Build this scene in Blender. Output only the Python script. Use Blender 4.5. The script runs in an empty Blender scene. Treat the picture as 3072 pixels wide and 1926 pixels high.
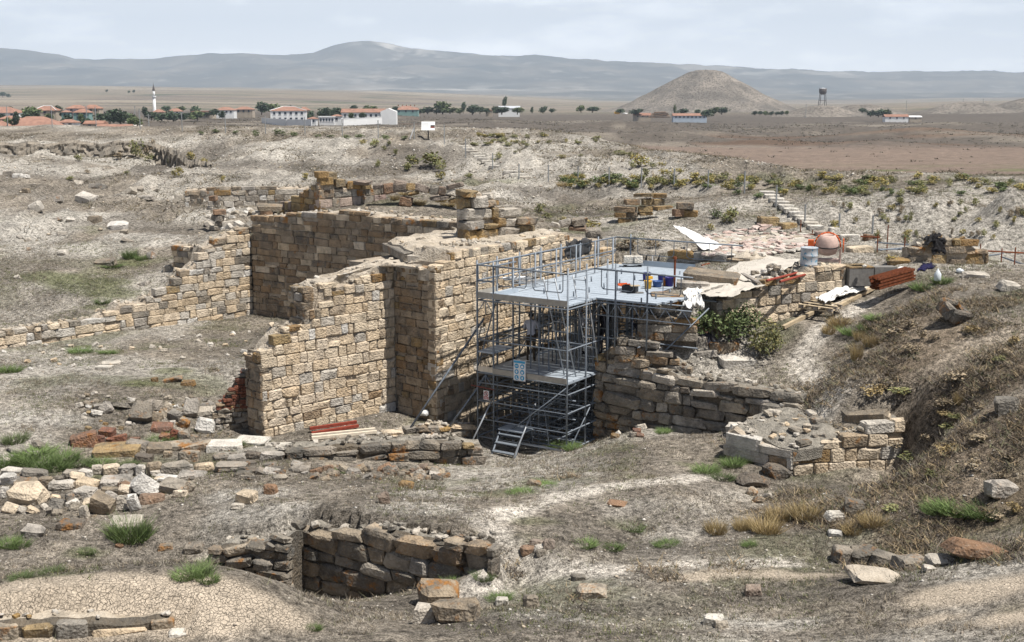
import bpy, bmesh, math, random
import numpy as np
from mathutils import Vector, Matrix, Euler

# ------------------------------------------------------------------ camera, sky, sun, exposure
SC = bpy.context.scene
EYE = 12.0
PITCH = math.atan(673 / 3672)
SP, CP = math.sin(PITCH), math.cos(PITCH)
cam_data = bpy.data.cameras.new("camera")
cam_data.sensor_width = 36.0
cam_data.lens = 3672 / 3072 * 36.0
cam_data.clip_start = 0.5
cam_data.clip_end = 60000
cam = bpy.data.objects.new("camera", cam_data)
SC.collection.objects.link(cam)
cam.location = (0, 0, EYE)
cam.rotation_euler = (math.pi / 2 - PITCH, 0, 0)
SC.camera = cam

SUN = Vector((0.43, -0.24, 1.0)).normalized()          # direction towards the sun
ELEV = math.asin(SUN.z)
world = bpy.data.worlds.new("World")
SC.world = world
world.use_nodes = True
nt = world.node_tree
for n in list(nt.nodes):
    nt.nodes.remove(n)
w_out = nt.nodes.new("ShaderNodeOutputWorld")
w_bg = nt.nodes.new("ShaderNodeBackground")
w_sky = nt.nodes.new("ShaderNodeTexSky")
w_sky.sky_type = 'NISHITA'
w_sky.sun_disc = False
w_sky.sun_elevation = ELEV
w_sky.sun_rotation = math.atan2(SUN.x, SUN.y)
w_sky.altitude = 700
w_sky.air_density = 0.6
w_sky.dust_density = 0.6
w_sky.ozone_density = 1.2
w_bg.inputs[1].default_value = 0.05
# thin fair-weather cumulus, a mix of two noises over the direction of view
w_tc = nt.nodes.new("ShaderNodeTexCoord")
w_map = nt.nodes.new("ShaderNodeMapping")
w_map.inputs['Scale'].default_value = (9.0, 9.0, 34.0)
w_map.inputs['Location'].default_value = (2.3, 0.7, 1.2)
w_n1 = nt.nodes.new("ShaderNodeTexNoise")
w_n1.inputs['Scale'].default_value = 1.0
w_n1.inputs['Detail'].default_value = 7.0
w_n1.inputs['Roughness'].default_value = 0.56
w_ramp = nt.nodes.new("ShaderNodeValToRGB")
w_ramp.color_ramp.elements[0].position = 0.50
w_ramp.color_ramp.elements[1].position = 0.70
w_mul = nt.nodes.new("ShaderNodeMath")
w_mul.operation = 'MULTIPLY'
w_mul.inputs[1].default_value = 0.24
w_mix = nt.nodes.new("ShaderNodeMixRGB")
w_mix.inputs[2].default_value = (36.0, 36.3, 37.2, 1)
nt.links.new(w_tc.outputs['Generated'], w_map.inputs[0])
nt.links.new(w_map.outputs[0], w_n1.inputs['Vector'])
nt.links.new(w_n1.outputs[0], w_ramp.inputs[0])
nt.links.new(w_ramp.outputs[0], w_mul.inputs[0])
# the veil thickens towards the horizon, as any thin cloud sheet does
w_sep = nt.nodes.new("ShaderNodeSeparateXYZ")
nt.links.new(w_tc.outputs['Generated'], w_sep.inputs[0])
w_veil = nt.nodes.new("ShaderNodeValToRGB")
w_veil.color_ramp.elements[0].position = 0.0
w_veil.color_ramp.elements[0].color = (0.82, 0.82, 0.82, 1)
w_veil.color_ramp.elements[1].position = 0.16
w_veil.color_ramp.elements[1].color = (0.03, 0.03, 0.03, 1)
nt.links.new(w_sep.outputs['Z'], w_veil.inputs[0])
w_add = nt.nodes.new("ShaderNodeMath")
w_add.operation = 'ADD'
w_add.use_clamp = True
nt.links.new(w_veil.outputs[0], w_add.inputs[0])
nt.links.new(w_mul.outputs[0], w_add.inputs[1])
nt.links.new(w_add.outputs[0], w_mix.inputs[0])
nt.links.new(w_sky.outputs[0], w_mix.inputs[1])
nt.links.new(w_mix.outputs[0], w_bg.inputs[0])
nt.links.new(w_bg.outputs[0], w_out.inputs[0])

sun_data = bpy.data.lights.new("sun", 'SUN')
sun_data.energy = 5.0
sun_data.angle = math.radians(0.55)
sun_data.color = (1.0, 0.955, 0.89)
sun = bpy.data.objects.new("sun", sun_data)
SC.collection.objects.link(sun)
sun.rotation_euler = SUN.to_track_quat('Z', 'Y').to_euler()

SC.view_settings.view_transform = 'Standard'
SC.view_settings.look = 'None'
SC.view_settings.exposure = 0.45
SC.view_settings.gamma = 1.0
SC.cycles.max_bounces = 4
SC.cycles.diffuse_bounces = 1
SC.cycles.glossy_bounces = 2
SC.cycles.transparent_max_bounces = 6
SC.cycles.volume_bounces = 0
SC.cycles.use_adaptive_sampling = True
SC.cycles.adaptive_threshold = 0.015
SC.cycles.use_denoising = True

# ------------------------------------------------------------------ helpers
RNG = random.Random(7)
COL = SC.collection


def ray(u, v):
    b = (963 - v) / 3672
    return Vector(((u - 1536) / 3672, CP + b * SP, -SP + b * CP))


def W(u, v, z):
    """world point at height z seen at pixel u, v of the photograph"""
    d = ray(u, v)
    t = (z - EYE) / d.z
    return Vector((d.x * t, d.y * t, z))


def WD(u, v, y):
    """world point at depth y seen at pixel u, v"""
    d = ray(u, v)
    t = y / d.y
    return Vector((d.x * t, y, EYE + d.z * t))


def vnoise(x, y, seed=0):
    xi = np.floor(x).astype(np.int64)
    yi = np.floor(y).astype(np.int64)
    fx = x - xi
    fy = y - yi
    fx = fx * fx * (3 - 2 * fx)
    fy = fy * fy * (3 - 2 * fy)

    def h(a, b):
        n = (a * 374761393 + b * 668265263 + seed * 1442695041) & 0x7fffffff
        n = ((n ^ (n >> 13)) * 1274126177) & 0x7fffffff
        n = (n ^ (n >> 16)) & 0xffffff
        return n / 0xffffff
    return (h(xi, yi) * (1 - fx) + h(xi + 1, yi) * fx) * (1 - fy) + (h(xi, yi + 1) * (1 - fx) + h(xi + 1, yi + 1) * fx) * fy


def fbm(x, y, scale, oct=4, seed=0, rough=0.5):
    x = np.asarray(x, float)
    y = np.asarray(y, float)
    a, t, s = 1.0, 0.0, 0.0
    f = 1.0 / scale
    for i in range(oct):
        t = t + a * vnoise(x * f + 13.7 * i, y * f - 7.1 * i, seed + i)
        s += a
        a *= rough
        f *= 2.03
    return t / s


def smooth(a, b, x):
    t = np.clip((x - a) / (b - a), 0, 1)
    return t * t * (3 - 2 * t)


def mesh_obj(name, verts, faces, mat=None, parent=None, smooth_shade=False):
    me = bpy.data.meshes.new(name)
    me.from_pydata([tuple(v) for v in verts], [], [tuple(f) for f in faces])
    if mat:
        me.materials.append(mat)
    if smooth_shade:
        me.polygons.foreach_set('use_smooth', [True] * len(me.polygons))
    me.update()
    o = bpy.data.objects.new(name, me)
    COL.objects.link(o)
    if parent:
        o.parent = parent
    return o


def big_mesh(name, verts, faces, mat=None, parent=None, smooth_shade=False, colors=None):
    """verts (n,3) array, faces (m,k) array"""
    me = bpy.data.meshes.new(name)
    n, (m, k) = len(verts), faces.shape
    me.vertices.add(n)
    me.vertices.foreach_set('co', np.asarray(verts, np.float32).ravel())
    me.loops.add(m * k)
    me.loops.foreach_set('vertex_index', faces.astype(np.int32).ravel())
    me.polygons.add(m)
    me.polygons.foreach_set('loop_start', np.arange(0, m * k, k, dtype=np.int32))
    if smooth_shade:
        me.polygons.foreach_set('use_smooth', np.ones(m, bool))
    me.update(calc_edges=True)
    if colors is not None:
        at = me.color_attributes.new('col', 'FLOAT_COLOR', 'POINT')
        at.data.foreach_set('color', np.asarray(colors, np.float32).ravel())
    if mat:
        me.materials.append(mat)
    o = bpy.data.objects.new(name, me)
    COL.objects.link(o)
    if parent:
        o.parent = parent
    return o


def tag(o, label=None, cat=None, group=None, kind=None):
    if label:
        o['label'] = label
    if cat:
        o['category'] = cat
    if group:
        o['group'] = group
    if kind:
        o['kind'] = kind
    return o


def thing(name, label, cat, loc=(0, 0, 0), rotz=0.0, group=None):
    o = bpy.data.objects.new(name, None)
    o.empty_display_size = 0.3
    COL.objects.link(o)
    o.location = loc
    o.rotation_euler = (0, 0, rotz)
    return tag(o, label, cat, group, 'thing')


class MB:
    """collects boxes, tubes and prisms into one mesh"""

    def __init__(self):
        self.v, self.f = [], []

    def add(self, vs, fs):
        k = len(self.v)
        self.v += [tuple(v) for v in vs]
        self.f += [tuple(i + k for i in f) for f in fs]
        return self

    def box(self, c, s, rz=0.0, R=None):
        hx, hy, hz = s[0] / 2, s[1] / 2, s[2] / 2
        M = R if R is not None else Matrix.Rotation(rz, 3, 'Z')
        c = Vector(c)
        vs = [c + M @ Vector((x * hx, y * hy, z * hz)) for z in (-1, 1) for x, y in ((-1, -1), (1, -1), (1, 1), (-1, 1))]
        return self.add(vs, [(3, 2, 1, 0), (4, 5, 6, 7), (0, 1, 5, 4), (1, 2, 6, 5), (2, 3, 7, 6), (3, 0, 4, 7)])

    def tube(self, a, b, r, n=6, r2=None, caps=True):
        a, b = Vector(a), Vector(b)
        d = (b - a)
        if d.length < 1e-6:
            return self
        q = d.to_track_quat('Z', 'Y').to_matrix()
        r2 = r if r2 is None else r2
        vs = []
        for p, rr in ((a, r), (b, r2)):
            for i in range(n):
                t = 2 * math.pi * i / n
                vs.append(p + q @ Vector((math.cos(t) * rr, math.sin(t) * rr, 0)))
        fs = [(i, (i + 1) % n, n + (i + 1) % n, n + i) for i in range(n)]
        if caps:
            fs += [tuple(range(n - 1, -1, -1)), tuple(range(n, 2 * n))]
        return self.add(vs, fs)

    def path(self, pts, r, n=6):
        for a, b in zip(pts[:-1], pts[1:]):
            self.tube(a, b, r, n)
        return self

    def lathe(self, c, prof, n=16, R=None):
        c = Vector(c)
        M = R if R is not None else Matrix.Identity(3)
        vs, fs = [], []
        for r, z in prof:
            for i in range(n):
                t = 2 * math.pi * i / n
                vs.append(c + M @ Vector((r * math.cos(t), r * math.sin(t), z)))
        for k in range(len(prof) - 1):
            for i in range(n):
                j = (i + 1) % n
                fs.append((k * n + i, k * n + j, (k + 1) * n + j, (k + 1) * n + i))
        fs.append(tuple(range(n - 1, -1, -1)))
        fs.append(tuple((len(prof) - 1) * n + i for i in range(n)))
        return self.add(vs, fs)

    def prism(self, poly, z0, z1):
        """plan polygon (counter-clockwise) between two heights; z1 may be a list"""
        n = len(poly)
        zt = z1 if isinstance(z1, (list, tuple)) else [z1] * n
        zb = z0 if isinstance(z0, (list, tuple)) else [z0] * n
        vs = [(p[0], p[1], zb[i]) for i, p in enumerate(poly)] + [(p[0], p[1], zt[i]) for i, p in enumerate(poly)]
        fs = [tuple(range(n - 1, -1, -1)), tuple(range(n, 2 * n))] + [(i, (i + 1) % n, n + (i + 1) % n, n + i) for i in range(n)]
        return self.add(vs, fs)

    def build(self, name, mat=None, parent=None, smooth_shade=False):
        return mesh_obj(name, self.v, self.f, mat, parent, smooth_shade)


# ------------------------------------------------------------------ materials
def new_mat(name):
    m = bpy.data.materials.new(name)
    m.use_nodes = True
    t = m.node_tree
    b = t.nodes['Principled BSDF']
    b.inputs['Specular IOR Level'].default_value = 0.2
    return m, t, b


def node(t, kind, **kw):
    n = t.nodes.new(kind)
    for k, v in kw.items():
        if k in n.inputs:
            n.inputs[k].default_value = v
        else:
            setattr(n, k, v)
    return n


def ramp(t, fac, stops):
    r = t.nodes.new('ShaderNodeValToRGB')
    while len(r.color_ramp.elements) < len(stops):
        r.color_ramp.elements.new(0.5)
    for e, (p, c) in zip(r.color_ramp.elements, stops):
        e.position = p
        e.color = (c[0], c[1], c[2], 1) if hasattr(c, '__len__') else (c, c, c, 1)
    t.links.new(fac, r.inputs[0])
    return r.outputs[0]


def mixc(t, fac, a, b, mode='MIX'):
    n = t.nodes.new('ShaderNodeMixRGB')
    n.blend_type = mode
    for k, x in enumerate((fac, a, b)):
        if hasattr(x, 'links'):
            t.links.new(x, n.inputs[k])
        elif isinstance(x, (int, float)):
            n.inputs[k].default_value = x if k == 0 else (x, x, x, 1)
        else:
            n.inputs[k].default_value = (x[0], x[1], x[2], 1)
    return n.outputs[0]


def noise(t, vec, scale, detail=4, rough=0.55):
    n = t.nodes.new('ShaderNodeTexNoise')
    n.inputs['Scale'].default_value = scale
    n.inputs['Detail'].default_value = detail
    n.inputs['Roughness'].default_value = rough
    if vec is not None:
        t.links.new(vec, n.inputs['Vector'])
    return n.outputs[0]


def bump(t, b, height, strength, dist):
    n = t.nodes.new('ShaderNodeBump')
    n.inputs['Strength'].default_value = strength
    n.inputs['Distance'].default_value = dist
    t.links.new(height, n.inputs['Height'])
    t.links.new(n.outputs[0], b.inputs['Normal'])


def position(t):
    return t.nodes.new('ShaderNodeNewGeometry').outputs['Position']


def m_plain(name, col, rough=0.7, metal=0.0, vary=0.12, scale=9.0, bumpy=0.0):
    m, t, b = new_mat(name)
    p = position(t)
    n = noise(t, p, scale, 5)
    lo = [c * (1 - vary) for c in col]
    hi = [min(1, c * (1 + vary)) for c in col]
    t.links.new(ramp(t, n, [(0.3, lo), (0.7, hi)]), b.inputs['Base Color'])
    b.inputs['Roughness'].default_value = rough
    b.inputs['Metallic'].default_value = metal
    if bumpy:
        bump(t, b, n, bumpy, 0.02)
    return m


def m_stone(name, cols, patina=(0.10, 0.095, 0.085), pat_amt=0.35, lichen=0.0, lich_col=(0.30, 0.13, 0.025), pale=0.3, scale=1.0):
    """rough building stone: a colour of its own for each block, blotches, pits, patina and orange lichen"""
    m, t, b = new_mat(name)
    p = position(t)
    oi = t.nodes.new('ShaderNodeObjectInfo').outputs['Random']
    cols = list(cols) * 2 if len(cols) == 1 else cols
    k = len(cols)
    base = ramp(t, oi, [((i + 0.5) / k, c) for i, c in enumerate(cols)])
    n1 = noise(t, p, 3.2 * scale, 6, 0.62)
    base = mixc(t, 1.0, base, ramp(t, n1, [(0.30, 0.58), (0.5, 0.98), (0.70, 1.2)]), 'MULTIPLY')
    n2 = noise(t, p, 13.0 * scale, 5, 0.6)
    base = mixc(t, ramp(t, n2, [(0.56, 0.0), (0.72, pale)]), base, (0.56, 0.51, 0.43))
    if pat_amt:
        n3 = noise(t, p, 1.5 * scale, 7, 0.68)
        base = mixc(t, ramp(t, n3, [(0.50 - 0.12 * pat_amt, 0.0), (0.66, min(1, pat_amt * 1.6))]), base, patina)
    if lichen:
        n4 = noise(t, p, 2.4 * scale, 8, 0.66)
        base = mixc(t, ramp(t, n4, [(0.60 - 0.16 * lichen, 0.0), (0.68 - 0.1 * lichen, min(1, 0.5 + lichen))]), base, lich_col)
    t.links.new(base, b.inputs['Base Color'])
    b.inputs['Roughness'].default_value = 0.92
    v = t.nodes.new('ShaderNodeTexVoronoi')
    v.inputs['Scale'].default_value = 16 * scale
    t.links.new(p, v.inputs['Vector'])
    h = mixc(t, 0.5, n2, v.outputs['Distance'], 'ADD')
    h = mixc(t, 0.6, h, n1, 'ADD')
    bump(t, b, h, 0.9, 0.06)
    return m


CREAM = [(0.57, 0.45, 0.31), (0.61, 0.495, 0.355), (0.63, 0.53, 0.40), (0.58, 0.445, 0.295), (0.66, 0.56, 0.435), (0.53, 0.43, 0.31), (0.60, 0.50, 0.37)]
TAN_SHADED = [(0.33, 0.23, 0.14), (0.36, 0.27, 0.18), (0.28, 0.19, 0.11), (0.38, 0.30, 0.21), (0.30, 0.23, 0.16), (0.40, 0.32, 0.23)]  # patina brown, darkened further to deepen the shade on faces turned from the sun
GREY = [(0.33, 0.29, 0.24), (0.27, 0.24, 0.20), (0.40, 0.35, 0.28), (0.30, 0.24, 0.17), (0.22, 0.20, 0.17), (0.42, 0.38, 0.33)]
M = {}
M['cream'] = m_stone('cream_ashlar', CREAM, pat_amt=0.12, pale=0.45)
M['tan'] = m_stone('tan_shaded_ashlar', TAN_SHADED, pat_amt=0.30, pale=0.15)
M['tan_patina'] = m_stone('tan_weathered_ashlar', TAN_SHADED, pat_amt=0.75, lichen=0.15)
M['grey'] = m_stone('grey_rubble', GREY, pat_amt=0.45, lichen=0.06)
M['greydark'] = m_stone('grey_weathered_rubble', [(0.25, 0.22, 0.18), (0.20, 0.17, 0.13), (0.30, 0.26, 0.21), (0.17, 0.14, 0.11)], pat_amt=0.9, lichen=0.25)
M['pale'] = m_stone('pale_limestone', [(0.50, 0.45, 0.38), (0.56, 0.52, 0.46), (0.44, 0.39, 0.32), (0.60, 0.57, 0.52)], pat_amt=0.2)
M['white_stone'] = m_stone('white_marble', [(0.64, 0.60, 0.53), (0.58, 0.54, 0.47)], pat_amt=0.3, patina=(0.30, 0.27, 0.23))
M['ochre'] = m_stone('ochre_stone', [(0.32, 0.21, 0.09), (0.26, 0.16, 0.07), (0.37, 0.27, 0.14), (0.30, 0.22, 0.12)], pat_amt=0.45, lichen=0.22, lich_col=(0.26, 0.13, 0.035))
M['pink'] = m_stone('pink_andesite', [(0.36, 0.25, 0.21), (0.40, 0.29, 0.25), (0.34, 0.30, 0.27), (0.42, 0.33, 0.27)], pat_amt=0.15)
M['brown'] = m_stone('brown_stone', [(0.25, 0.15, 0.09), (0.30, 0.19, 0.12), (0.22, 0.16, 0.12), (0.27, 0.22, 0.18)], pat_amt=0.4)
M['lichen'] = m_stone('lichen_stone', [(0.36, 0.29, 0.21), (0.30, 0.24, 0.17), (0.42, 0.36, 0.28)], pat_amt=0.5, lichen=0.55, lich_col=(0.30, 0.14, 0.04))
M['redstone'] = m_stone('red_burnt_stone', [(0.25, 0.10, 0.06), (0.23, 0.12, 0.08), (0.28, 0.15, 0.09)], pat_amt=0.5, lichen=0.3, lich_col=(0.28, 0.12, 0.04))
M['brick'] = m_stone('red_brick', [(0.17, 0.065, 0.04), (0.21, 0.08, 0.05), (0.14, 0.055, 0.035)], pat_amt=0.3, pale=0.1)
M['core'] = m_stone('earth_core', [(0.42, 0.35, 0.27)], pat_amt=0.2, pale=0.4)
M['coredark'] = m_stone('dark_core', [(0.14, 0.115, 0.085)], pat_amt=0.5, pale=0.1)
M['mudcap'] = m_stone('mud_capping', [(0.47, 0.41, 0.33)], pat_amt=0.3, pale=0.6, patina=(0.24, 0.19, 0.13))
M['gravelcap'] = m_stone('gravel_capping', [(0.34, 0.31, 0.26)], pat_amt=0.35, pale=0.35, scale=2.0)
M['pinkflat'] = m_stone('pink_flat_stone', [(0.52, 0.40, 0.35), (0.60, 0.50, 0.45), (0.48, 0.35, 0.30)], pat_amt=0.05, pale=0.6)
M['concrete_stone'] = m_stone('plaster', [(0.36, 0.34, 0.31), (0.32, 0.30, 0.27)], pat_amt=0.5)
M['navycloth'] = m_plain('navy_cloth', (0.015, 0.014, 0.05), 0.95, 0, 0.2, 10)
# ------------------------------------------------------------------ terrain heights
# heights read off the photograph: pixel u, v and height z above the floor of the site
LOWP = [
    (0, 1850, 3.45), (150, 1765, 3.6), (0, 1775, 3.6), (300, 1745, 3.7), (600, 1737, 3.6), (800, 1772, 3.3), (950, 1800, 2.9), (1050, 1835, 2.6),
    (450, 1830, 3.35), (700, 1850, 3.2), (900, 1900, 2.9), (620, 1926, 3.0), (1250, 1926, 2.7), (1250, 1850, 2.0), (1150, 1830, 1.9),
    (1500, 1700, 1.9), (1350, 1795, 1.75), (1500, 1740, 1.8), (590, 1690, 1.45),
    (0, 1700, 1.75), (250, 1710, 1.7), (300, 1600, 1.75), (0, 1600, 1.75), (500, 1560, 1.9), (560, 1640, 1.6),
    (0, 1430, 1.7), (200, 1400, 1.7), (0, 1330, 1.95), (220, 1290, 1.95), (500, 1330, 1.6), (650, 1310, 1.55), (350, 1220, 2.15),
    (0, 1150, 2.2), (300, 1120, 2.2), (560, 1100, 2.25), (700, 1180, 1.9), (600, 1010, 2.15), (900, 940, 2.0), (760, 960, 2.05), (0, 1070, 2.2), (250, 1030, 2.2), (-200, 1150, 2.2),
    (740, 1310, 1.5), (900, 1320, 1.45), (1180, 1255, 1.5), (1290, 1275, 1.4), (1420, 1310, 1.1), (1250, 1310, 1.3),
    (700, 1420, 2.0), (900, 1400, 1.7), (1150, 1395, 1.35), (1430, 1400, 1.05), (750, 1500, 2.15), (1000, 1470, 2.2), (1300, 1450, 1.75),
    (1480, 1345, 0.85), (1600, 1325, 0.8), (1760, 1325, 0.95), (1500, 1250, 0.75), (1650, 1200, 0.75), (1850, 1310, 1.5), (1550, 1400, 1.3), (1750, 1380, 1.75),
    (1900, 1290, 1.9), (2150, 1290, 2.05), (2000, 1350, 2.15), (2160, 1380, 2.05), (1700, 1480, 2.2), (1450, 1530, 2.45), (2000, 1480, 2.4), (2150, 1450, 2.2),
    (900, 1562, 2.42), (980, 1585, 2.36), (1060, 1592, 2.40), (1200, 1596, 2.55), (1450, 1616, 2.72), (1100, 1520, 2.6), (860, 1555, 2.3), (760, 1590, 2.0), (640, 1620, 1.75),
    (1650, 1620, 2.3), (1900, 1600, 2.0), (2100, 1620, 2.0), (1900, 1680, 1.95), (1650, 1690, 2.05), (2100, 1690, 2.25), (2350, 1700, 2.4),
    (1700, 1760, 2.1), (1500, 1830, 2.3), (1800, 1880, 2.5), (1900, 1926, 2.6), (2300, 1800, 2.4), (2500, 1926, 2.75), (2700, 1750, 2.85), (2850, 1700, 3.0), (3072, 1690, 3.25),
    (3072, 1800, 3.35), (3072, 1926, 3.4), (2800, 1850, 3.0), (2550, 1690, 2.3), (2700, 1680, 2.45),
    (2260, 1530, 2.1), (2390, 1450, 1.82), (2480, 1435, 1.9), (2600, 1405, 2.05), (2700, 1380, 2.25), (2400, 1500, 2.0), (2550, 1470, 2.15), (2800, 1350, 2.85),
]
SHARED = [
    (2760, 1230, 3.7), (2600, 1560, 2.6), (2850, 1560, 2.9), (3072, 1560, 3.2), (2800, 1400, 3.3), (3072, 1400, 3.9), (2900, 1250, 4.1), (3072, 1200, 4.7),
    (2850, 1100, 4.75), (3072, 1050, 5.3), (2700, 1130, 4.3), (2600, 1180, 3.9), (3250, 1300, 4.8), (3300, 1600, 3.8), (3250, 1000, 5.9),
]
TERRP = [
    (2470, 1190, 3.55), (2350, 1130, 3.6), (2200, 1120, 3.6), (2050, 1108, 3.6), (1950, 1062, 4.0), (2150, 1060, 4.0), (2350, 1030, 4.2), (2500, 1060, 4.25), (2420, 1100, 3.85), (1870, 1020, 4.4), (1920, 1030, 4.4),
    (2000, 1015, 4.45), (2090, 1016, 4.45), (2160, 985, 4.7), (2250, 990, 4.6), (2450, 945, 4.95), (2350, 960, 4.8), (2400, 990, 4.6), (2520, 892, 5.35),
]
SHARED_R = [(2600, 1050, 4.6), (2600, 920, 5.2), (2700, 870, 5.7), (2620, 880, 5.4), (2750, 970, 5.3), (2850, 900, 5.85), (3000, 880, 6.05), (3072, 900, 6.05), (3000, 960, 5.7)]
HIGHP = [
    
    (2050, 925, 5.6), (1960, 930, 5.5), (2150, 850, 6.05), (2300, 835, 6.05), (2000, 840, 5.9), (2200, 780, 6.2), (2350, 780, 6.25), (2100, 800, 6.1), (2400, 720, 6.35), (2600, 790, 6.2), (2680, 810, 6.15), (2850, 820, 6.15), (2550, 840, 6.1), (3072, 800, 6.25),
    (2650, 740, 6.2), (2800, 740, 6.1), (3072, 760, 6.1), (2550, 720, 6.25), (2700, 660, 6.9), (2900, 650, 7.1), (3072, 660, 7.0), (2600, 620, 7.3), (2800, 590, 7.85), (3072, 580, 8.1), (2450, 600, 7.5),
    (2450, 560, 7.6), (2800, 555, 7.9), (3072, 550, 8.1), (2270, 585, 7.5), (2330, 625, 7.05), (2400, 665, 6.65), (2200, 570, 7.4), (2220, 650, 6.75), (2150, 690, 6.3),
    (2000, 700, 6.15), (1950, 660, 6.5), (1850, 665, 6.4), (2050, 640, 6.75), (1920, 600, 6.85), (2080, 590, 7.1), (1700, 720, 5.9), (1850, 740, 5.85), (1980, 750, 5.9),
    (1600, 700, 6.2), (1650, 660, 6.2), (1720, 620, 6.15), (1800, 640, 6.25), (1760, 580, 6.5), (1600, 610, 6.5), (1550, 570, 6.75), (1650, 550, 6.9), (1850, 555, 7.0),
    (1700, 530, 7.1), (1500, 540, 6.85), (2050, 560, 7.2), (2060, 535, 7.5), (1500, 640, 6.6),
    (1400, 545, 6.75), (1200, 550, 6.75), (1000, 555, 6.7), (1300, 640, 6.75), (1150, 640, 6.75), (900, 650, 6.75), (1000, 600, 6.9), (1250, 590, 7.2), (800, 640, 6.2), (850, 600, 6.3),
    (0, 555, 6.4), (300, 545, 6.45), (600, 550, 6.5), (800, 550, 6.55), (300, 580, 6.1), (0, 620, 5.7), (200, 660, 5.35), (400, 620, 5.7), (600, 630, 5.6), (760, 620, 5.7), (560, 605, 5.8), (930, 605, 5.8),
    (0, 720, 4.8), (250, 730, 4.75), (450, 690, 5.1), (620, 690, 5.1), (720, 670, 5.3), (500, 750, 4.6), (300, 800, 4.1), (0, 800, 4.15), (100, 860, 3.65), (350, 860, 3.6), (470, 790, 4.15), (0, 930, 3.0), (200, 960, 2.8), (450, 900, 3.2), (-100, 1000, 2.6), (350, 960, 2.85), (-300, 1000, 2.9),
    (0, 525, 6.75), (350, 520, 6.8), (700, 525, 6.8), (1000, 535, 6.8), (1250, 530, 6.8), (-200, 540, 6.6),
    (0, 465, 7.7), (250, 470, 7.6), (500, 500, 7.1), (700, 460, 7.7), (900, 470, 7.6), (1100, 480, 7.4), (1250, 490, 7.3), (1400, 490, 7.4), (560, 470, 7.5),
    (0, 388, 9.0), (250, 390, 9.0), (500, 397, 8.95), (640, 408, 8.8), (800, 404, 8.85), (1000, 412, 8.75), (1200, 420, 8.6), (1300, 426, 8.55), (1350, 432, 8.5),
    (1420, 425, 8.6), (1600, 428, 8.5), (1750, 450, 8.2), (1450, 450, 8.15), (1600, 470, 7.95), (1800, 480, 7.9), (1500, 520, 7.15), (1900, 500, 7.8), (1950, 520, 7.6),
    (1550, 495, 7.5), (1700, 500, 7.4),
]


def rbf(points, eps=0.6):
    P = np.array([[*W(u, v, z)] for u, v, z in points])
    return P


class RBF:
    def __init__(self, P, smooth_=0.02):
        self.P = P
        d = np.hypot(P[:, None, 0] - P[None, :, 0], P[:, None, 1] - P[None, :, 1])
        n = len(P)
        A = np.zeros((n + 3, n + 3))
        A[:n, :n] = -np.sqrt(d * d + 0.25) - smooth_ * 0 + np.eye(n) * smooth_
        A[:n, n] = 1
        A[:n, n + 1:] = P[:, :2]
        A[n, :n] = 1
        A[n + 1:, :n] = P[:, :2].T
        b = np.zeros(n + 3)
        b[:n] = P[:, 2]
        self.w = np.linalg.solve(A, b)

    def __call__(self, x, y):
        out = np.zeros(x.shape)
        n = len(self.P)
        for i in range(n):
            out -= self.w[i] * np.sqrt((x - self.P[i, 0]) ** 2 + (y - self.P[i, 1]) ** 2 + 0.25)
        return out + self.w[n] + self.w[n + 1] * x + self.w[n + 2] * y


BEHIND = [(0, 3, 9.2), (0, 9, 6.0), (0, 14, 3.9), (-9, 10, 5.2), (9, 10, 5.2), (-12, 3, 8.0), (12, 3, 8.0), (-15, 15, 3.2), (15, 15, 3.6), (-25, 20, 2.2), (28, 22, 4.2),
          (-30, 32, 2.2), (32, 34, 5.6), (-34, 10, 3), (34, 10, 5), (0, -20, 9), (-40, -20, 6), (40, -20, 7)]
EDGE_H = [(-36, 44, 4.0), (-36, 60, 5.6), (-45, 80, 6.8), (-60, 110, 9.2), (36, 44, 6.4), (34, 56, 8.4), (45, 62, 8.4)]
lowP = np.array([list(W(*p)) for p in LOWP + SHARED] + [list(p) for p in BEHIND])
highP = np.array([list(W(*p)) for p in HIGHP + SHARED + SHARED_R] + [list(p) for p in EDGE_H])
R_LOW, R_HIGH = RBF(lowP), RBF(highP)
R_TERR = RBF(np.array([list(W(*p)) for p in TERRP + SHARED + SHARED_R]))
TERRPOLY = [(2.5, 38.4), (3.9, 38.3), (5.75, 38.0), (6.35, 38.7), (11.2, 41.3), (13, 41.6), (17, 40), (17, 28), (8.5, 30), (2.5, 36.0)]

# the walls of the gate in plan
A0, A1 = Vector((-8.4, 37.1)), Vector((-3.95, 40.55))
B1 = Vector((-2.5, 39.3))
DC = Vector((math.cos(math.radians(55)), math.sin(math.radians(55))))
C1 = B1 + DC * 11.6
D0, D1 = Vector((-12.0, 56.0)), Vector((-1.5, 48.8))
E0 = Vector((-21.6, 46.2))
LOWPOLY = [(-60, 8), (-60, 20), (-32.3, 36.5), (E0.x - 0.35, E0.y + 0.35), (D0.x - 0.1, D0.y + 0.55), (D1.x + 0.3, D1.y + 0.6), (C1.x - 0.3, C1.y + 0.3), (7.0, 47.2), (6.2, 40.6), (4.9, 39.2), (4.2, 38.2), (4.25, 37.45),
           (8.55, 34.45), (10.2, 34.0), (11.7, 32.6), (60, 12), (60, -300), (-60, -300)]
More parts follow.
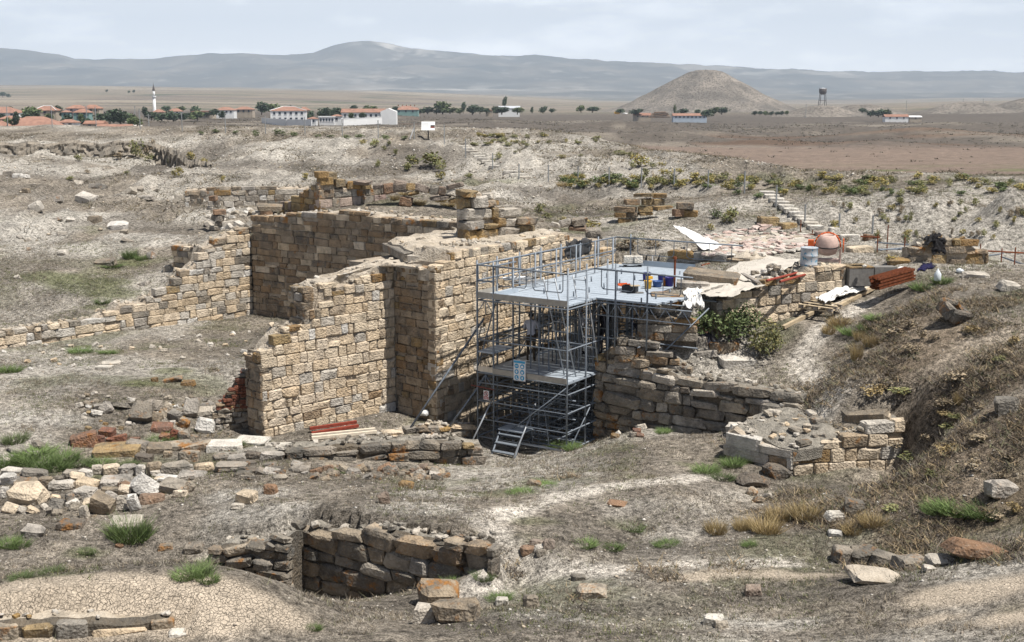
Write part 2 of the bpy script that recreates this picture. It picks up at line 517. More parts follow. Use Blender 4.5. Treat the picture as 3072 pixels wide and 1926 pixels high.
# the pit in front of the nearest dark wall
PIT_EDGE = [W(1500, 1722, 1.8), W(1420, 1790, 1.75), W(1250, 1830, 1.95), W(1120, 1838, 1.95), Vector((-3.0, 21.9, 0)), Vector((-5.0, 21.8, 0)), Vector((-7.2, 22.6, 0)), W(600, 1705, 1.4)]
PITPOLY = [(p.x, p.y) for p in PIT_EDGE] + [(W(626, 1695, 1.28).x, W(626, 1695, 1.28).y + 0.25), (-5.2, 27.8), (-4.9, 27.7), (-0.2, 24.85)]
PITP = [(640, 1715, 1.2), (760, 1752, 0.95), (860, 1790, 0.85), (1031, 1802, 0.85), (1180, 1772, 1.05), (1290, 1750, 1.45), (1390, 1726, 1.9), (1471, 1702, 2.25)]


def in_poly(x, y, poly):
    r = np.zeros(x.shape, bool)
    n = len(poly)
    for i in range(n):
        x0, y0 = poly[i]
        x1, y1 = poly[(i + 1) % n]
        c = ((y0 > y) != (y1 > y)) & (x < (x1 - x0) * (y - y0) / (y1 - y0 + 1e-12) + x0)
        r ^= c
    return r


# the plain beyond the rim: pixel u, depth y, height z
FARP = [(0, 170, 1.5), (800, 170, 1.5), (1500, 170, -1), (2300, 140, -3), (3072, 120, -3), (0, 400, 0), (500, 500, -0.5), (920, 640, -1.8), (1200, 600, -2.5), (1500, 500, -3.5), (700, 300, -0.5), (1100, 320, -1.0),
        (1500, 300, -3), (2000, 330, -6), (2600, 300, -6), (3072, 300, -6), (2000, 600, -6.5), (2500, 600, -6.5), (3072, 700, -6.5), (1700, 800, -5.0), (1900, 1200, -6.8), (2400, 1200, -6.8), (2900, 1300, -4),
        (0, 700, -1), (300, 1000, -2), (800, 1000, -2.5), (1300, 1100, -4), (0, 2000, 2), (800, 2000, -1), (1500, 2500, -6), (2100, 2500, -8), (3000, 2500, 0), (0, 4500, 46), (700, 4500, 40), (1300, 4500, 22), (1700, 5000, 0),
        (2200, 5000, -12), (3072, 5000, 4), (0, 8000, 70), (700, 8000, 60), (1500, 8000, 20), (2200, 8000, -10), (3072, 8000, 5), (-1500, 600, 0), (4600, 600, -6), (-1500, 3000, 20), (4600, 3000, 0)]
fx = np.array([(u - 1536) / 3672 for u, y, z in FARP])
fy = np.array([math.log(y) for u, y, z in FARP])
fz = np.array([z for u, y, z in FARP], float)
R_FAR = RBF(np.stack([fx * 4, fy, fz], 1))


def grid_lines():
    xs = list(np.arange(-27, 27.01, 0.24))
    s, x = 0.26, 27.0
    while x < 9500:
        x += s
        s *= 1.055
        xs.append(x)
        xs.insert(0, -x)
    ys = [-300, -200, -120, -70, -40, -22, -12, -6, -2, 2, 5, 8, 10.5, 12.5, 14, 15.2, 16.2, 17]
    y = 17.24
    while y < 60:
        ys.append(y)
        y += 0.215
    s = 0.23
    while y < 9000:
        ys.append(y)
        y += s
        s = min(s * 1.028, y * 0.016)
    return np.array(xs), np.array(ys)


GX, GY = grid_lines()
XX, YY = np.meshgrid(GX, GY)
low_mask = in_poly(XX, YY, LOWPOLY)
near = YY < 175
ZL = np.zeros_like(XX)
ZH = np.zeros_like(XX)
xn, yn = np.clip(XX, -70, 70), np.clip(YY, -40, 130)
ZL = R_LOW(np.clip(xn, -40, 40), np.clip(yn, -20, 60))
ZH = R_HIGH(xn, yn)
ZT = R_TERR(np.clip(XX, 0, 20), np.clip(YY, 28, 45))
kt = in_poly(XX, YY, TERRPOLY) * (1 - smooth(12.2, 15.5, XX))
ZH = ZH * (1 - kt) + ZT * kt
ZH = np.minimum(ZH, 9.3)
pp = [list(W(*p)) for p in PITP] + [[p.x, p.y, float(R_LOW(np.array([p.x]), np.array([p.y]))[0])] for p in PIT_EDGE]
ZP = RBF(np.array(pp))(np.clip(XX, -12, 4), np.clip(YY, 18, 30))
ZL = np.where(in_poly(XX, YY, PITPOLY), ZP, ZL)
Znear = np.where(low_mask, ZL, ZH)
dx = np.clip(XX / np.maximum(YY, 60) * 4, -7, 7)
ZF = R_FAR(dx, np.log(np.clip(YY, 90, 9000)))
ZF = ZF + (fbm(XX, YY, 60, 4, 11) - 0.5) * 3.0 * smooth(420, 560, YY) * (1 - smooth(1500, 3000, YY)) + (fbm(XX, YY, 700, 3, 15) - 0.5) * 22 * smooth(1600, 3500, YY)
# spoil humps on the plain
for (u, y, r, h) in [(1780, 300, 9, 1.6), (1830, 330, 10, 2.2), (1950, 300, 13, 2.6), (2100, 270, 10, 1.6), (2030, 240, 12, 1.6), (1800, 235, 16, 1.6), (2500, 300, 22, 2.2), (2750, 260, 20, 2.5), (2850, 330, 18, 2.0), (2950, 240, 14, 1.4), (2620, 220, 12, 1.2), (2300, 230, 14, 1.1), (640, 520, 20, 1.5), (1100, 380, 25, 1.5), (1500, 300, 20, 1.2)]:
    y, r, h = y * 2.2, r * 1.7, h * 1.7
    cx = (u - 1536) / 3672 * y
    ZF = ZF + h * np.exp(-(((XX - cx) / r) ** 2 + ((YY - y) / (r * 0.7)) ** 2))
# where the rim of the excavation ends and the plain begins
rim_u = XX / np.maximum(YY, 1) * 3672 + 1536
rim_y = np.interp(rim_u, [-3000, 0, 1300, 1600, 1750, 1950, 2100, 2400, 3072, 6000], [116, 116, 112, 104, 96, 84, 78, 66, 58, 58])
kf = smooth(0, 1, (YY - rim_y) / (rim_y * 0.55))
ZZ = Znear * (1 - kf) + ZF * kf
# the ground drops in front of the buried block row at the nearest edge
BLa, BLb = W(-60, 1945, 2.85), W(522, 1890, 3.0)
blp = in_poly(XX, YY, [(BLa.x - 2, BLa.y + 0.3), (BLb.x, BLb.y + 0.3), (BLb.x + 0.5, BLb.y - 0.2), (BLb.x + 0.6, 15), (BLa.x - 2, 15)])
ZZ = np.where(blp, np.minimum(ZZ, 2.95 - 0.02 * (XX - BLa.x) * 0), ZZ)
# the scarp cut into the far rim
ZZ = ZZ - 1.1 * smooth(93, 100, YY) * (1 - smooth(102.9, 103.4, YY)) * (rim_u < 520) * (rim_u > -400)
gq = np.exp(-(((XX + 28.5) / 3.6) ** 2 + ((YY - 95.5) / 5.0) ** 2))
sline = (XX + 29.7) * 13 / 7.7 + (YY - 104)
ZZ = ZZ - 1.5 * gq * (sline < 0) * (YY < 103.2)
# uneven soil
amp = np.where(YY < 60, 0.20, 0.32) * (1 - smooth(140, 400, YY))
ZZ = ZZ + (fbm(XX, YY, 2.6, 5, 3, 0.55) - 0.5) * amp * 1.5 + (fbm(XX, YY, 0.75, 3, 5) - 0.5) * 0.12 * (YY < 70)
rill = 1 - np.abs(2 * fbm(XX, YY * 0.3, 1.5, 4, 301, 0.55) - 1)
ZZ = ZZ - (rill - 0.55) * 0.75 * smooth(58, 66, YY) * (1 - smooth(104, 112, YY)) * (YY < rim_y)
bankr = smooth(11, 15, XX) * smooth(43, 46, YY) * (1 - smooth(56, 60, YY))
ZZ = ZZ - (rill - 0.55) * 0.3 * bankr
# cliffs and gullies of the far bank: the cut edge along the left rim
cut_u = rim_u
cut = np.exp(-((YY - 106) / 3.2) ** 2) * smooth(700, 560, cut_u)
ZZ = ZZ - cut * (fbm(XX, YY, 1.6, 3, 21) * 0.9) * 0.7
# gully behind the dark cut at the rim
for (u, y, r, dpt) in [(600, 99, 2.6, 1.0), (570, 94, 2.6, 0.9), (520, 101, 2.0, 0.7)]:
    cx = (u - 1536) / 3672 * y
    ZZ = ZZ - dpt * np.exp(-(((XX - cx) / r) ** 2 + ((YY - y) / 3.0) ** 2))


def gz(x, y):
    i = int(np.clip(np.searchsorted(GX, x) - 1, 0, len(GX) - 2))
    j = int(np.clip(np.searchsorted(GY, y) - 1, 0, len(GY) - 2))
    tx = (x - GX[i]) / (GX[i + 1] - GX[i])
    ty = (y - GY[j]) / (GY[j + 1] - GY[j])
    a = ZZ[j, i] * (1 - tx) + ZZ[j, i + 1] * tx
    b = ZZ[j + 1, i] * (1 - tx) + ZZ[j + 1, i + 1] * tx
    return float(a * (1 - ty) + b * ty)


def gz_many(x, y):
    i = np.clip(np.searchsorted(GX, x) - 1, 0, len(GX) - 2)
    j = np.clip(np.searchsorted(GY, y) - 1, 0, len(GY) - 2)
    tx = (x - GX[i]) / (GX[i + 1] - GX[i])
    ty = (y - GY[j]) / (GY[j + 1] - GY[j])
    return (ZZ[j, i] * (1 - tx) + ZZ[j, i + 1] * tx) * (1 - ty) + (ZZ[j + 1, i] * (1 - tx) + ZZ[j + 1, i + 1] * tx) * ty


def on_ground(u, v, y0=16.0, y1=4000.0):
    """first point of the ground met by the sight line through pixel u, v"""
    d = ray(u, v)
    y = y0
    while y < y1:
        t = y / d.y
        if EYE + d.z * t < gz(d.x * t, y):
            lo, hi = y / 1.004 - 0.03, y
            for _ in range(14):
                m = (lo + hi) / 2
                t = m / d.y
                if EYE + d.z * t < gz(d.x * t, m):
                    hi = m
                else:
                    lo = m
            t = hi / d.y
            return Vector((d.x * t, hi, gz(d.x * t, hi)))
        y = y * 1.004 + 0.03
    t = y1 / d.y
    return Vector((d.x * t, y1, gz(d.x * t, y1)))


# ------------------------------------------------------------------ ground colours (albedo by place: soils, litter, weeds, fields)
def C3(*c):
    return np.array(c)


SOIL, CHALK, CLAY, LITTER, DARKLIT, GREEN, STRAW = C3(0.275, 0.24, 0.195), C3(0.44, 0.41, 0.36), C3(0.70, 0.59, 0.46), C3(0.175, 0.155, 0.13), C3(0.11, 0.095, 0.08), C3(0.125, 0.135, 0.065), C3(0.33, 0.26, 0.15)
n_a, n_b, n_c = fbm(XX, YY, 5.5, 5, 31), fbm(XX, YY, 1.7, 4, 37, 0.6), fbm(XX, YY, 14, 4, 41)
col = np.empty(XX.shape + (3,))
col[:] = SOIL


def paint(c, k):
    global col
    k = np.clip(k, 0, 1)[..., None]
    col = col * (1 - k) + c * k


paint(LITTER, smooth(0.42, 0.62, n_b) * 0.75)
paint(CHALK, smooth(0.50, 0.66, n_a) * 0.7)
paint(GREEN, smooth(0.58, 0.72, fbm(XX, YY, 2.8, 5, 51)) * 0.45 * (YY < 70))


def spots(c, pts, k=1.0, ragged=0.55):
    m = np.zeros_like(XX)
    for (u, v, rx, ry) in pts:
        p = on_ground(u, v)
        m = np.maximum(m, np.exp(-(((XX - p.x) / rx) ** 2 + ((YY - p.y) / ry) ** 2)))
    m = smooth(0.25, 0.75, m + (n_b - 0.5) * ragged * 1.4)
    paint(c, m * k)


# chalky banks and slopes
for pts in ([(0, 430, 14, 4), (200, 440, 14, 4), (350, 500, 12, 5), (900, 440, 8, 5), (780, 480, 7, 5), (1050, 500, 6, 4), (50, 510, 10, 4)],
            [(1450, 470, 7, 5), (1600, 490, 9, 4), (1750, 490, 8, 4), (1850, 520, 6, 4), (1560, 440, 6, 4)],
            [(2600, 640, 6, 3), (2800, 650, 7, 3.4), (3000, 640, 7, 3.4), (2500, 640, 4, 2.4), (2700, 700, 5, 2.5), (2950, 720, 6, 2.2)],
            [(2150, 620, 3, 2), (2250, 680, 2.5, 1.6), (2000, 640, 2.4, 1.6), (1560, 600, 2, 2), (2080, 700, 2.4, 1.0)],
            [(50, 690, 5, 3), (250, 650, 5, 3), (420, 720, 3.5, 2.5), (200, 750, 4, 2), (650, 650, 3, 2.5)]):
    spots(CHALK, pts, 0.85)
spots(DARKLIT, [(1620, 580, 3.0, 3), (1730, 590, 2.6, 3), (1690, 640, 2.4, 2), (560, 480, 4, 4), (640, 500, 4, 3.4), (480, 500, 3, 3), (1130, 510, 3.5, 3), (950, 500, 3, 3), (1280, 490, 3, 3), (1180, 470, 3, 3)], 0.6)
spots(LITTER, [(1130, 510, 5, 3), (850, 500, 5, 3), (1280, 470, 5, 4), (350, 530, 12, 2), (60, 900, 3, 1.5), (30, 830, 3, 1.4), (150, 780, 3, 1.5), (380, 650, 3, 3), (560, 700, 3, 3)], 0.6)
# grassy ledge, court floor, weeds
spots(GREEN, [(250, 850, 2.2, 0.9), (150, 830, 2.0, 0.8), (330, 880, 1.6, 0.8), (400, 790, 1.2, 0.7), (290, 920, 0.8, 0.5), (250, 1040, 0.9, 0.4), (340, 1060, 0.6, 0.3), (520, 1110, 1.0, 0.5), (420, 1150, 0.8, 0.4), (120, 1420, 1.2, 0.4), (330, 1430, 0.9, 0.25), (250, 1660, 0.5, 0.25), (130, 1730, 0.7, 0.2), (700, 1350, 0.5, 0.2)], 0.7)
spots(GREEN, [(1520, 1480, 1.2, 0.5), (1580, 1560, 0.8, 0.4), (2200, 1380, 0.8, 0.5), (1650, 1440, 1.0, 0.4), (2100, 1400, 0.8, 0.4), (1900, 1580, 0.8, 0.4), (1520, 1720, 0.5, 0.3), (2450, 1340, 0.5, 0.3), (1400, 545, 4, 1.6), (1620, 660, 1.4, 1.2), (1750, 690, 1.6, 0.7)], 0.55)
# pale beaten paths
path_pts = []
for a, b in [((1450, 1560), (1640, 1500)), ((1640, 1500), (1800, 1460)), ((1800, 1460), (2100, 1430)), ((1450, 1560), (1560, 1680)), ((1560, 1680), (1400, 1760)), ((1560, 1700), (1800, 1710)), ((1800, 1710), (2150, 1690)), ((2150, 1690), (2350, 1690)),
             ((2600, 910), (2480, 980)), ((2480, 980), (2400, 1070)), ((2400, 1070), (2420, 1130)), ((2420, 1130), (2500, 1190)), ((2500, 1190), (2440, 1290)), ((2650, 890), (2600, 910))]:
    for k in range(7):
        path_pts.append((a[0] + (b[0] - a[0]) * k / 6, a[1] + (b[1] - a[1]) * k / 6, 0.62, 0.36))
spots(C3(0.58, 0.53, 0.46), path_pts, 0.9, 0.35)
spots(CHALK, [(2150, 1860, 1.0, 0.5), (2350, 1870, 1.0, 0.4), (1250, 1520, 1.2, 0.6), (750, 1480, 1.2, 0.7), (850, 1530, 1.0, 0.6), (700, 1540, 0.9, 0.6), (100, 1250, 2.0, 0.9), (600, 1230, 1.0, 0.3), (1300, 1480, 1.2, 0.5)], 0.75)
spots(LITTER, [(1900, 1640, 2.0, 0.8), (1750, 1620, 1.4, 0.8), (2050, 1650, 1.4, 0.6), (2000, 1560, 1.4, 0.6), (1500, 1870, 2.0, 0.5), (1900, 1830, 2.0, 0.5), (2400, 1790, 2.0, 0.5), (1300, 1900, 1.4, 0.3), (2550, 1900, 1.6, 0.3), (1950, 1900, 1.6, 0.3), (1000, 1890, 0.8, 0.2)], 0.8)
# cracked clay of the nearest humps
clay_pts = [(100, 1800, 1.6, 0.7), (350, 1790, 1.6, 0.7), (600, 1780, 1.5, 0.7), (800, 1820, 1.0, 0.5), (300, 1850, 1.5, 0.5), (600, 1860, 1.0, 0.4), (2850, 1780, 1.0, 0.6), (3000, 1760, 1.2, 0.7), (3050, 1850, 0.9, 0.4), (2800, 1860, 0.6, 0.25), (2200, 1720, 1.3, 0.25), (2400, 1725, 1.2, 0.25), (2050, 1735, 0.8, 0.22)]
spots(CLAY, clay_pts, 0.95, 0.3)
clay_m = np.zeros_like(XX)
for (u, v, rx, ry) in clay_pts:
    p = on_ground(u, v)
    clay_m = np.maximum(clay_m, np.exp(-(((XX - p.x) / rx) ** 2 + ((YY - p.y) / ry) ** 2)))
# dry slope on the right
spots(C3(0.20, 0.155, 0.11), [(2750, 1050, 2, 2), (2900, 1150, 2.4, 2), (3000, 1300, 2.4, 2), (2850, 1400, 2.4, 1.6), (2650, 1500, 2.4, 1.0), (3000, 1500, 2.4, 1.2), (2700, 980, 1.4, 1.2), (2450, 1540, 1.6, 0.7), (2800, 1600, 2.0, 0.7)], 0.8)
spots(C3(0.38, 0.32, 0.25), [(2880, 1080, 1.2, 0.8), (2950, 1020, 1.2, 0.8), (2780, 1130, 0.8, 0.5), (3040, 980, 1.0, 0.8)], 0.7)
# plain: ploughed brown field, dry steppe, stubble and far green strips
far = smooth(120, 190, YY) * (YY > rim_y)
steppe = np.stack([0.135 + 0.0 * XX, 0.115 + 0.0 * XX, 0.095 + 0.0 * XX], -1)
kfar = far[..., None]
col = col * (1 - kfar) + steppe * kfar
paint(C3(0.27, 0.235, 0.19), smooth(0.52, 0.66, fbm(XX, YY * 0.6, 34, 5, 61, 0.6)) * 0.8 * far * (YY < 900))
paint(C3(0.15, 0.085, 0.05), smooth(0.56, 0.66, fbm(XX * 0.25, YY, 26, 3, 67)) * 0.55 * far * (YY < 700) * (rim_u > 1200))
fld = smooth(1380, 1700, rim_u) * smooth(125, 170, YY) * (1 - smooth(440, 490, YY + (fbm(XX, YY, 60, 2, 3) - 0.5) * 40))
paint(C3(0.225, 0.17, 0.135), fld * 0.97)
paint(C3(0.26, 0.20, 0.155), fld * smooth(0.5, 0.6, fbm(XX * 0.08, YY, 7, 3, 71)) * 0.6)
paint(C3(0.12, 0.16, 0.055), smooth(0.52, 0.66, fbm(XX * 0.5, YY, 9, 4, 73)) * (YY > 180) * (1 - smooth(300, 350, YY)) * smooth(2000, 2200, rim_u) * 0.6)
paint(C3(0.10, 0.08, 0.065), smooth(495, 510, YY) * (1 - smooth(535, 555, YY)) * smooth(2380, 2500, rim_u) * (1 - smooth(2600, 2700, rim_u)) * 0.8)
kfl = smooth(1200, 1700, YY)
strip = fbm(XX * 0.12, YY * 0.9, 190, 3, 81)
fcol = np.empty_like(col)
fcol[:] = C3(0.27, 0.225, 0.17)
col = col * (1 - kfl[..., None]) + fcol * kfl[..., None]
paint(C3(0.17, 0.14, 0.12), smooth(0.50, 0.53, strip) * (1 - smooth(0.57, 0.60, strip)) * kfl * 0.8)
paint(C3(0.06, 0.09, 0.05), smooth(0.405, 0.42, strip) * (1 - smooth(0.44, 0.455, strip)) * kfl * 0.8)
paint(C3(0.36, 0.31, 0.24), smooth(0.62, 0.66, strip) * kfl * 0.7)
nvar = (0.86 + 0.28 * fbm(XX, YY, 0.9, 3, 91))[..., None]
col = np.clip(col * nvar * 0.8, 0.02, 0.9)

mg, t, b = new_mat('ground_soil')
p = position(t)
at = t.nodes.new('ShaderNodeAttribute')
at.attribute_name = 'col'
c0 = at.outputs['Color']
nf = noise(t, p, 6.0, 8, 0.68)
c1 = mixc(t, 1.0, c0, ramp(t, nf, [(0.36, 0.36), (0.5, 1.0), (0.64, 1.55)]), 'MULTIPLY')
ng = noise(t, p, 26.0, 4, 0.6)
c1 = mixc(t, 1.0, c1, ramp(t, ng, [(0.38, 0.5), (0.5, 1.0), (0.62, 1.5)]), 'MULTIPLY')
vo = t.nodes.new('ShaderNodeTexVoronoi')
vo.inputs['Scale'].default_value = 9.0
t.links.new(p, vo.inputs['Vector'])
c1 = mixc(t, ramp(t, vo.outputs['Distance'], [(0.08, 0.7), (0.15, 0.0)]), c1, mixc(t, 1.0, c0, 1.9, 'MULTIPLY'))
nw = noise(t, p, 0.35, 6, 0.7)
c1 = mixc(t, 1.0, c1, ramp(t, nw, [(0.36, 0.72), (0.5, 1.0), (0.64, 1.22)]), 'MULTIPLY')
clay_at = t.nodes.new('ShaderNodeAttribute')
clay_at.attribute_name = 'clay'
c1 = mixc(t, mixc(t, 1.0, clay_at.outputs['Fac'], 0.72, 'MULTIPLY'), c1, c0)
# mud cracks where the clay lies bare
vc = t.nodes.new('ShaderNodeTexVoronoi')
vc.feature = 'DISTANCE_TO_EDGE'
vc.inputs['Scale'].default_value = 15.0
nd = t.nodes.new('ShaderNodeTexNoise')
nd.inputs['Scale'].default_value = 4.0
t.links.new(p, nd.inputs['Vector'])
pv = mixc(t, 0.22, p, nd.outputs['Color'], 'ADD')
t.links.new(pv, vc.inputs['Vector'])
crack = ramp(t, vc.outputs['Distance'], [(0.01, 1.0), (0.06, 0.0)])
crk = mixc(t, 1.0, crack, clay_at.outputs['Fac'], 'MULTIPLY')
c2 = mixc(t, mixc(t, 1.0, crk, 0.17, 'MULTIPLY'), c1, (0.10, 0.075, 0.05))
t.links.new(c2, b.inputs['Base Color'])
b.inputs['Roughness'].default_value = 0.97
b.inputs['Specular IOR Level'].default_value = 0.08
hh = mixc(t, 0.5, nf, ng, 'ADD')
hh = mixc(t, 1.0, hh, crk, 'SUBTRACT')
bump(t, b, hh, 0.9, 0.09)

ny, nx = XX.shape
idx = np.arange(nx * ny).reshape(ny, nx)
quads = np.stack([idx[:-1, :-1], idx[:-1, 1:], idx[1:, 1:], idx[1:, :-1]], -1).reshape(-1, 4)
gverts = np.stack([XX, YY, ZZ], -1).reshape(-1, 3)
gcol = np.concatenate([col.reshape(-1, 3), np.ones((nx * ny, 1))], 1)
ground = big_mesh('ground', gverts, quads, mg, None, True, gcol)
a2 = ground.data.attributes.new('clay', 'FLOAT', 'POINT')
a2.data.foreach_set('value', smooth(0.3, 0.6, clay_m).astype(np.float32).ravel())
tag(ground, kind='structure')
print('ground', nx, ny, len(quads))
# ------------------------------------------------------------------ masonry
def block_mesh(name, seed, ch=0.13, jit=0.05):
    """rough-hewn block of unit size: 44 triangles, worn corners"""
    r = random.Random(seed)
    vs = []
    key = {}
    for sx in (-1, 1):
        for sy in (-1, 1):
            for sz in (-1, 1):
                for a in range(3):
                    c = ch * r.uniform(0.6, 1.5)
                    p = [sx * (0.5 - c), sy * (0.5 - c), sz * (0.5 - c)]
                    p[a] = (sx, sy, sz)[a] * 0.5
                    p = [q + r.uniform(-jit, jit) for q in p]
                    key[(sx, sy, sz, a)] = len(vs)
                    vs.append(p)
    fs = []
    for a in range(3):
        o = [i for i in range(3) if i != a]
        for s in (-1, 1):
            q = []
            for (p1, p2) in ((-1, -1), (1, -1), (1, 1), (-1, 1)):
                k = [0, 0, 0]
                k[a] = s
                k[o[0]] = p1
                k[o[1]] = p2
                q.append(key[(*k, a)])
            fs.append(q)
    for a in range(3):
        o = [i for i in range(3) if i != a]
        for p1 in (-1, 1):
            for p2 in (-1, 1):
                k0, k1 = [0, 0, 0], [0, 0, 0]
                for k in (k0, k1):
                    k[o[0]] = p1
                    k[o[1]] = p2
                k0[a], k1[a] = -1, 1
                fs.append([key[(*k0, o[0])], key[(*k1, o[0])], key[(*k1, o[1])], key[(*k0, o[1])]])
    for sx in (-1, 1):
        for sy in (-1, 1):
            for sz in (-1, 1):
                fs.append([key[(sx, sy, sz, a)] for a in range(3)])
    bm = bmesh.new()
    bv = [bm.verts.new(v) for v in vs]
    for f in fs:
        bm.faces.new([bv[i] for i in f])
    bmesh.ops.recalc_face_normals(bm, faces=bm.faces)
    me = bpy.data.meshes.new(name)
    bm.to_mesh(me)
    bm.free()
    me.materials.append(M['cream'])
    me.polygons.foreach_set('use_smooth', [False] * len(me.polygons))
    return me


BLOCKS = [block_mesh('ashlar_block', 100 + i, 0.075, 0.036) for i in range(14)]
RUBBLE = [block_mesh('rubble_block', 300 + i, 0.15, 0.085) for i in range(14)]


def rock_mesh(name, seed, sub=2, flat=1.0):
    r = random.Random(seed)
    bm = bmesh.new()
    bmesh.ops.create_icosphere(bm, subdivisions=sub, radius=0.5)
    cuts = []
    for _ in range(9):
        d = Vector((r.gauss(0, 1), r.gauss(0, 1), r.gauss(0, 1))).normalized()
        cuts.append((d, r.uniform(0.30, 0.44)))
    for v in bm.verts:
        for d, h in cuts:
            k = v.co.dot(d) - h
            if k > 0:
                v.co -= d * k
        v.co *= 1 + r.uniform(-0.04, 0.04)
    me = bpy.data.meshes.new(name)
    bm.to_mesh(me)
    bm.free()
    me.materials.append(M['grey'])
    return me


ROCKS = [rock_mesh('boulder_shape', 500 + i) for i in range(12)]


def put(name, me, mat, loc, size, rot=(0, 0, 0), parent=None):
    o = bpy.data.objects.new(name, me)
    COL.objects.link(o)
    o.location = loc
    o.scale = size
    o.rotation_euler = rot
    o.parent = parent
    if mat:
        o.material_slots[0].link = 'OBJECT'
        o.material_slots[0].material = mat
    return o


def join_instances(name, items, parent, kind='stuff'):
    """blocks past the limit of single parts: one mesh for each material"""
    by = {}
    for (me, mat, loc, size, rot) in items:
        by.setdefault(mat.name, (mat, []))[1].append((me, loc, size, rot))
    for mat, lst in by.values():
        vs, fs = [], []
        for me, loc, size, rot in lst:
            mtx = Matrix.LocRotScale(Vector(loc), Euler(rot), Vector(size))
            k = len(vs)
            vs += [mtx @ v.co for v in me.vertices]
            fs += [[i + k for i in p.vertices] for p in me.polygons]
        o = mesh_obj(name, vs, fs, mat, parent)
        o['kind'] = kind


def on_plane(u, v, P0, d):
    n = Vector((d.y, -d.x))
    r = ray(u, v)
    t = (P0.x * n.x + P0.y * n.y) / (r.x * n.x + r.y * n.y)
    return ((r.x * t - P0.x) * d.x + (r.y * t - P0.y) * d.y, EYE + r.z * t)


def profile(pts, P0, d):
    """edge of a wall given by pixels, as heights along the wall"""
    q = []
    for p in pts:
        s, z = on_plane(p[0], p[1], P0, d)
        q.append((s, z))
    S = [a for a, _ in q]
    for i in range(1, len(S)):
        if S[i] <= S[i - 1]:
            S[i] = S[i - 1] + 0.004
    Z = [z for _, z in q]
    return lambda s: float(np.interp(s, S, Z))


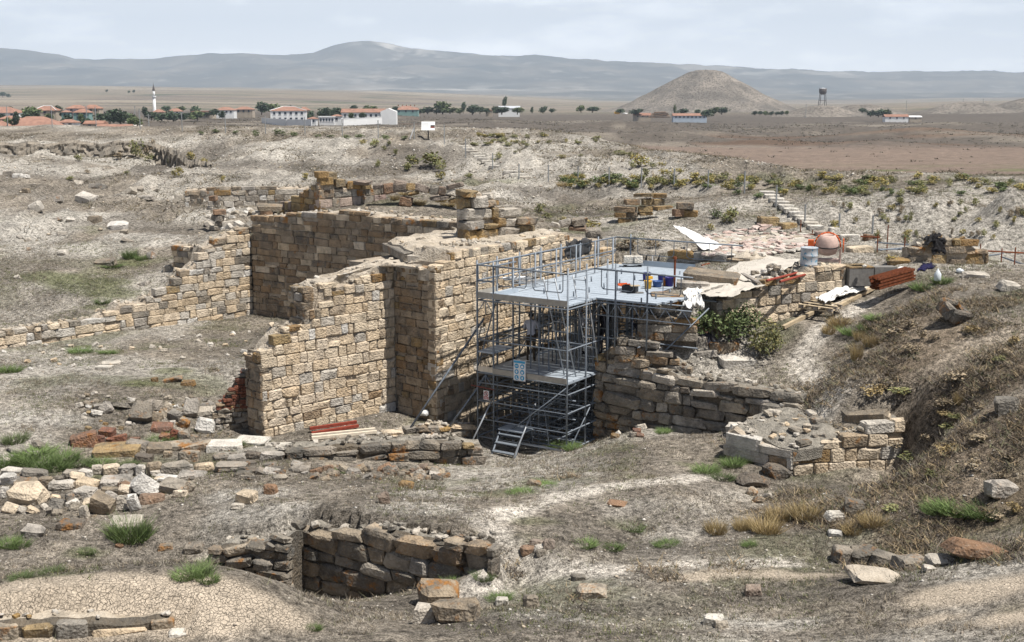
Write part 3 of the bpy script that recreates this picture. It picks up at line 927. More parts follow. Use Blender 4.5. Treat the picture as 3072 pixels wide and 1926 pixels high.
def masonry(name, label, P0, P1, top, base, ch=0.30, bl=0.46, depth=0.34, mat='cream', mats=None, core='core', cap='mudcap', seed=1,
            thick=0.9, limit=290, cat='wall', gap=0.012, shape=None, jut=0.035, off=0.0, tilt=0.018, dig=0.35, end_blocks=False, group=None, chv=0.2, blv=0.58, skip=0.0, weather=0.45, inset=(0.08, 0.08)):
    """a stone wall: every block a part; top and base are pixel edges or functions of the run"""
    r = random.Random(seed)
    P0, P1 = Vector(P0[:2]), Vector(P1[:2])
    L = (P1 - P0).length
    d = (P1 - P0) / L
    n = Vector((d.y, -d.x))
    zt = top if callable(top) else profile(top, P0, d)
    zb = base if callable(base) else profile(base, P0, d)
    ang = math.atan2(d.y, d.x)
    root = thing(name, label, cat, (P0.x, P0.y, 0), ang, group)
    shape = shape or (BLOCKS + RUBBLE[:5])
    mats = mats or [(1.0, mat)]
    tot = sum(w for w, _ in mats)

    def pick(z, s):
        if weather and z + ch * 1.6 > zt(s) and r.random() < weather:
            return M[r.choice(('tan_patina', 'lichen', 'ochre', 'grey'))]
        x = r.random() * tot
        for w, m_ in mats:
            x -= w
            if x <= 0:
                return M[m_]
        return M[mats[-1][1]]
    ss = np.linspace(0, L, 60)
    zlo, zhi = min(zb(s) for s in ss) - 0.1, max(zt(s) for s in ss)
    items = []
    z = zlo
    while z < zhi - 0.02:
        h = ch * r.uniform(1 - chv, 1 + chv)
        s = -bl * r.uniform(0.0, 0.9)
        while s < L:
            l = bl * r.uniform(1 - blv, 1 + blv * 1.15)
            a, e = max(s, 0.0), min(s + l, L)
            if L - e < 0.14:
                e = L
                l = e - s
            if e - a > 0.10:
                c = (a + e) / 2
                tz = zt(c)
                hh = h
                if z + h * 0.45 < tz and z + h > zb(c) - 0.12 and r.random() >= skip:
                    if z + h > tz and z + 1.6 * h > tz:
                        hh = max(0.6 * h, min(h * 1.15, tz - z))
                    elif r.random() < 0.06:
                        hh = h * 0.55
                    dd = depth * r.uniform(0.85, 1.25)
                    y = dd / 2 - r.uniform(0, jut) + off
                    items.append((r.choice(shape), pick(z, c), (c, y, z + hh / 2 + r.gauss(0, 0.008)), (e - a - gap * r.uniform(0.3, 1.3), dd, hh - gap * r.uniform(0.3, 1.3)),
                                  (r.gauss(0, tilt), r.gauss(0, tilt), r.gauss(0, tilt)) if r.random() < 0.75 else (r.gauss(0, tilt), r.gauss(0, tilt) + math.pi, r.gauss(0, tilt))))
            s += l
        z += h
    items.sort(key=lambda q: -q[3][0] * q[3][2])
    for me, m_, loc, size, rot in items[:limit]:
        put('stone', me, m_, loc, size, rot, root)
    if len(items) > limit:
        join_instances('small_stones', items[limit:], root)
    # core with its weathered top
    k = max(8, int(L / 0.22))
    vs, fs = [], []
    rr = np.linspace(inset[0], L - inset[1], k + 1)
    for s in rr:
        t = zt(s) - 0.05 + r.uniform(-0.03, 0.03)
        b0 = zb(s) - dig
        vs += [(s, 0.05 + off, b0), (s, 0.046 + off, t - 0.07), (s, 0.17 + off + r.uniform(0, 0.08), t), (s, thick * 0.6 + off, t + r.uniform(-0.02, 0.06)), (s, thick + off, t - r.uniform(0.02, 0.12)), (s, thick + off, b0)]
    for i in range(k):
        a = i * 6
        for j in range(5):
            fs.append((a + j, a + 6 + j, a + 7 + j, a + 1 + j))
    fs.append((0, 1, 2, 3, 4, 5))
    fs.append(tuple(k * 6 + 5 - j for j in range(6)))
    # loose chips on the broken top
    chips = []
    for q_ in range(int(L * 9)):
        s_ = r.uniform(inset[0], L - inset[1])
        w_ = r.uniform(0.05, 0.2)
        chips.append((r.choice(RUBBLE), M[r.choice((mats[0][1], 'grey', 'pale', cap))], (s_, r.uniform(0.12, thick * 0.95) + off, zt(s_) - 0.02 + w_ * 0.1), (w_, w_ * r.uniform(0.6, 1), w_ * r.uniform(0.3, 0.6)), (r.gauss(0, .25), r.gauss(0, .25), r.uniform(0, 6))))
    join_instances('loose_chips', chips, root)
    o = mesh_obj('core', vs, fs, M[core], root)
    o.data.materials.append(M[cap])
    for p in o.data.polygons[:]:
        if p.index < 5 * k and p.index % 5 in (2, 3):
            p.material_index = 1
    return root


def top_slab(name, parent, poly, z, mat, lift=0.05, seed=1, chips=60):
    """rough capping: irregular polygon (plan, ccw) with heights, rounded edge"""
    r = random.Random(seed)
    pts = []
    n = len(poly)
    for i in range(n):
        a, b2 = Vector(poly[i]), Vector(poly[(i + 1) % n])
        k = max(1, int((b2 - a).length / 0.35))
        for j in range(k):
            p = a.lerp(b2, j / k)
            pts.append(Vector((p.x + r.uniform(-0.09, 0.09), p.y + r.uniform(-0.09, 0.09), z(p.x, p.y) if callable(z) else z)))
    c = sum((p for p in pts), Vector()) / len(pts)
    m = len(pts)
    vs = [(p.x, p.y, p.z - 0.35) for p in pts] + [(p.x, p.y, p.z - 0.02 + r.uniform(-0.03, 0.03)) for p in pts]
    rings = [0.9, 0.6, 0.3]
    for k in rings:
        vs += [(c.x + (p.x - c.x) * k, c.y + (p.y - c.y) * k, (z(c.x + (p.x - c.x) * k, c.y + (p.y - c.y) * k) if callable(z) else z) + lift + r.uniform(-0.08, 0.07)) for p in pts]
    vs.append((c.x, c.y, (z(c.x, c.y) if callable(z) else z) + lift))
    fs = []
    for q in range(4):
        for i in range(m):
            fs.append((q * m + i, q * m + (i + 1) % m, (q + 1) * m + (i + 1) % m, (q + 1) * m + i))
    for i in range(m):
        fs.append((4 * m + i, 4 * m + (i + 1) % m, 5 * m))
    xs_, ys_ = [p.x for p in pts], [p.y for p in pts]
    lst = []
    while len(lst) < chips:
        x, y = r.uniform(min(xs_), max(xs_)), r.uniform(min(ys_), max(ys_))
        if in_poly(np.array([x]), np.array([y]), [(p.x, p.y) for p in pts])[0]:
            w_ = r.uniform(0.05, 0.22)
            lst.append((r.choice(RUBBLE), M[r.choice(('grey', 'pale', 'cream', 'mudcap'))], (x, y, (z(x, y) if callable(z) else z) + lift * 0.8), (w_, w_ * r.uniform(0.6, 1), w_ * 0.45), (r.gauss(0, .2), r.gauss(0, .2), r.uniform(0, 6))))
    join_instances('loose_chips', lst, parent)
    return mesh_obj(name, vs, fs, mat, parent)


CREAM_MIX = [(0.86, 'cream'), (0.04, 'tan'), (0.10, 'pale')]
TAN_SHADED_MIX = [(0.62, 'tan'), (0.22, 'tan_patina'), (0.16, 'cream')]
WEATHER = [(0.5, 'tan_patina'), (0.3, 'ochre'), (0.2, 'grey')]
n_of = lambda d: Vector((d.y, -d.x))
A0 = W(792, 1312, 1.5).to_2d()
dA = (A1 - A0).normalized()
nA = n_of(dA)
A_TH = 0.95
# front wall of the gate tower
top_A = [(788, 1052), (822, 1048), (826, 1006), (850, 1003), (850, 985), (920, 973), (924, 918), (958, 916), (962, 852), (1045, 850), (1120, 818), (1190, 800)]
front = masonry('gate_wall', 'stepped sunlit wall of cream ashlar left of the scaffold, its broken end beside red bricks', A0, A1, top_A,
                [(780, 1318), (1000, 1290), (1190, 1245)], mats=CREAM_MIX, seed=11, thick=A_TH, ch=0.295, bl=0.43)
# its broken ends face away from the sun
Aend = A0 - nA * A_TH
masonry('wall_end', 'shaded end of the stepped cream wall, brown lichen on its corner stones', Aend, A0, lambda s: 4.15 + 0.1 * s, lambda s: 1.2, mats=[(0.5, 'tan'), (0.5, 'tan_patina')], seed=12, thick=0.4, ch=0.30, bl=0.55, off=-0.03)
sA = on_plane(924, 930, A0, dA)[0]
Q = A0 + dA * sA
masonry('wall_end', 'shaded broken end high on the stepped wall above the court', Q - nA * A_TH, Q - nA * 0.02, lambda s: 6.05, lambda s: 4.3, mats=WEATHER, seed=13, thick=0.5, ch=0.30, bl=0.5, off=-0.06, jut=0.14)
# buttress: patina brown, darkened to stand in for part of its shade
dB = (B1 - A1).normalized()
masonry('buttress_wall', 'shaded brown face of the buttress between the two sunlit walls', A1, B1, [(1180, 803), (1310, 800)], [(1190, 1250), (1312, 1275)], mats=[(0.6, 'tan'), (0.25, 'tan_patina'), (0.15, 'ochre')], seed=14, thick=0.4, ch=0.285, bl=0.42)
# passage wall behind the scaffold
top_C = [(1300, 800), (1322, 792), (1346, 786), (1350, 748), (1393, 743), (1446, 733), (1582, 722), (1618, 711), (1684, 690), (1690, 700), (1760, 735), (1860, 745)]
masonry('passage_wall', 'tall sunlit cream wall running back behind the scaffold', B1, C1, top_C, [(1300, 1290), (1440, 1300), (1700, 1180), (1900, 1100)], mats=CREAM_MIX, seed=15, thick=1.6, inset=(0.5, 0.05), ch=0.295, bl=0.43, limit=298)
# tower top: two tiers of mud capping
tower = thing('tower_top', 'mud capped top of the gate tower between court and passage wall', 'wall')
nC = n_of(DC)
Cm = B1 + DC * 8.2
t1 = [A0 + dA * (sA + 0.3) - nA * 0.18, A1 - nA * 0.15, B1 - nC * 0.2, B1 + DC * 1.2 - nC * 0.25, B1 + DC * 1.3 - nC * 3.0, A1 - nA * 1.4, A0 + dA * (sA + 0.3) - nA * 0.9]
top_slab('lower_capping', tower, [(p.x, p.y) for p in t1], lambda x, y: 6.02 + 0.42 * min(1, max(0, ((Vector((x, y)) - A0).dot(dA) - sA) / (4.9 - sA))), M['mudcap'], 0.06, 3)
T2a, T2b = W(1168, 752, 6.55).to_2d(), W(1345, 786, 6.55).to_2d()
zt2 = lambda x, y: 6.86 + 0.02 * max(0, y - 41)
t2 = [T2a, W(1240, 786, 6.5).to_2d(), T2b, B1 + DC * 0.9 - nC * 0.2, Cm - nC * 0.2, Cm - nC * 3.4, W(1330, 690, 7.0).to_2d(), W(1215, 715, 6.9).to_2d()]
top_slab('upper_capping', tower, [(p.x, p.y) for p in t2], zt2, M['mudcap'], 0.08, 4)
for i, (u0, v0, u1, v1, hh) in enumerate([(1165, 752, 1228, 786, 0.3), (1232, 787, 1272, 790, 0.26), (1274, 790, 1330, 790, 0.3), (1332, 790, 1362, 770, 0.34)]):
    a, b_ = W(u0, v0, 6.5), W(u1, v1, 6.5)
    put('stone', BLOCKS[i], M['pale'] if i else M['grey'], (a + b_) / 2 + Vector((0, 0.12, hh / 2)), ((b_ - a).length * 0.98, 0.5, hh), (0, 0, math.atan2((b_ - a).y, (b_ - a).x)), tower)
mb = MB()
core_poly = [A1 - nA * 0.8 + dA * 0.5, B1 - nC * 0.9 + DC * 0.4, C1 - nC * 0.5, C1 - nC * 4.2, Vector((-0.9, 48.6)), A1 - nA * 2.6]
mb.prism([(p.x, p.y) for p in core_poly], 0.5, 6.35)
mb.build('core', M['core'], tower)

# court behind: back wall in shade, some of it put into its brown, long stepped wall in sun
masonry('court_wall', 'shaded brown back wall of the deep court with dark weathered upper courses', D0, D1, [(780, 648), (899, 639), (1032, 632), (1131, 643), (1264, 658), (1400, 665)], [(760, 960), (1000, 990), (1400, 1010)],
        mats=TAN_SHADED_MIX, seed=16, thick=1.5, ch=0.31, bl=0.62, limit=298)
dE = (D0 - E0).normalized()
top_E = [(-60, 1005), (0, 996), (60, 984), (176, 968), (300, 955), (305, 937), (352, 932), (356, 910), (434, 906), (436, 888), (471, 886), (474, 864), (524, 860), (528, 834), (544, 830), (548, 812), (574, 810), (578, 788), (605, 786), (607, 742), (623, 737), (683, 700), (730, 683), (783, 676)]
masonry('long_wall', 'long sunlit wall of the court stepping down to the ruin edge', E0, D0, top_E, [(-60, 1085), (0, 1070), (133, 1048), (361, 1012), (577, 965), (783, 945)], mats=[(0.62, 'cream'), (0.3, 'pale'), (0.08, 'grey')], seed=17, thick=0.85, ch=0.30, bl=0.50, limit=298)
sR, zR = on_plane(623, 737, E0, dE)
R1 = E0 + dE * sR
nE = n_of(dE)
masonry('return_wall', 'short dark return wall behind the stepped end of the long court wall', R1 - nE * 2.3 - dE * 0.5, R1 - nE * 0.05, lambda s: zR - 0.05, lambda s: zR - 1.05, mats=[(0.5, 'grey'), (0.5, 'cream')], seed=18, thick=0.6, ch=0.26, bl=0.5)
# upper wall with pink blocks
Fc = W(960, 640, 6.72).to_2d()
Fr = W(1160, 621, 6.75).to_2d()
Fl = W(838, 634, 6.6).to_2d()
masonry('pink_block_wall', 'upper wall of large pink and grey blocks with ochre top course', Fc, Fr, [(958, 562), (1100, 556), (1160, 563)], [(958, 642), (1160, 628)], mats=[(0.7, 'pink'), (0.3, 'grey')], seed=19, thick=0.9, ch=0.40, bl=0.62, chv=0.08)
masonry('ochre_wall', 'ochre shaded wall stepping up to the corner of the pink block wall', Fl, Fc, [(838, 606), (880, 592), (905, 575), (935, 560), (960, 540)], [(838, 645), (960, 650)], mats=[(0.8, 'ochre'), (0.2, 'brown')], seed=20, thick=0.9, ch=0.34, bl=0.50)
crown = thing('ochre_top_course', 'ochre blocks lying along the top of the pink block wall', 'wall')
for i, (u, v, wd, hh) in enumerate([(975, 543, 0.62, 0.36), (1015, 549, 0.55, 0.36), (1056, 555, 0.68, 0.36), (1093, 556, 0.5, 0.34), (965, 524, 0.55, 0.3), (990, 527, 0.5, 0.34)]):
    p = WD(u, v, Fc.y + (u - 960) / 200 * (Fr.y - Fc.y) + 0.2)
    put('stone', BLOCKS[i], M['ochre'], p, (wd, 0.6, hh), (0, 0, 0.5 + 0.1 * math.sin(i * 3)), crown)
# collapsed tower corner of big ochre blocks
K0, K1 = W(1388, 738, 6.75).to_2d(), W(1608, 716, 6.75).to_2d()
masonry('collapsed_corner', 'tall heap of big ochre and grey blocks above the passage wall', K0, K1, [(1386, 572), (1448, 570), (1450, 606), (1490, 600), (1492, 622), (1550, 628), (1552, 650), (1580, 652), (1584, 680), (1612, 700)], [(1386, 742), (1612, 722)],
        mats=[(0.45, 'ochre'), (0.3, 'pale'), (0.25, 'grey')], seed=21, thick=1.1, inset=(0.6, 0.6), ch=0.40, bl=0.78, depth=0.6, shape=RUBBLE, jut=0.35, core='core', tilt=0.05)
# far wall on the left
masonry('far_ashlar_wall', 'low distant wall of grey ashlar beside the left slope', W(556, 616, 5.75), W(940, 606, 5.8), [(556, 566), (700, 562), (935, 560)], [(556, 616), (935, 612)], mats=[(0.6, 'grey'), (0.4, 'pale')], seed=22, thick=0.7, ch=0.33, bl=0.62, chv=0.05)
# brick buttress and its rubble foot
bk0, bk1 = W(640, 1300, 1.5).to_2d(), Aend + Vector((0.05, 0.1))
masonry('brick_buttress', 'crumbling stepped red brick pier at the end of the stepped wall', bk0 + (bk1 - bk0) * 0.1, bk1, [(655, 1222), (690, 1172), (720, 1130), (752, 1090)], [(640, 1216), (760, 1216)], mats=[(1, 'brick')], seed=23, ch=0.11, bl=0.27, depth=0.2, thick=0.5, core='coredark', cap='brick', gap=0.012, dig=0.1)
masonry('rubble_footing', 'dark rubble footing under the red brick pier', bk0, bk1, [(640, 1238), (690, 1212), (760, 1214)], [(640, 1310), (760, 1310)], mats=[(1, 'grey')], seed=24, ch=0.17, bl=0.26, depth=0.3, thick=0.6, shape=RUBBLE, tilt=0.1, core='coredark', cap='gravelcap')
# low walls in front of the tower
masonry('terrace_wall', 'low rough terrace wall below the buttress and the propped poles', W(1060, 1340, 1.05), W(1428, 1318, 0.95), [(1060, 1320), (1200, 1290), (1300, 1272), (1428, 1280)], [(1060, 1345), (1428, 1325)], mats=[(0.6, 'cream'), (0.4, 'grey')], seed=25, ch=0.27, bl=0.46, shape=RUBBLE, tilt=0.06, jut=0.12, thick=0.6)
masonry('dark_rubble_wall', 'low black crusted rubble wall across the front of the gate', W(640, 1408, 1.35), W(1452, 1408, 0.85), [(640, 1375), (760, 1360), (900, 1345), (1050, 1330), (1200, 1326), (1330, 1318), (1450, 1335)], [(640, 1410), (1452, 1412)], mats=[(0.75, 'greydark'), (0.25, 'grey')], seed=26, ch=0.27, bl=0.6, shape=RUBBLE, tilt=0.07, jut=0.2, thick=1.0, core='coredark', cap='gravelcap')
# foreground walls
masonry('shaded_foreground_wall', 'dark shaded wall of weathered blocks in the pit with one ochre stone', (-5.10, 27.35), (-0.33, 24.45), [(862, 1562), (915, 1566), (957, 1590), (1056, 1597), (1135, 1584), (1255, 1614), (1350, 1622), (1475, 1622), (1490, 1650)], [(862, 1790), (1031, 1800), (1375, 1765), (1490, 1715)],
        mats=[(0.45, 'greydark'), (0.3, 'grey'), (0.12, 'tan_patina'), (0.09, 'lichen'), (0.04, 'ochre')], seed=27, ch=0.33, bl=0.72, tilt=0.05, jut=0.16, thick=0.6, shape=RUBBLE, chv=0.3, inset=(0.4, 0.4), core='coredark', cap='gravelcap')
masonry('pit_edge_wall', 'black broken wall edge at the pit beside the shaded foreground wall', W(628, 1705, 1.25), W(872, 1770, 0.95), [(628, 1650), (680, 1628), (760, 1640), (800, 1620), (850, 1612), (872, 1600)], [(628, 1712), (872, 1790)], mats=[(1, 'greydark')], seed=28, ch=0.2, bl=0.45, shape=RUBBLE, tilt=0.12, jut=0.2, core='coredark', cap='gravelcap')
masonry('buried_block_wall', 'row of big ochre blocks half buried under cracked clay at the bottom edge', W(-60, 1945, 2.85), W(522, 1890, 3.0), [(-60, 1868), (120, 1862), (250, 1858), (330, 1862), (522, 1845)], [(-60, 1990), (522, 1905)], mats=[(0.6, 'ochre'), (0.4, 'cream')], seed=29, ch=0.40, bl=0.85, depth=0.5, tilt=0.03, core='coredark', cap='mudcap', thick=0.8)
# walls on the right
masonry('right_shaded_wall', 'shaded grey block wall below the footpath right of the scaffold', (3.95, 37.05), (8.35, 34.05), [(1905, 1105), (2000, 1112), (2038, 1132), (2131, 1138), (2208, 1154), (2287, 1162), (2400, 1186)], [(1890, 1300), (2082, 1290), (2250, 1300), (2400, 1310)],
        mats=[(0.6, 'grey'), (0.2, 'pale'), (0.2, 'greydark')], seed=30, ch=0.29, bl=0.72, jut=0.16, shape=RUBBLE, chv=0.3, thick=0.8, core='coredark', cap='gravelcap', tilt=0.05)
masonry('block_pier', 'leaning pier of stacked long grey blocks against the scaffold', W(1782, 1330, 0.95), W(1930, 1296, 1.7), [(1782, 1085), (1810, 1050), (1840, 1020), (1900, 1060), (1930, 1095)], [(1782, 1340), (1930, 1310)], mats=[(0.6, 'grey'), (0.4, 'lichen')], seed=31, ch=0.34, bl=0.95, depth=0.5, tilt=0.04, jut=0.2, thick=0.8, core='coredark', shape=RUBBLE, chv=0.3)
masonry('ledge_wall', 'stepped ledge of grey stones descending below the bush', W(1846, 1040, 4.3), W(2075, 1125, 3.55), [(1846, 1008), (1930, 1022), (2000, 1068), (2075, 1108)], [(1846, 1075), (1940, 1105), (2075, 1135)], mats=[(0.7, 'grey'), (0.3, 'lichen')], seed=32, ch=0.28, bl=0.62, tilt=0.06, jut=0.1, core='coredark', cap='gravelcap', thick=0.9)
masonry('bench_wall', 'low shaded stone bench between the deck and the bush', W(1912, 1005, 4.6), W(2090, 1012, 4.6), [(1912, 948), (1990, 950), (2090, 962)], [(1912, 1010), (2090, 1016)], mats=[(0.6, 'grey'), (0.2, 'pale'), (0.2, 'lichen')], seed=33, ch=0.26, bl=0.6, core='coredark', cap='gravelcap', thick=0.9)
masonry('upper_right_wall', 'sunlit stepped wall of squared blocks beside the pallet', W(2149, 975, 4.85), W(2535, 886, 5.4), [(2147, 908), (2184, 907), (2187, 877), (2282, 872), (2286, 842), (2422, 832), (2425, 800), (2535, 796)], [(2147, 1010), (2300, 990), (2535, 930)], mats=[(0.8, 'cream'), (0.2, 'grey')], seed=34, ch=0.315, bl=0.48, chv=0.06, thick=0.8, cap='gravelcap')
LRc = W(2376, 1428, 1.95).to_2d()
masonry('platform_wall', 'shaded side of the low stone platform with worn white corner blocks', W(2168, 1380, 2.0), LRc, [(2168, 1288), (2200, 1280), (2300, 1340), (2376, 1352)], [(2168, 1392), (2376, 1440)], mats=[(0.7, 'pale'), (0.3, 'grey')], seed=35, ch=0.36, bl=0.95, thick=0.8, cap='gravelcap')
masonry('platform_wall', 'sunlit front of the low stone platform in the dry grass', LRc, W(2712, 1345, 2.55), [(2376, 1352), (2480, 1335), (2560, 1310), (2640, 1268), (2700, 1262)], [(2376, 1455), (2470, 1440), (2590, 1405), (2712, 1375)], mats=[(0.75, 'cream'), (0.25, 'pale')], seed=36, ch=0.33, bl=0.55, thick=0.9, cap='gravelcap')
plat = thing('stone_platform', 'worn gravelly top of the low stone platform crossed by the footpath', 'platform')
pl = [W(2195, 1282, 2.84), W(2376, 1343, 2.74), W(2470, 1328, 2.82), W(2560, 1300, 2.92), W(2690, 1258, 3.18), W(2695, 1212, 3.55), W(2500, 1190, 3.46), W(2400, 1192, 3.42), W(2290, 1225, 3.15)]
pz = RBF(np.array([list(q) for q in pl] + [list(W(2420, 1270, 3.1))]))
top_slab('earth_top', plat, [(q.x, q.y) for q in pl], lambda x, y: float(pz(np.array([x]), np.array([y]))[0]) - 0.06 + 0.22 * (float(fbm(np.array([x]), np.array([y]), 0.5, 3, 7)[0]) - 0.5), M['gravelcap'], 0.03, 9)
plr = random.Random(8)
for i in range(60):
    q = W(plr.uniform(2200, 2680), plr.uniform(1200, 1335), 3.1)
    zz_ = float(pz(np.array([q.x]), np.array([q.y]))[0])
    if in_poly(np.array([q.x]), np.array([q.y]), [(a.x, a.y) for a in pl])[0]:
        w_ = plr.uniform(0.1, 0.5)
        put('stone', plr.choice(RUBBLE), M[plr.choice(('grey', 'pale', 'grey', 'greydark'))], (q.x, q.y, zz_), (w_, w_ * 0.7, w_ * 0.32), (plr.gauss(0, .1), plr.gauss(0, .1), plr.uniform(0, 6)), plat)
# back and far side of the passage, behind the scaffold
masonry('passage_end_wall', 'rubble end wall of the passage behind the scaffold', C1, (6.9, 46.9), lambda s: 5.5, lambda s: 0.5, mats=[(0.6, 'grey'), (0.4, 'cream')], seed=40, limit=60, bl=0.6, thick=0.6)
masonry('passage_side_wall', 'dark rough wall along the far side of the passage under the deck', (6.9, 46.9), (5.9, 40.4), lambda s: 5.6, lambda s: 0.5, mats=[(1, 'grey')], seed=41, limit=60, bl=0.6, thick=0.6, core='coredark')
masonry('passage_side_wall', 'dark rough wall beside the block pier under the deck', (5.9, 40.4), (3.9, 37.9), lambda s: 5.0 - 0.6 * s, lambda s: 0.6, mats=[(1, 'grey')], seed=42, limit=60, bl=0.7, thick=0.8, core='coredark')
# ------------------------------------------------------------------ simple materials
M['galv'] = m_plain('galvanised_steel', (0.19, 0.215, 0.245), 0.5, 0.15, 0.2, 14)
M['deck'] = m_plain('galvanised_deck', (0.40, 0.45, 0.50), 0.5, 0.1, 0.1, 5)
M['alu'] = m_plain('aluminium', (0.36, 0.38, 0.40), 0.4, 0.3, 0.1, 8)
M['toe'] = m_plain('toe_board', (0.38, 0.35, 0.30), 0.7, 0.1, 0.15, 6)
M['rust'] = m_plain('rusty_steel', (0.20, 0.065, 0.03), 0.75, 0.3, 0.4, 12)
M['redpaint'] = m_plain('red_oxide_paint', (0.26, 0.055, 0.035), 0.55, 0.0, 0.3, 8)
M['wood'] = m_plain('weathered_timber', (0.46, 0.37, 0.25), 0.8, 0, 0.25, 7, 0.3)
M['wood_pale'] = m_plain('pale_timber', (0.66, 0.58, 0.46), 0.8, 0, 0.15, 7, 0.2)
M['plank_grey'] = m_plain('grey_plank', (0.28, 0.25, 0.22), 0.85, 0, 0.25, 9, 0.3)
M['tarp'] = m_plain('white_tarpaulin', (0.74, 0.73, 0.70), 0.6, 0, 0.06, 2)
M['tarp_dirty'] = m_plain('dusty_geotextile', (0.50, 0.46, 0.40), 0.9, 0, 0.12, 2.5, 0.2)
M['black'] = m_plain('black_cloth', (0.018, 0.017, 0.018), 0.95, 0, 0.3, 10)
M['greycloth'] = m_plain('grey_cloth', (0.06, 0.058, 0.058), 0.95, 0, 0.3, 10)
M['orange'] = m_plain('orange_paint', (0.62, 0.12, 0.03), 0.45, 0, 0.15, 10)
M['pinkdrum'] = m_plain('dusty_pink_drum', (0.55, 0.40, 0.34), 0.7, 0, 0.15, 8)
M['blue'] = m_plain('blue_plastic', (0.05, 0.10, 0.26), 0.4, 0, 0.1, 10)
M['navy'] = m_plain('navy_plastic', (0.03, 0.025, 0.16), 0.4, 0, 0.1, 10)
M['yellow'] = m_plain('yellow_plastic', (0.72, 0.40, 0.04), 0.4, 0, 0.1, 10)
M['white'] = m_plain('white_paint', (0.78, 0.78, 0.77), 0.5, 0, 0.03, 6)
M['blackplastic'] = m_plain('black_plastic', (0.02, 0.02, 0.022), 0.4, 0, 0.1, 10)
M['concrete'] = m_plain('grey_concrete', (0.20, 0.19, 0.175), 0.9, 0, 0.2, 10, 0.3)
M['skin'] = m_plain('skin', (0.33, 0.19, 0.12), 0.6, 0, 0.05, 10)
M['shirt'] = m_plain('pale_shirt', (0.66, 0.66, 0.72), 0.85, 0, 0.05, 10)
M['darkwear'] = m_plain('dark_clothes', (0.03, 0.03, 0.04), 0.9, 0, 0.2, 10)
M['trousers'] = m_plain('brown_trousers', (0.10, 0.075, 0.05), 0.9, 0, 0.2, 10)
M['hair'] = m_plain('dark_hair', (0.012, 0.01, 0.009), 0.7, 0, 0.1, 10)
M['jug'] = m_plain('translucent_plastic', (0.62, 0.66, 0.68), 0.3, 0, 0.05, 10)
M['post'] = m_plain('grey_fence_post', (0.30, 0.31, 0.31), 0.6, 0.3, 0.1, 10)
M['signblue'] = m_plain('sign_blue', (0.07, 0.36, 0.60), 0.5, 0, 0.03, 10)
M['signred'] = m_plain('sign_red', (0.42, 0.07, 0.06), 0.5, 0, 0.05, 10)
M['signdark'] = m_plain('sign_dark', (0.05, 0.045, 0.04), 0.5, 0, 0.05, 10)

# drum with splashes of blue paint
m, t, b = new_mat('splashed_drum')
p = position(t)
nn = noise(t, p, 9.0, 5, 0.7)
t.links.new(mixc(t, ramp(t, nn, [(0.55, 0), (0.58, 1)]), (0.42, 0.44, 0.46), (0.08, 0.24, 0.36)), b.inputs['Base Color'])
b.inputs['Roughness'].default_value = 0.6
M['drum'] = m

# ------------------------------------------------------------------ scaffold
SA = math.radians(57)                     # long axis
sd = Vector((math.cos(SA), math.sin(SA), 0))
sn = Vector((math.sin(SA), -math.cos(SA), 0))
DECK, LOWER, FOOT = 5.76, 3.34, 0.9
S0 = W(1480, 893, DECK)
S0.z = 0
S0 = S0 - Vector((0, 0, 0))
sc = thing('scaffold', 'grey steel tube scaffold with two working decks filling the gate passage', 'scaffold')
BAY = 2.72                                 # width of the front bay
TR = 0.030


def sp(a, c, z):
    """a along the passage, c across it to the right, z up"""
    q = S0 + sd * a + sn * c
    return Vector((q.x, q.y, z))


part_n = [0]


def tube_part(name, a, b, r=TR, mat='galv', n=6):
    part_n[0] += 1
    return MB().tube(a, b, r, n).build(name, M[mat], sc, True)


# plan of the posts: front bay juts out, main grid behind it
acol = [0.0, 1.15, 2.5, 3.85, 5.2, 6.55, 7.9, 9.3]
ccol = [-0.62, 0.0, BAY]
ccol2 = [3.5, 4.6]
for i, a in enumerate(acol):
    for c in ccol:
        if c < 0 and a > 8:
            continue
        zt_ = DECK + (1.15 if (c <= 0 or i in (0, 1, 2)) else 0.12)
        tube_part('post', sp(a, c, FOOT - 0.35), sp(a, c, zt_))
for a in (1.6, 3.3, 5.2, 7.2, 9.3):
    for c in ccol2:
        tube_part('post', sp(a, c, 4.3 if a < 2 else FOOT), sp(a, c, DECK + (1.15 if a < 1.7 else -0.05)))
for a in (0.55, 1.15, 1.9, 2.5, 3.2, 3.85, 4.5, 5.2, 5.9, 6.55):
    for c in (0.68, 1.36, 2.04, 3.1):
        if (a > 1.6 or c < 2.5) and not (a < 1 and c != 1.36):
            tube_part('post', sp(a, c, FOOT - 0.1), sp(a, c, DECK - 0.07), 0.026, 'galv', 5)
# rails with hanging ladder frames (guard-rail panels), left side and front
for zr in (DECK + 0.5, DECK + 1.0):
    tube_part('rail', sp(0, -0.62, zr), sp(9.3, -0.62, zr))
    tube_part('rail', sp(0, -0.62, zr), sp(0, 0, zr))
tube_part('rail', sp(0, 0, DECK + 1.0), sp(0, BAY, DECK + 0.95))
tube_part('rail', sp(0, 0, DECK + 1.0), sp(1.3, 0, DECK + 1.0))
tube_part('rail', sp(0, BAY, DECK + 0.95), sp(1.6, BAY, DECK + 0.95))
tube_part('rail', sp(1.6, BAY, DECK + 0.95), sp(1.6, 6.1, DECK + 0.92))
tube_part('rail', sp(9.3, -0.62, DECK + 1.0), sp(9.3, 4.5, DECK + 1.0))


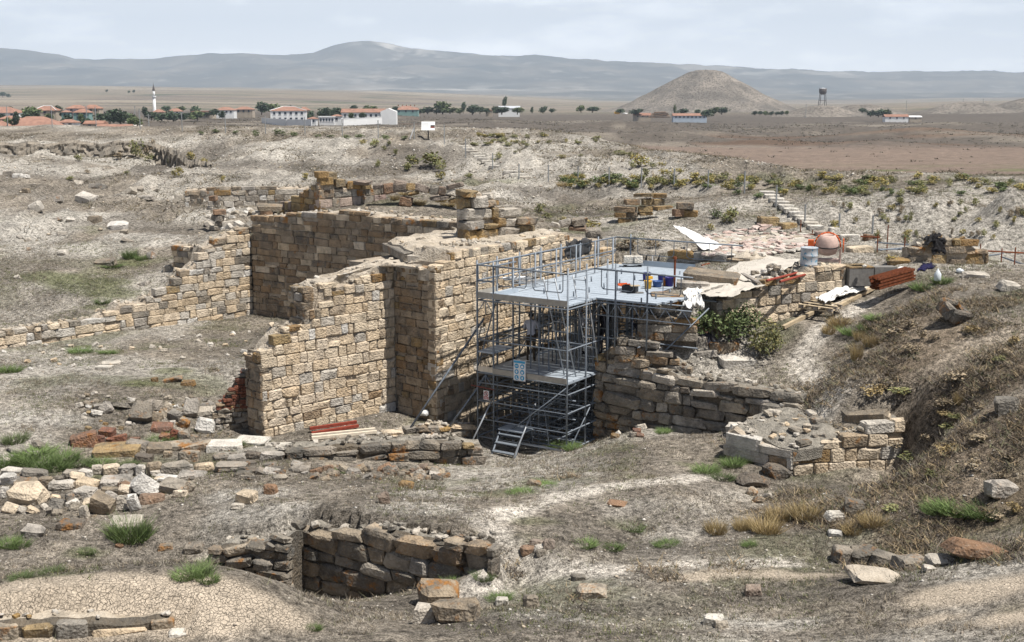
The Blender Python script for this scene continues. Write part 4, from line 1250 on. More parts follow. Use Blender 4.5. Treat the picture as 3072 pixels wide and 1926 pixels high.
def guard(p0, p1, ztop, drop):
    """U-shaped guard frame hung on a rail"""
    e = (p1 - p0)
    a, b_ = p0 + e * 0.06, p1 - e * 0.06
    mb = MB()
    q = [Vector((a.x, a.y, ztop)), Vector((a.x, a.y, ztop - drop + 0.08)), Vector((a.x, a.y, ztop - drop)) + e * 0.05, Vector((b_.x, b_.y, ztop - drop)) - e * 0.05, Vector((b_.x, b_.y, ztop - drop + 0.08)), Vector((b_.x, b_.y, ztop))]
    mb.path(q, 0.016, 5)
    mid = (a + b_) / 2
    mb.tube((mid.x, mid.y, ztop), (mid.x, mid.y, ztop - drop), 0.012, 5)
    part_n[0] += 1
    mb.build('guard_frame', M['galv'], sc, True)


for i in range(len(acol) - 1):
    a, b_ = acol[i], acol[i + 1]
    guard(sp(a, -0.62, 0), sp(b_, -0.62, 0), DECK + 1.0, 0.62)
    guard(sp(a, -0.62, 0), sp(b_, -0.62, 0), LOWER + 1.0, 0.62) if i < 2 else None
guard(sp(0, 0.1, 0), sp(0, 1.3, 0), DECK + 1.0, 0.6)
guard(sp(0, 1.4, 0), sp(0, BAY - 0.1, 0), DECK + 0.97, 0.6)
guard(sp(1.6, BAY + 0.2, 0), sp(1.6, 4.2, 0), DECK + 0.93, 0.6)
guard(sp(1.6, 4.45, 0), sp(1.6, 5.8, 0), DECK + 0.93, 0.6)
guard(sp(9.3, 0.2, 0), sp(9.3, 1.9, 0), DECK + 1.0, 0.6)
guard(sp(9.3, 2.2, 0), sp(9.3, 4.2, 0), DECK + 1.0, 0.6)
# decks: planks across, each a part
k = 0
a = 0.02
while a < 9.25:
    w_ = 0.36
    c1 = BAY - 0.02 if a < 1.55 else min(5.9, 4.75 + 0.28 * (a - 1.6))
    mb = MB().box((sp(a + w_ / 2, (c1 + 0.02) / 2, DECK - 0.035)), (w_ - 0.018, c1 - 0.02, 0.06), SA)
    o = mb.build('deck_plank', M['deck'], sc)
    part_n[0] += 1
    a += w_
for j in range(3):
    mb = MB().box(sp(4.6, -0.55 + 0.2 * j, DECK - 0.035), (9.2, 0.185, 0.06), SA)
    mb.build('deck_plank', M['deck'], sc)
for a, c0, c1 in ((0.0, 0.02, BAY), ):
    MB().box(sp(a - 0.03, (c0 + c1) / 2, DECK + 0.05), (0.03, c1 - c0, 0.17), SA).build('toe_board', M['toe'], sc)
MB().box(sp(0.0, -0.31, DECK + 0.05), (0.03, 0.58, 0.17), SA).build('toe_board', M['toe'], sc)
MB().box(sp(0.6, -0.66, DECK + 0.07), (1.2, 0.03, 0.17), SA).build('toe_board', M['toe'], sc)
MB().box(sp(0.75, 0.03, DECK + 0.075), (1.3, 0.025, 0.15), SA).build('toe_board', M['deck'], sc)
MB().box(sp(9.24, 2.2, DECK + 0.1), (0.03, 4.2, 0.2), SA).build('toe_board', M['deck'], sc)
for a in np.arange(0.0, 4.7, 0.46):
    MB().box(sp(a + 0.22, 1.08, LOWER - 0.03), (0.43, BAY + 0.5, 0.055), SA).build('deck_plank', M['deck'], sc)
MB().box(sp(-0.03, BAY / 2, LOWER + 0.05), (0.03, BAY, 0.17), SA).build('toe_board', M['toe'], sc)
MB().box(sp(0.0, -0.31, LOWER + 0.07), (0.03, 0.58, 0.17), SA).build('toe_board', M['wood_pale'], sc)
MB().box(sp(0.6, -0.31, LOWER + 0.62), (1.2, 0.6, 0.05), SA).build('deck_plank', M['deck'], sc)
# spigots standing up through the deck
for i, a in enumerate((1.6, 2.6, 3.6, 4.7, 5.8, 6.9)):
    for c in (0.9, 2.0, 3.2, 4.4, 5.4):
        if (i * 3 + int(c * 2)) % 3:
            tube_part('spigot', sp(a, c, DECK), sp(a, c, DECK + 0.17), 0.026, 'galv', 5)
# ledgers and transoms below
for zl in (1.15, 1.75, 2.35, 2.95, 3.28, 4.35, 5.62):
    for c in (-0.62, 0.0, BAY, 4.3):
        tube_part('ledger', sp(0 if c <= BAY else 1.6, c, zl), sp(9.3, c, zl), 0.026, 'galv', 5)
for zl in (1.15, 2.35, 3.27, 4.35, 5.63):
    for a in acol:
        tube_part('transom', sp(a, -0.62, zl), sp(a, BAY if a < 1.2 else 5.9, zl), 0.026, 'galv', 5)
for zl in (1.75, 2.95):
    for a in (0.0, 2.5, 5.2):
        tube_part('transom', sp(a, -0.62, zl), sp(a, BAY, zl), 0.026, 'galv', 5)
# diagonal braces
for (a, c, z0, a2, c2, z1) in [(0, -0.62, 3.4, 1.15, -0.62, 5.6), (0, 0, 1.0, 0, BAY, 3.2), (2.5, 0, 1.0, 2.5, BAY, 3.2), (5.2, 0, 1.0, 5.2, BAY, 3.2), (0, BAY, 1.0, 2.5, BAY, 3.2), (2.5, BAY, 1.0, 5.2, BAY, 3.2), (5.2, BAY, 3.3, 7.9, BAY, 5.6), (1.15, 0, 3.4, 3.85, 0, 5.6), (3.85, 0, 1.0, 6.55, 0, 3.2), (7.9, 0, 1.0, 7.9, BAY, 3.2), (2.5, 0, 3.4, 5.2, 0, 5.6), (1.6, 4.3, 3.4, 3.3, 5.9, 5.5)]:
    tube_part('brace', sp(a, c, z0), sp(a2, c2, z1), 0.024, 'galv', 5)
# lattice beam under the deck edge
mb = MB()
for i in range(12):
    c0, c1 = BAY + i * 0.28, BAY + (i + 1) * 0.28
    mb.tube(sp(1.58, c0, DECK - 0.1 if i % 2 else DECK - 0.5), sp(1.58, c1, DECK - 0.5 if i % 2 else DECK - 0.1), 0.014, 5)
mb.tube(sp(1.58, BAY, DECK - 0.5), sp(1.58, 6.1, DECK - 0.5), 0.022, 5).tube(sp(1.58, BAY, DECK - 0.1), sp(1.58, 6.1, DECK - 0.1), 0.022, 5)
mb.build('lattice_beam', M['galv'], sc, True)
for zz in (DECK - 0.1, LOWER - 0.1):
    mb = MB()
    for (da, dc, dz) in ((0, -0.62, -0.45), (0, -0.3, -0.45), (0, 0, -0.45)):
        mb.tube(sp(0, -0.31, zz), sp(0, dc, zz + dz), 0.016, 5)
    mb.build('bracket', M['galv'], sc, True)


def ladder(name, p0, p1, wdir, width, rungs, r=0.022, mat='alu', wide_steps=None):
    mb = MB()
    o0, o1 = wdir * (width / 2), -wdir * (width / 2)
    mb.tube(p0 + o0, p1 + o0, r, 6).tube(p0 + o1, p1 + o1, r, 6)
    ob = mb.build(name, M[mat], sc, True)
    for i in range(rungs):
        q = p0.lerp(p1, (i + 0.6) / rungs)
        m2 = MB()
        if wide_steps:
            m2.box(q, (0.02 + wide_steps, width, 0.03), math.atan2(wdir.y, wdir.x) - math.pi / 2)
        else:
            m2.tube(q + o0, q + o1, 0.014, 5)
        m2.build('rung', M[mat], ob)
    return ob


ladder('ladder', sp(0.9, 2.3, LOWER), sp(0.25, 1.9, DECK + 0.75), sn, 0.42, 10)
ladder('ladder', sp(1.9, 2.6, LOWER), sp(1.4, 2.3, DECK + 0.7), sn, 0.42, 10)
ladder('stair', sp(0.3, 1.6, FOOT + 0.25), sp(0.9, 0.9, LOWER), sn, 0.6, 9, 0.022, 'galv')
ladder('stair', sp(-1.1, 0.95, FOOT - 0.25), sp(-0.1, 0.75, FOOT + 0.62), sn, 0.85, 4, 0.03, 'galv', 0.16)
MB().box(sp(0.15, 0.75, FOOT + 0.66), (0.65, 0.95, 0.04), SA).build('landing', M['deck'], sc)
tube_part('handrail', sp(-1.0, 1.3, FOOT - 0.15), sp(0.5, 1.3, FOOT + 1.55), 0.028, 'alu')
tube_part('handrail', sp(-1.0, -0.3, FOOT + 0.1), sp(0.4, -0.15, FOOT + 1.75), 0.028, 'alu')
tube_part('ledger', sp(0.0, 0.9, FOOT + 0.3), sp(0.0, BAY, FOOT + 0.25), 0.03, 'alu')
for (u0, v0, z0, u1, v1, y1) in [(1208, 1318, 1.15, 1452, 955, 39.4), (1322, 1315, 1.05, 1476, 1105, 38.8)]:
    pole = thing('propping_pole', 'long grey pole leaning from the terrace wall to the scaffold, %s of the two' % ('longer' if u0 < 1300 else 'shorter'), 'pole')
    MB().tube(W(u0, v0, z0), WD(u1, v1, y1), 0.035, 6).build('tube', M['galv'], pole, True)
mb = MB()
for zl in (1.0, 1.3, 1.6, 1.95, 2.2, 2.55, 2.8, 3.1, 4.0, 4.9):
    for c in ((0.68, 1.36, 2.04, 3.1, 3.8) if zl < 3.2 else (1.36, 3.1)):
        mb.tube(sp(0.6 if c < 2.5 else 3.4, c, zl), sp(9.0, c, zl + 0.04), 0.024, 4)
    for a in ((0.55, 1.9, 3.2, 4.5, 5.9, 7.2) if zl < 3.2 else (1.9, 5.9)):
        mb.tube(sp(a, -0.5, zl + 0.1), sp(a, BAY if a < 3 else 3.8, zl + 0.1), 0.024, 4)
for a in (1.9, 3.2, 4.5, 5.9, 7.2, 8.3):
    for c in (0.34, 1.02, 1.7, 2.4, 3.8):
        mb.tube(sp(a + 0.3, c, FOOT - 0.1), sp(a + 0.3, c, DECK - 0.08), 0.024, 4)
for (a, c0, c1) in ((0.55, 0.0, BAY), (1.9, BAY, 0.0), (3.2, 0.0, 3.6), (4.5, 3.6, 0.0), (5.9, 0.0, 3.6)):
    mb.tube(sp(a, c0, 1.0), sp(a, c1, 3.2), 0.022, 4)
il = mb.build('inner_lattice', M['galv'], sc, True)
il['kind'] = 'stuff'
print('scaffold parts', part_n[0])

# safety board and prohibition board tied to the scaffold
board = thing('safety_board', 'white and blue safety board with six round pictograms on the scaffold', 'sign', sp(-0.10, 1.05, LOWER - 0.12), SA - math.pi / 2)
# local x across, y away, z up
bw, bh = 0.44, 0.66
MB().box((0, 0, bh / 2), (bw, 0.012, bh)).build('panel', M['white'], board)
MB().box((0, -0.009, bh - 0.055), (bw - 0.03, 0.004, 0.075)).build('header', M['signblue'], board)
for i in range(2):
    for j in range(3):
        cx, cz = (-0.105 + 0.21 * i), bh - 0.19 - 0.185 * j
        mb = MB()
        mb.lathe((cx, -0.008, cz), [(0.078, 0.0), (0.078, 0.004)], 16, Matrix.Rotation(math.pi / 2, 3, 'X'))
        d_ = mb.build('disc', M['signblue'], board)
        mm = MB()
        if (i, j) == (0, 0):
            mm.box((cx - 0.02, -0.014, cz), (0.035, 0.003, 0.03)).box((cx + 0.025, -0.014, cz), (0.035, 0.003, 0.03))
        elif (i, j) == (1, 0):
            mm.lathe((cx, -0.014, cz - 0.008), [(0.042, 0.0), (0.042, 0.003)], 10, Matrix.Rotation(math.pi / 2, 3, 'X')).box((cx, -0.015, cz - 0.02), (0.1, 0.003, 0.014))
        elif (i, j) == (0, 1):
            mm.box((cx, -0.014, cz), (0.045, 0.003, 0.08)).box((cx, -0.0145, cz + 0.01), (0.08, 0.003, 0.02))
        elif (i, j) == (1, 1):
            mm.add([(cx - 0.04, -0.015, cz + 0.03), (cx, -0.015, cz + 0.015), (cx + 0.04, -0.015, cz + 0.03), (cx + 0.03, -0.015, cz - 0.03), (cx, -0.015, cz - 0.055), (cx - 0.03, -0.015, cz - 0.03)], [(0, 5, 4, 3, 2, 1)])
        elif (i, j) == (0, 2):
            mm.box((cx - 0.01, -0.014, cz + 0.01), (0.03, 0.003, 0.07)).box((cx + 0.012, -0.0145, cz - 0.03), (0.07, 0.003, 0.022))
        else:
            mm.box((cx, -0.014, cz - 0.01), (0.045, 0.003, 0.055)).box((cx - 0.01, -0.0145, cz + 0.03), (0.012, 0.003, 0.04)).box((cx + 0.012, -0.0147, cz + 0.03), (0.012, 0.003, 0.04))
        mm.build('pictogram', M['white'], d_)
board2 = thing('prohibition_board', 'small red and white no entry board with raised hand below the scaffold bracket', 'sign', sp(-0.05, -0.25, 2.42), SA - math.pi / 2)
MB().box((0, 0, 0.15), (0.21, 0.01, 0.31)).build('panel', M['white'], board2)
mb = MB()
for q in range(16):
    t0, t1 = q * math.pi / 8, (q + 1) * math.pi / 8
    mb.add([(0.085 * math.cos(t0), -0.008, 0.2 + 0.085 * math.sin(t0)), (0.085 * math.cos(t1), -0.008, 0.2 + 0.085 * math.sin(t1)), (0.062 * math.cos(t1), -0.008, 0.2 + 0.062 * math.sin(t1)), (0.062 * math.cos(t0), -0.008, 0.2 + 0.062 * math.sin(t0))], [(0, 1, 2, 3)])
mb.box((0, -0.0085, 0.2), (0.018, 0.003, 0.15), R=Matrix.Rotation(math.radians(-45), 3, 'Y'))
mb.build('prohibition_ring', M['signred'], board2)
MB().box((0, -0.0075, 0.195), (0.045, 0.003, 0.06)).box((-0.012, -0.0077, 0.235), (0.01, 0.003, 0.03)).box((0.004, -0.0077, 0.238), (0.01, 0.003, 0.03)).build('hand_mark', M['signdark'], board2)
MB().box((0, -0.008, 0.065), (0.18, 0.003, 0.09)).build('text_panel', M['signred'], board2)
MB().box((0, -0.0105, 0.08), (0.13, 0.002, 0.014)).box((0, -0.0105, 0.05), (0.13, 0.002, 0.014)).build('text_line', M['white'], board2)
rod = thing('red_rod', 'thin red rod fixed to the scaffold above the no entry board', 'rod')
MB().tube(sp(-0.05, -0.85, 2.83), sp(-0.05, 0.05, 2.79), 0.014, 5).build('bar', M['redpaint'], rod)


# ------------------------------------------------------------------ people under the deck
def person(loc, rotz, label, pose, shirt, trousers, height=1.72, hair='hair'):
    """one continuous body grown from a jointed skeleton; clothing by height"""
    h = height
    root = thing('person', label, 'person', loc, rotz)
    J = dict(pelvis=(0, 0, .53), waist=(0, 0, .60), chest=(0, -.005, .72), neckb=(0, 0, .815), neck=(0, -.005, .85), head=(0, -.012, .905), crown=(0, -.008, .965),
             sl=(.105, 0, .80), el=(.135, .01, .64), wl=(.14, -.03, .50), hl=(.14, -.04, .44), sr=(-.105, 0, .80), er=(-.135, .01, .64), wr=(-.14, -.03, .50), hr=(-.14, -.04, .44),
             pl=(.055, 0, .50), kl=(.06, -.01, .28), al=(.065, .005, .045), fl=(.07, -.085, .02), pr=(-.055, 0, .50), kr=(-.06, -.01, .28), ar=(-.065, .005, .045), fr=(-.07, -.085, .02))
    J.update(pose)
    rad = dict(pelvis=.085, waist=.078, chest=.088, neckb=.05, neck=.032, head=.052, crown=.036, sl=.042, el=.028, wl=.02, hl=.022, sr=.042, er=.028, wr=.02, hr=.022, pl=.058, kl=.036, al=.025, fl=.02, pr=.058, kr=.036, ar=.025, fr=.02)
    E_ = [('pelvis', 'waist'), ('waist', 'chest'), ('chest', 'neckb'), ('neckb', 'neck'), ('neck', 'head'), ('head', 'crown'), ('chest', 'sl'), ('sl', 'el'), ('el', 'wl'), ('wl', 'hl'), ('chest', 'sr'), ('sr', 'er'), ('er', 'wr'), ('wr', 'hr'),
          ('pelvis', 'pl'), ('pl', 'kl'), ('kl', 'al'), ('al', 'fl'), ('pelvis', 'pr'), ('pr', 'kr'), ('kr', 'ar'), ('ar', 'fr')]
    names = list(J)
    # fingers, rooted in the hand
    V = [tuple(c * h for c in J[n]) for n in names]
    R_ = [rad[n] * h * 0.92 for n in names]
    ed = [(names.index(a), names.index(b_)) for a, b_ in E_]
    for s, hn, wn in ((1, 'hl', 'wl'), (-1, 'hr', 'wr')):
        hp = Vector(J[hn]) * h
        dr = (hp - Vector(J[wn]) * h).normalized()
        side = Vector((0, 1, 0)) if abs(dr.y) < 0.8 else Vector((1, 0, 0))
        for q in range(4):
            o1 = hp + side * (q - 1.5) * 0.021 + dr * 0.035
            o2 = o1 + dr * (0.045, 0.052, 0.05, 0.04)[q] + Vector((-0.012 * s, 0, 0))
            V += [tuple(o1), tuple(o2)]
            R_ += [0.0095, 0.008]
            ed += [(names.index(hn), len(V) - 2), (len(V) - 2, len(V) - 1)]
        o1 = hp - side * 0.045 + dr * 0.015
        V.append(tuple(o1))
        R_.append(0.010)
        ed.append((names.index(hn), len(V) - 1))
    me = bpy.data.meshes.new('body')
    me.from_pydata(V, ed, [])
    o = bpy.data.objects.new('body', me)
    COL.objects.link(o)
    md = o.modifiers.new('skin', 'SKIN')
    for i, sv in enumerate(me.skin_vertices[0].data):
        sv.radius = (R_[i], R_[i])
        sv.use_root = (i == 0)
    o.modifiers.new('sub', 'SUBSURF').levels = 1
    dg = bpy.context.evaluated_depsgraph_get()
    m2 = bpy.data.meshes.new_from_object(o.evaluated_get(dg))
    bpy.data.objects.remove(o)
    m2.materials.clear()
    for mm_ in ('skin', shirt, trousers):
        m2.materials.append(M[mm_])
    for pl_ in m2.polygons:
        c = pl_.center
        z = c.z / h
        hd = min((c - Vector(J['hl']) * h).length, (c - Vector(J['hr']) * h).length)
        pl_.material_index = 0 if (z > .84 or hd < 0.13) else (2 if z < .56 and abs(c.x) < .118 * h else 1)
        pl_.use_smooth = True
    o = bpy.data.objects.new('body', m2)
    COL.objects.link(o)
    o.parent = root
    hp = Vector(J['head']) * h
    bm = bmesh.new()
    bmesh.ops.create_uvsphere(bm, u_segments=14, v_segments=10, radius=0.098)
    for v in bm.verts:
        v.co = Vector((v.co.x * 0.9, v.co.y * 1.08, v.co.z * 1.12))
        if v.co.y < -0.02 and v.co.z < 0.045:
            v.co.y = -0.02
        if v.co.z < -0.06:
            v.co.z = -0.06
    m3 = bpy.data.meshes.new('hair')
    bm.to_mesh(m3)
    bm.free()
    m3.materials.append(M[hair])
    ho = bpy.data.objects.new('hair', m3)
    COL.objects.link(ho)
    ho.parent = root
    ho.location = hp + Vector((0, 0.012, 0.03))
    # nose, eyes and ears
    f = MB()
    f.box(hp + Vector((0, -0.108, -0.012)), (0.022, 0.03, 0.04))
    f.build('nose', M['skin'], root)
    for s in (-1, 1):
        MB().box(hp + Vector((0.032 * s, -0.092, 0.012)), (0.022, 0.012, 0.012)).build('eye', M['hair'], root)
        MB().box(hp + Vector((0.092 * s, 0.0, 0.0)), (0.016, 0.035, 0.055)).build('ear', M['skin'], root)
    MB().box(hp + Vector((0, -0.094, -0.048)), (0.045, 0.012, 0.01)).build('mouth', M['signred'], root)
    return root


reach = dict(el=(.14, -.05, .65), wl=(.11, -.16, .62), hl=(.10, -.21, .62), er=(-.14, -.05, .65), wr=(-.11, -.16, .63), hr=(-.10, -.21, .63))
up = dict(el=(.15, -.06, .74), wl=(.12, -.14, .84), hl=(.11, -.17, .89))
person(sp(2.0, 0.15, LOWER), SA + 1.9, 'person in a pale shirt working beside the blue crate on the lower deck', reach, 'shirt', 'trousers')
person(sp(4.0, 0.9, LOWER), SA + 0.6, 'person in a pale coat behind the ladder on the lower deck', dict(er=(-.14, -.04, .66), wr=(-.10, -.14, .62), hr=(-.09, -.19, .62)), 'shirt', 'darkwear', 1.75)
person(sp(4.4, 1.6, LOWER), SA + 2.6, 'person in dark clothes just behind the ladder', reach, 'darkwear', 'darkwear', 1.68)
person(sp(3.2, 3.6, LOWER - 0.0), SA + 2.2, 'person in dark clothes standing alone right of the ladders', up, 'darkwear', 'darkwear', 1.78)
person(sp(3.4, 5.0, LOWER + 0.0), SA + 2.9, 'tall person in dark clothes, largest of the pair by the deck edge', reach, 'darkwear', 'darkwear', 1.8)
person(sp(3.7, 5.65, LOWER - 0.0), SA + 2.4, 'shorter person in dark clothes, smaller of the pair by the deck edge', up, 'darkwear', 'darkwear', 1.55)
for a in np.arange(2.6, 5.1, 0.46):
    MB().box(sp(a + 0.22, 4.5, LOWER - 0.03), (0.43, 3.0, 0.055), SA).build('deck_plank', M['deck'], sc)
# ------------------------------------------------------------------ loose things on and around the scaffold
def bucket(u, v, z, r, h, mat, label, tilt=0.0):
    q = W(u, v, z)
    b_ = thing('bucket', label, 'bucket', q)
    MB().lathe((0, 0, 0), [(r * 0.82, 0.0), (r, h), (r * 1.06, h), (r * 1.06, h - 0.02), (r * 0.93, h - 0.03), (r * 0.78, 0.03)], 16).build('shell', M[mat], b_, True)
    mb = MB()
    mb.path([Vector((r * math.cos(t_), r * 0.4 * math.sin(t_), h - r * 0.5 * math.sin(t_))) for t_ in np.linspace(0, math.pi, 8)], 0.006, 4)
    mb.build('bail', M['galv'], b_)
    b_.rotation_euler = (tilt, 0, 0.4)
    return b_


bucket(1944, 865, DECK, 0.13, 0.26, 'yellow', 'yellow plastic bucket on the deck in front of the blue ones')
bucket(1972, 860, DECK, 0.17, 0.20, 'blue', 'wide mid blue bucket on the deck beside the yellow one')
bucket(2008, 858, DECK, 0.15, 0.30, 'navy', 'tall dark blue bucket with grey rim at the deck edge')
bucket(1985, 846, DECK, 0.14, 0.26, 'navy', 'dark blue bucket behind the wide mid blue one')
bucket(1940, 842, DECK, 0.15, 0.28, 'navy', 'violet blue bucket behind the yellow one')
q = W(1948, 833, DECK + 0.3)
s_ = thing('sponge', 'orange sponge lying across the violet blue bucket', 'sponge', q)
MB().box((0, 0, 0), (0.2, 0.13, 0.09), 0.5).build('sponge_body', M['yellow'], s_)
s_ = thing('bottle', 'amber bottle standing between the blue buckets', 'bottle', W(1992, 858, DECK))
MB().lathe((0, 0, 0), [(0.05, 0), (0.05, 0.17), (0.02, 0.22), (0.02, 0.27)], 10).build('glass_body', m_plain('amber_glass', (0.30, 0.10, 0.02), 0.2), s_, True)
s_ = thing('crate', 'black plastic crate on the deck under an orange tray', 'crate', W(1890, 877, DECK), SA - math.pi / 2 + 0.15)
for (c, sz) in [((0, 0, 0.02), (0.44, 0.3, 0.03)), ((0, -0.15, 0.12), (0.46, 0.015, 0.22)), ((0, 0.15, 0.12), (0.46, 0.015, 0.22)), ((-0.225, 0, 0.12), (0.015, 0.285, 0.22)), ((0.225, 0, 0.12), (0.015, 0.285, 0.22))]:
    MB().box(c, sz).build('side_panel', M['blackplastic'], s_)
s_ = thing('tray', 'orange plastic tray resting on the black crate', 'tray', W(1872, 856, DECK + 0.12), 0.4)
MB().box((0, 0, 0), (0.34, 0.22, 0.03)).box((0, 0.11, 0.03), (0.34, 0.015, 0.07)).box((0, -0.11, 0.03), (0.34, 0.015, 0.07)).build('tray_body', M['orange'], s_)
s_ = thing('tray', 'tan lid lying on the black crate beside the orange tray', 'tray', W(1905, 857, DECK + 0.25), 0.2)
MB().box((0, 0, 0), (0.3, 0.18, 0.025)).build('lid_plate', M['wood'], s_)
s_ = thing('tile', 'flat grey tile on the deck in front of the black crate', 'tile', W(1917, 879, DECK), 0.1)
MB().box((0, 0, 0.015), (0.28, 0.16, 0.03)).build('slab', M['concrete'], s_)
s_ = thing('rusty_post', 'rusty iron post at the right end of the deck', 'post')
MB().tube(W(2023, 868, DECK), W(2023, 868, DECK) + Vector((0, 0, 1.05)), 0.035, 8).tube(W(2023, 868, DECK) + Vector((0, 0, 1.0)), W(2023, 868, DECK) + Vector((0, 0, 1.08)), 0.06, 8).build('shaft', M['rust'], s_)
for i, (u, lab) in enumerate([(1886, 'pale cut stone block on a pallet truck at the back of the deck'), (1912, 'pale cut stone block right beside its twin at the back of the deck')]):
    s_ = put('cut_block', BLOCKS[3 + i], M['white_stone'], W(u, 800, DECK) + Vector((0, 0.1, 0.27)), (0.36, 0.3, 0.26), (0, 0, 0.3 * i))
    tag(s_, lab, 'stone block')
s_ = thing('trolley', 'low grey trolley under the two pale cut stone blocks', 'trolley', W(1899, 800, DECK), 0.1)
MB().box((0, 0.1, 0.1), (0.75, 0.4, 0.03)).build('platform', M['alu'], s_)
for x_ in (-0.28, 0.28):
    for y_ in (-0.05, 0.25):
        MB().lathe((x_, y_, 0.045), [(0.045, -0.015), (0.045, 0.015)], 10, Matrix.Rotation(math.pi / 2, 3, 'X')).build('wheel', M['blackplastic'], s_)
s_ = thing('parasol_base', 'white round parasol base with short tube on the deck', 'parasol base', W(1957, 795, DECK))
MB().lathe((0, 0, 0), [(0.24, 0), (0.24, 0.03), (0.16, 0.09), (0.05, 0.12)], 18).build('foot', M['white'], s_, True)
MB().tube((0, 0, 0.1), (0, 0, 0.34), 0.022, 8).build('tube', M['white'], s_)
# folded metal frames lying on the deck
s_ = thing('folded_frames', 'pile of folded pale metal frames lying on the deck by the rail', 'frame pile', W(1545, 850, DECK + 0.06))
for i in range(5):
    a0 = Vector((RNG.uniform(-0.4, 0.4), RNG.uniform(-0.25, 0.25), 0.03 * i + 0.02))
    MB().path([a0, a0 + Vector((0.9, 0.12 * (i - 2), 0.02)), a0 + Vector((0.85, 0.3 + 0.12 * (i - 2), 0.02)), a0 + Vector((-0.05, 0.28, 0.02)), a0], 0.016, 5).build('frame', M['alu'], s_)


def cloth(name, label, cat, quad, mat, nu=14, nv=10, wave=0.06, seed=1, sag=0.0, lift=0.0, group=None, drape=True, thick=0.012):
    """rumpled sheet spanning four corner points; lies over the ground"""
    nu, nv = int(nu * 1.8), int(nv * 1.8)
    a, b_, c, d = [np.array(list(q)) for q in quad]
    uu, vv = np.meshgrid(np.linspace(0, 1, nu), np.linspace(0, 1, nv))
    P = (a * ((1 - uu) * (1 - vv))[..., None] + b_ * (uu * (1 - vv))[..., None] + c * (uu * vv)[..., None] + d * ((1 - uu) * vv)[..., None])
    nu_, nv_ = nu, nv
    nz = fbm(uu * 6 + seed * 3.1, vv * 6, 1.0, 5, seed, 0.65) - 0.45 + 0.7 * np.abs(fbm(uu * 9 + vv * 5, vv * 3 - uu * 2 + seed, 1.0, 3, seed + 9) - 0.5)
    nx_ = fbm(uu * 4, vv * 4 + 9, 1.0, 3, seed + 5) - 0.5
    P[..., 2] += nz * wave * 2.2 - sag * np.sin(math.pi * uu) * np.sin(math.pi * vv)
    edge = np.minimum(np.minimum(uu, 1 - uu), np.minimum(vv, 1 - vv))
    P[..., 0] += nx_ * 0.25 * (edge < 0.15)
    P[..., 1] += nz * 0.3 * (edge < 0.15)
    if drape:
        g = gz_many(P[..., 0].ravel(), P[..., 1].ravel()).reshape(P.shape[:2])
        P[..., 2] = np.maximum(P[..., 2], g + 0.03) + lift
    i_ = np.arange(nu * nv).reshape(nv, nu)
    q = np.stack([i_[:-1, :-1], i_[:-1, 1:], i_[1:, 1:], i_[1:, :-1]], -1).reshape(-1, 4)
    o = big_mesh(name, P.reshape(-1, 3), q, M[mat], None, True)
    md = o.modifiers.new('solid', 'SOLIDIFY')
    md.thickness = thick
    return tag(o, label, cat, group)


cloth('grey_cloth', 'dark grey cloth hung over the far scaffold rail', 'cloth', (sp(5.6, -0.66, DECK + 0.55), sp(7.4, -0.7, DECK + 0.45), sp(7.3, -0.6, DECK + 1.12), sp(5.5, -0.58, DECK + 1.12)), 'greycloth', 14, 9, 0.12, 3, 0.1, drape=False)
# the work platform: white wall block, tarpaulins, paving
Pw0, Pw1 = W(1996, 800, 5.75), W(2230, 800, 6.0)
masonry('plastered_wall', 'pale grey plastered retaining wall at the back of the deck under the white tarpaulin', Pw0, Pw1, [(1990, 748), (2060, 750), (2150, 762), (2240, 790)], [(1990, 850), (2240, 815)], mats=[(1, 'concrete_stone')] if 'concrete_stone' in M else [(1, 'grey')], seed=51, ch=0.4, bl=0.9, thick=0.7, core='core')
cloth('white_tarpaulin', 'white tarpaulin tilting up to a point over the platform wall', 'tarpaulin', (WD(2016, 678, 46.0), WD(2120, 752, 44.5), WD(2182, 745, 45.6), WD(2062, 686, 46.6)), 'tarp', 22, 10, 0.07, 4, 0.05, drape=False)
cloth('white_tarpaulin', 'crumpled white tarpaulin heap on the platform slope beside the bush', 'tarpaulin', (W(2052, 925, 5.65), W(2110, 930, 5.65), W(2105, 880, 5.8), W(2060, 870, 5.85)), 'tarp', 16, 14, 0.22, 5)
cloth('ground_sheet', 'dusty beige sheet spread on the platform between block and wall', 'sheet', (W(2075, 885, 5.8), W(2190, 890, 5.85), W(2290, 855, 6.02), W(2150, 835, 6.05)), 'tarp_dirty', 22, 14, 0.05, 6)
cloth('ground_sheet', 'grey dusty sheet spread below the pink rubble paving', 'sheet', (W(2150, 835, 6.06), W(2290, 850, 6.05), W(2400, 780, 6.27), W(2240, 770, 6.2)), 'tarp_dirty', 22, 14, 0.04, 7, lift=0.01)
cloth('white_bundle', 'folded white canvas bundle lying behind the pallet', 'canvas', (W(2445, 895, 5.45), W(2475, 912, 5.35), W(2600, 866, 5.6), W(2570, 855, 5.7)), 'tarp', 26, 16, 0.14, 8, -0.12)
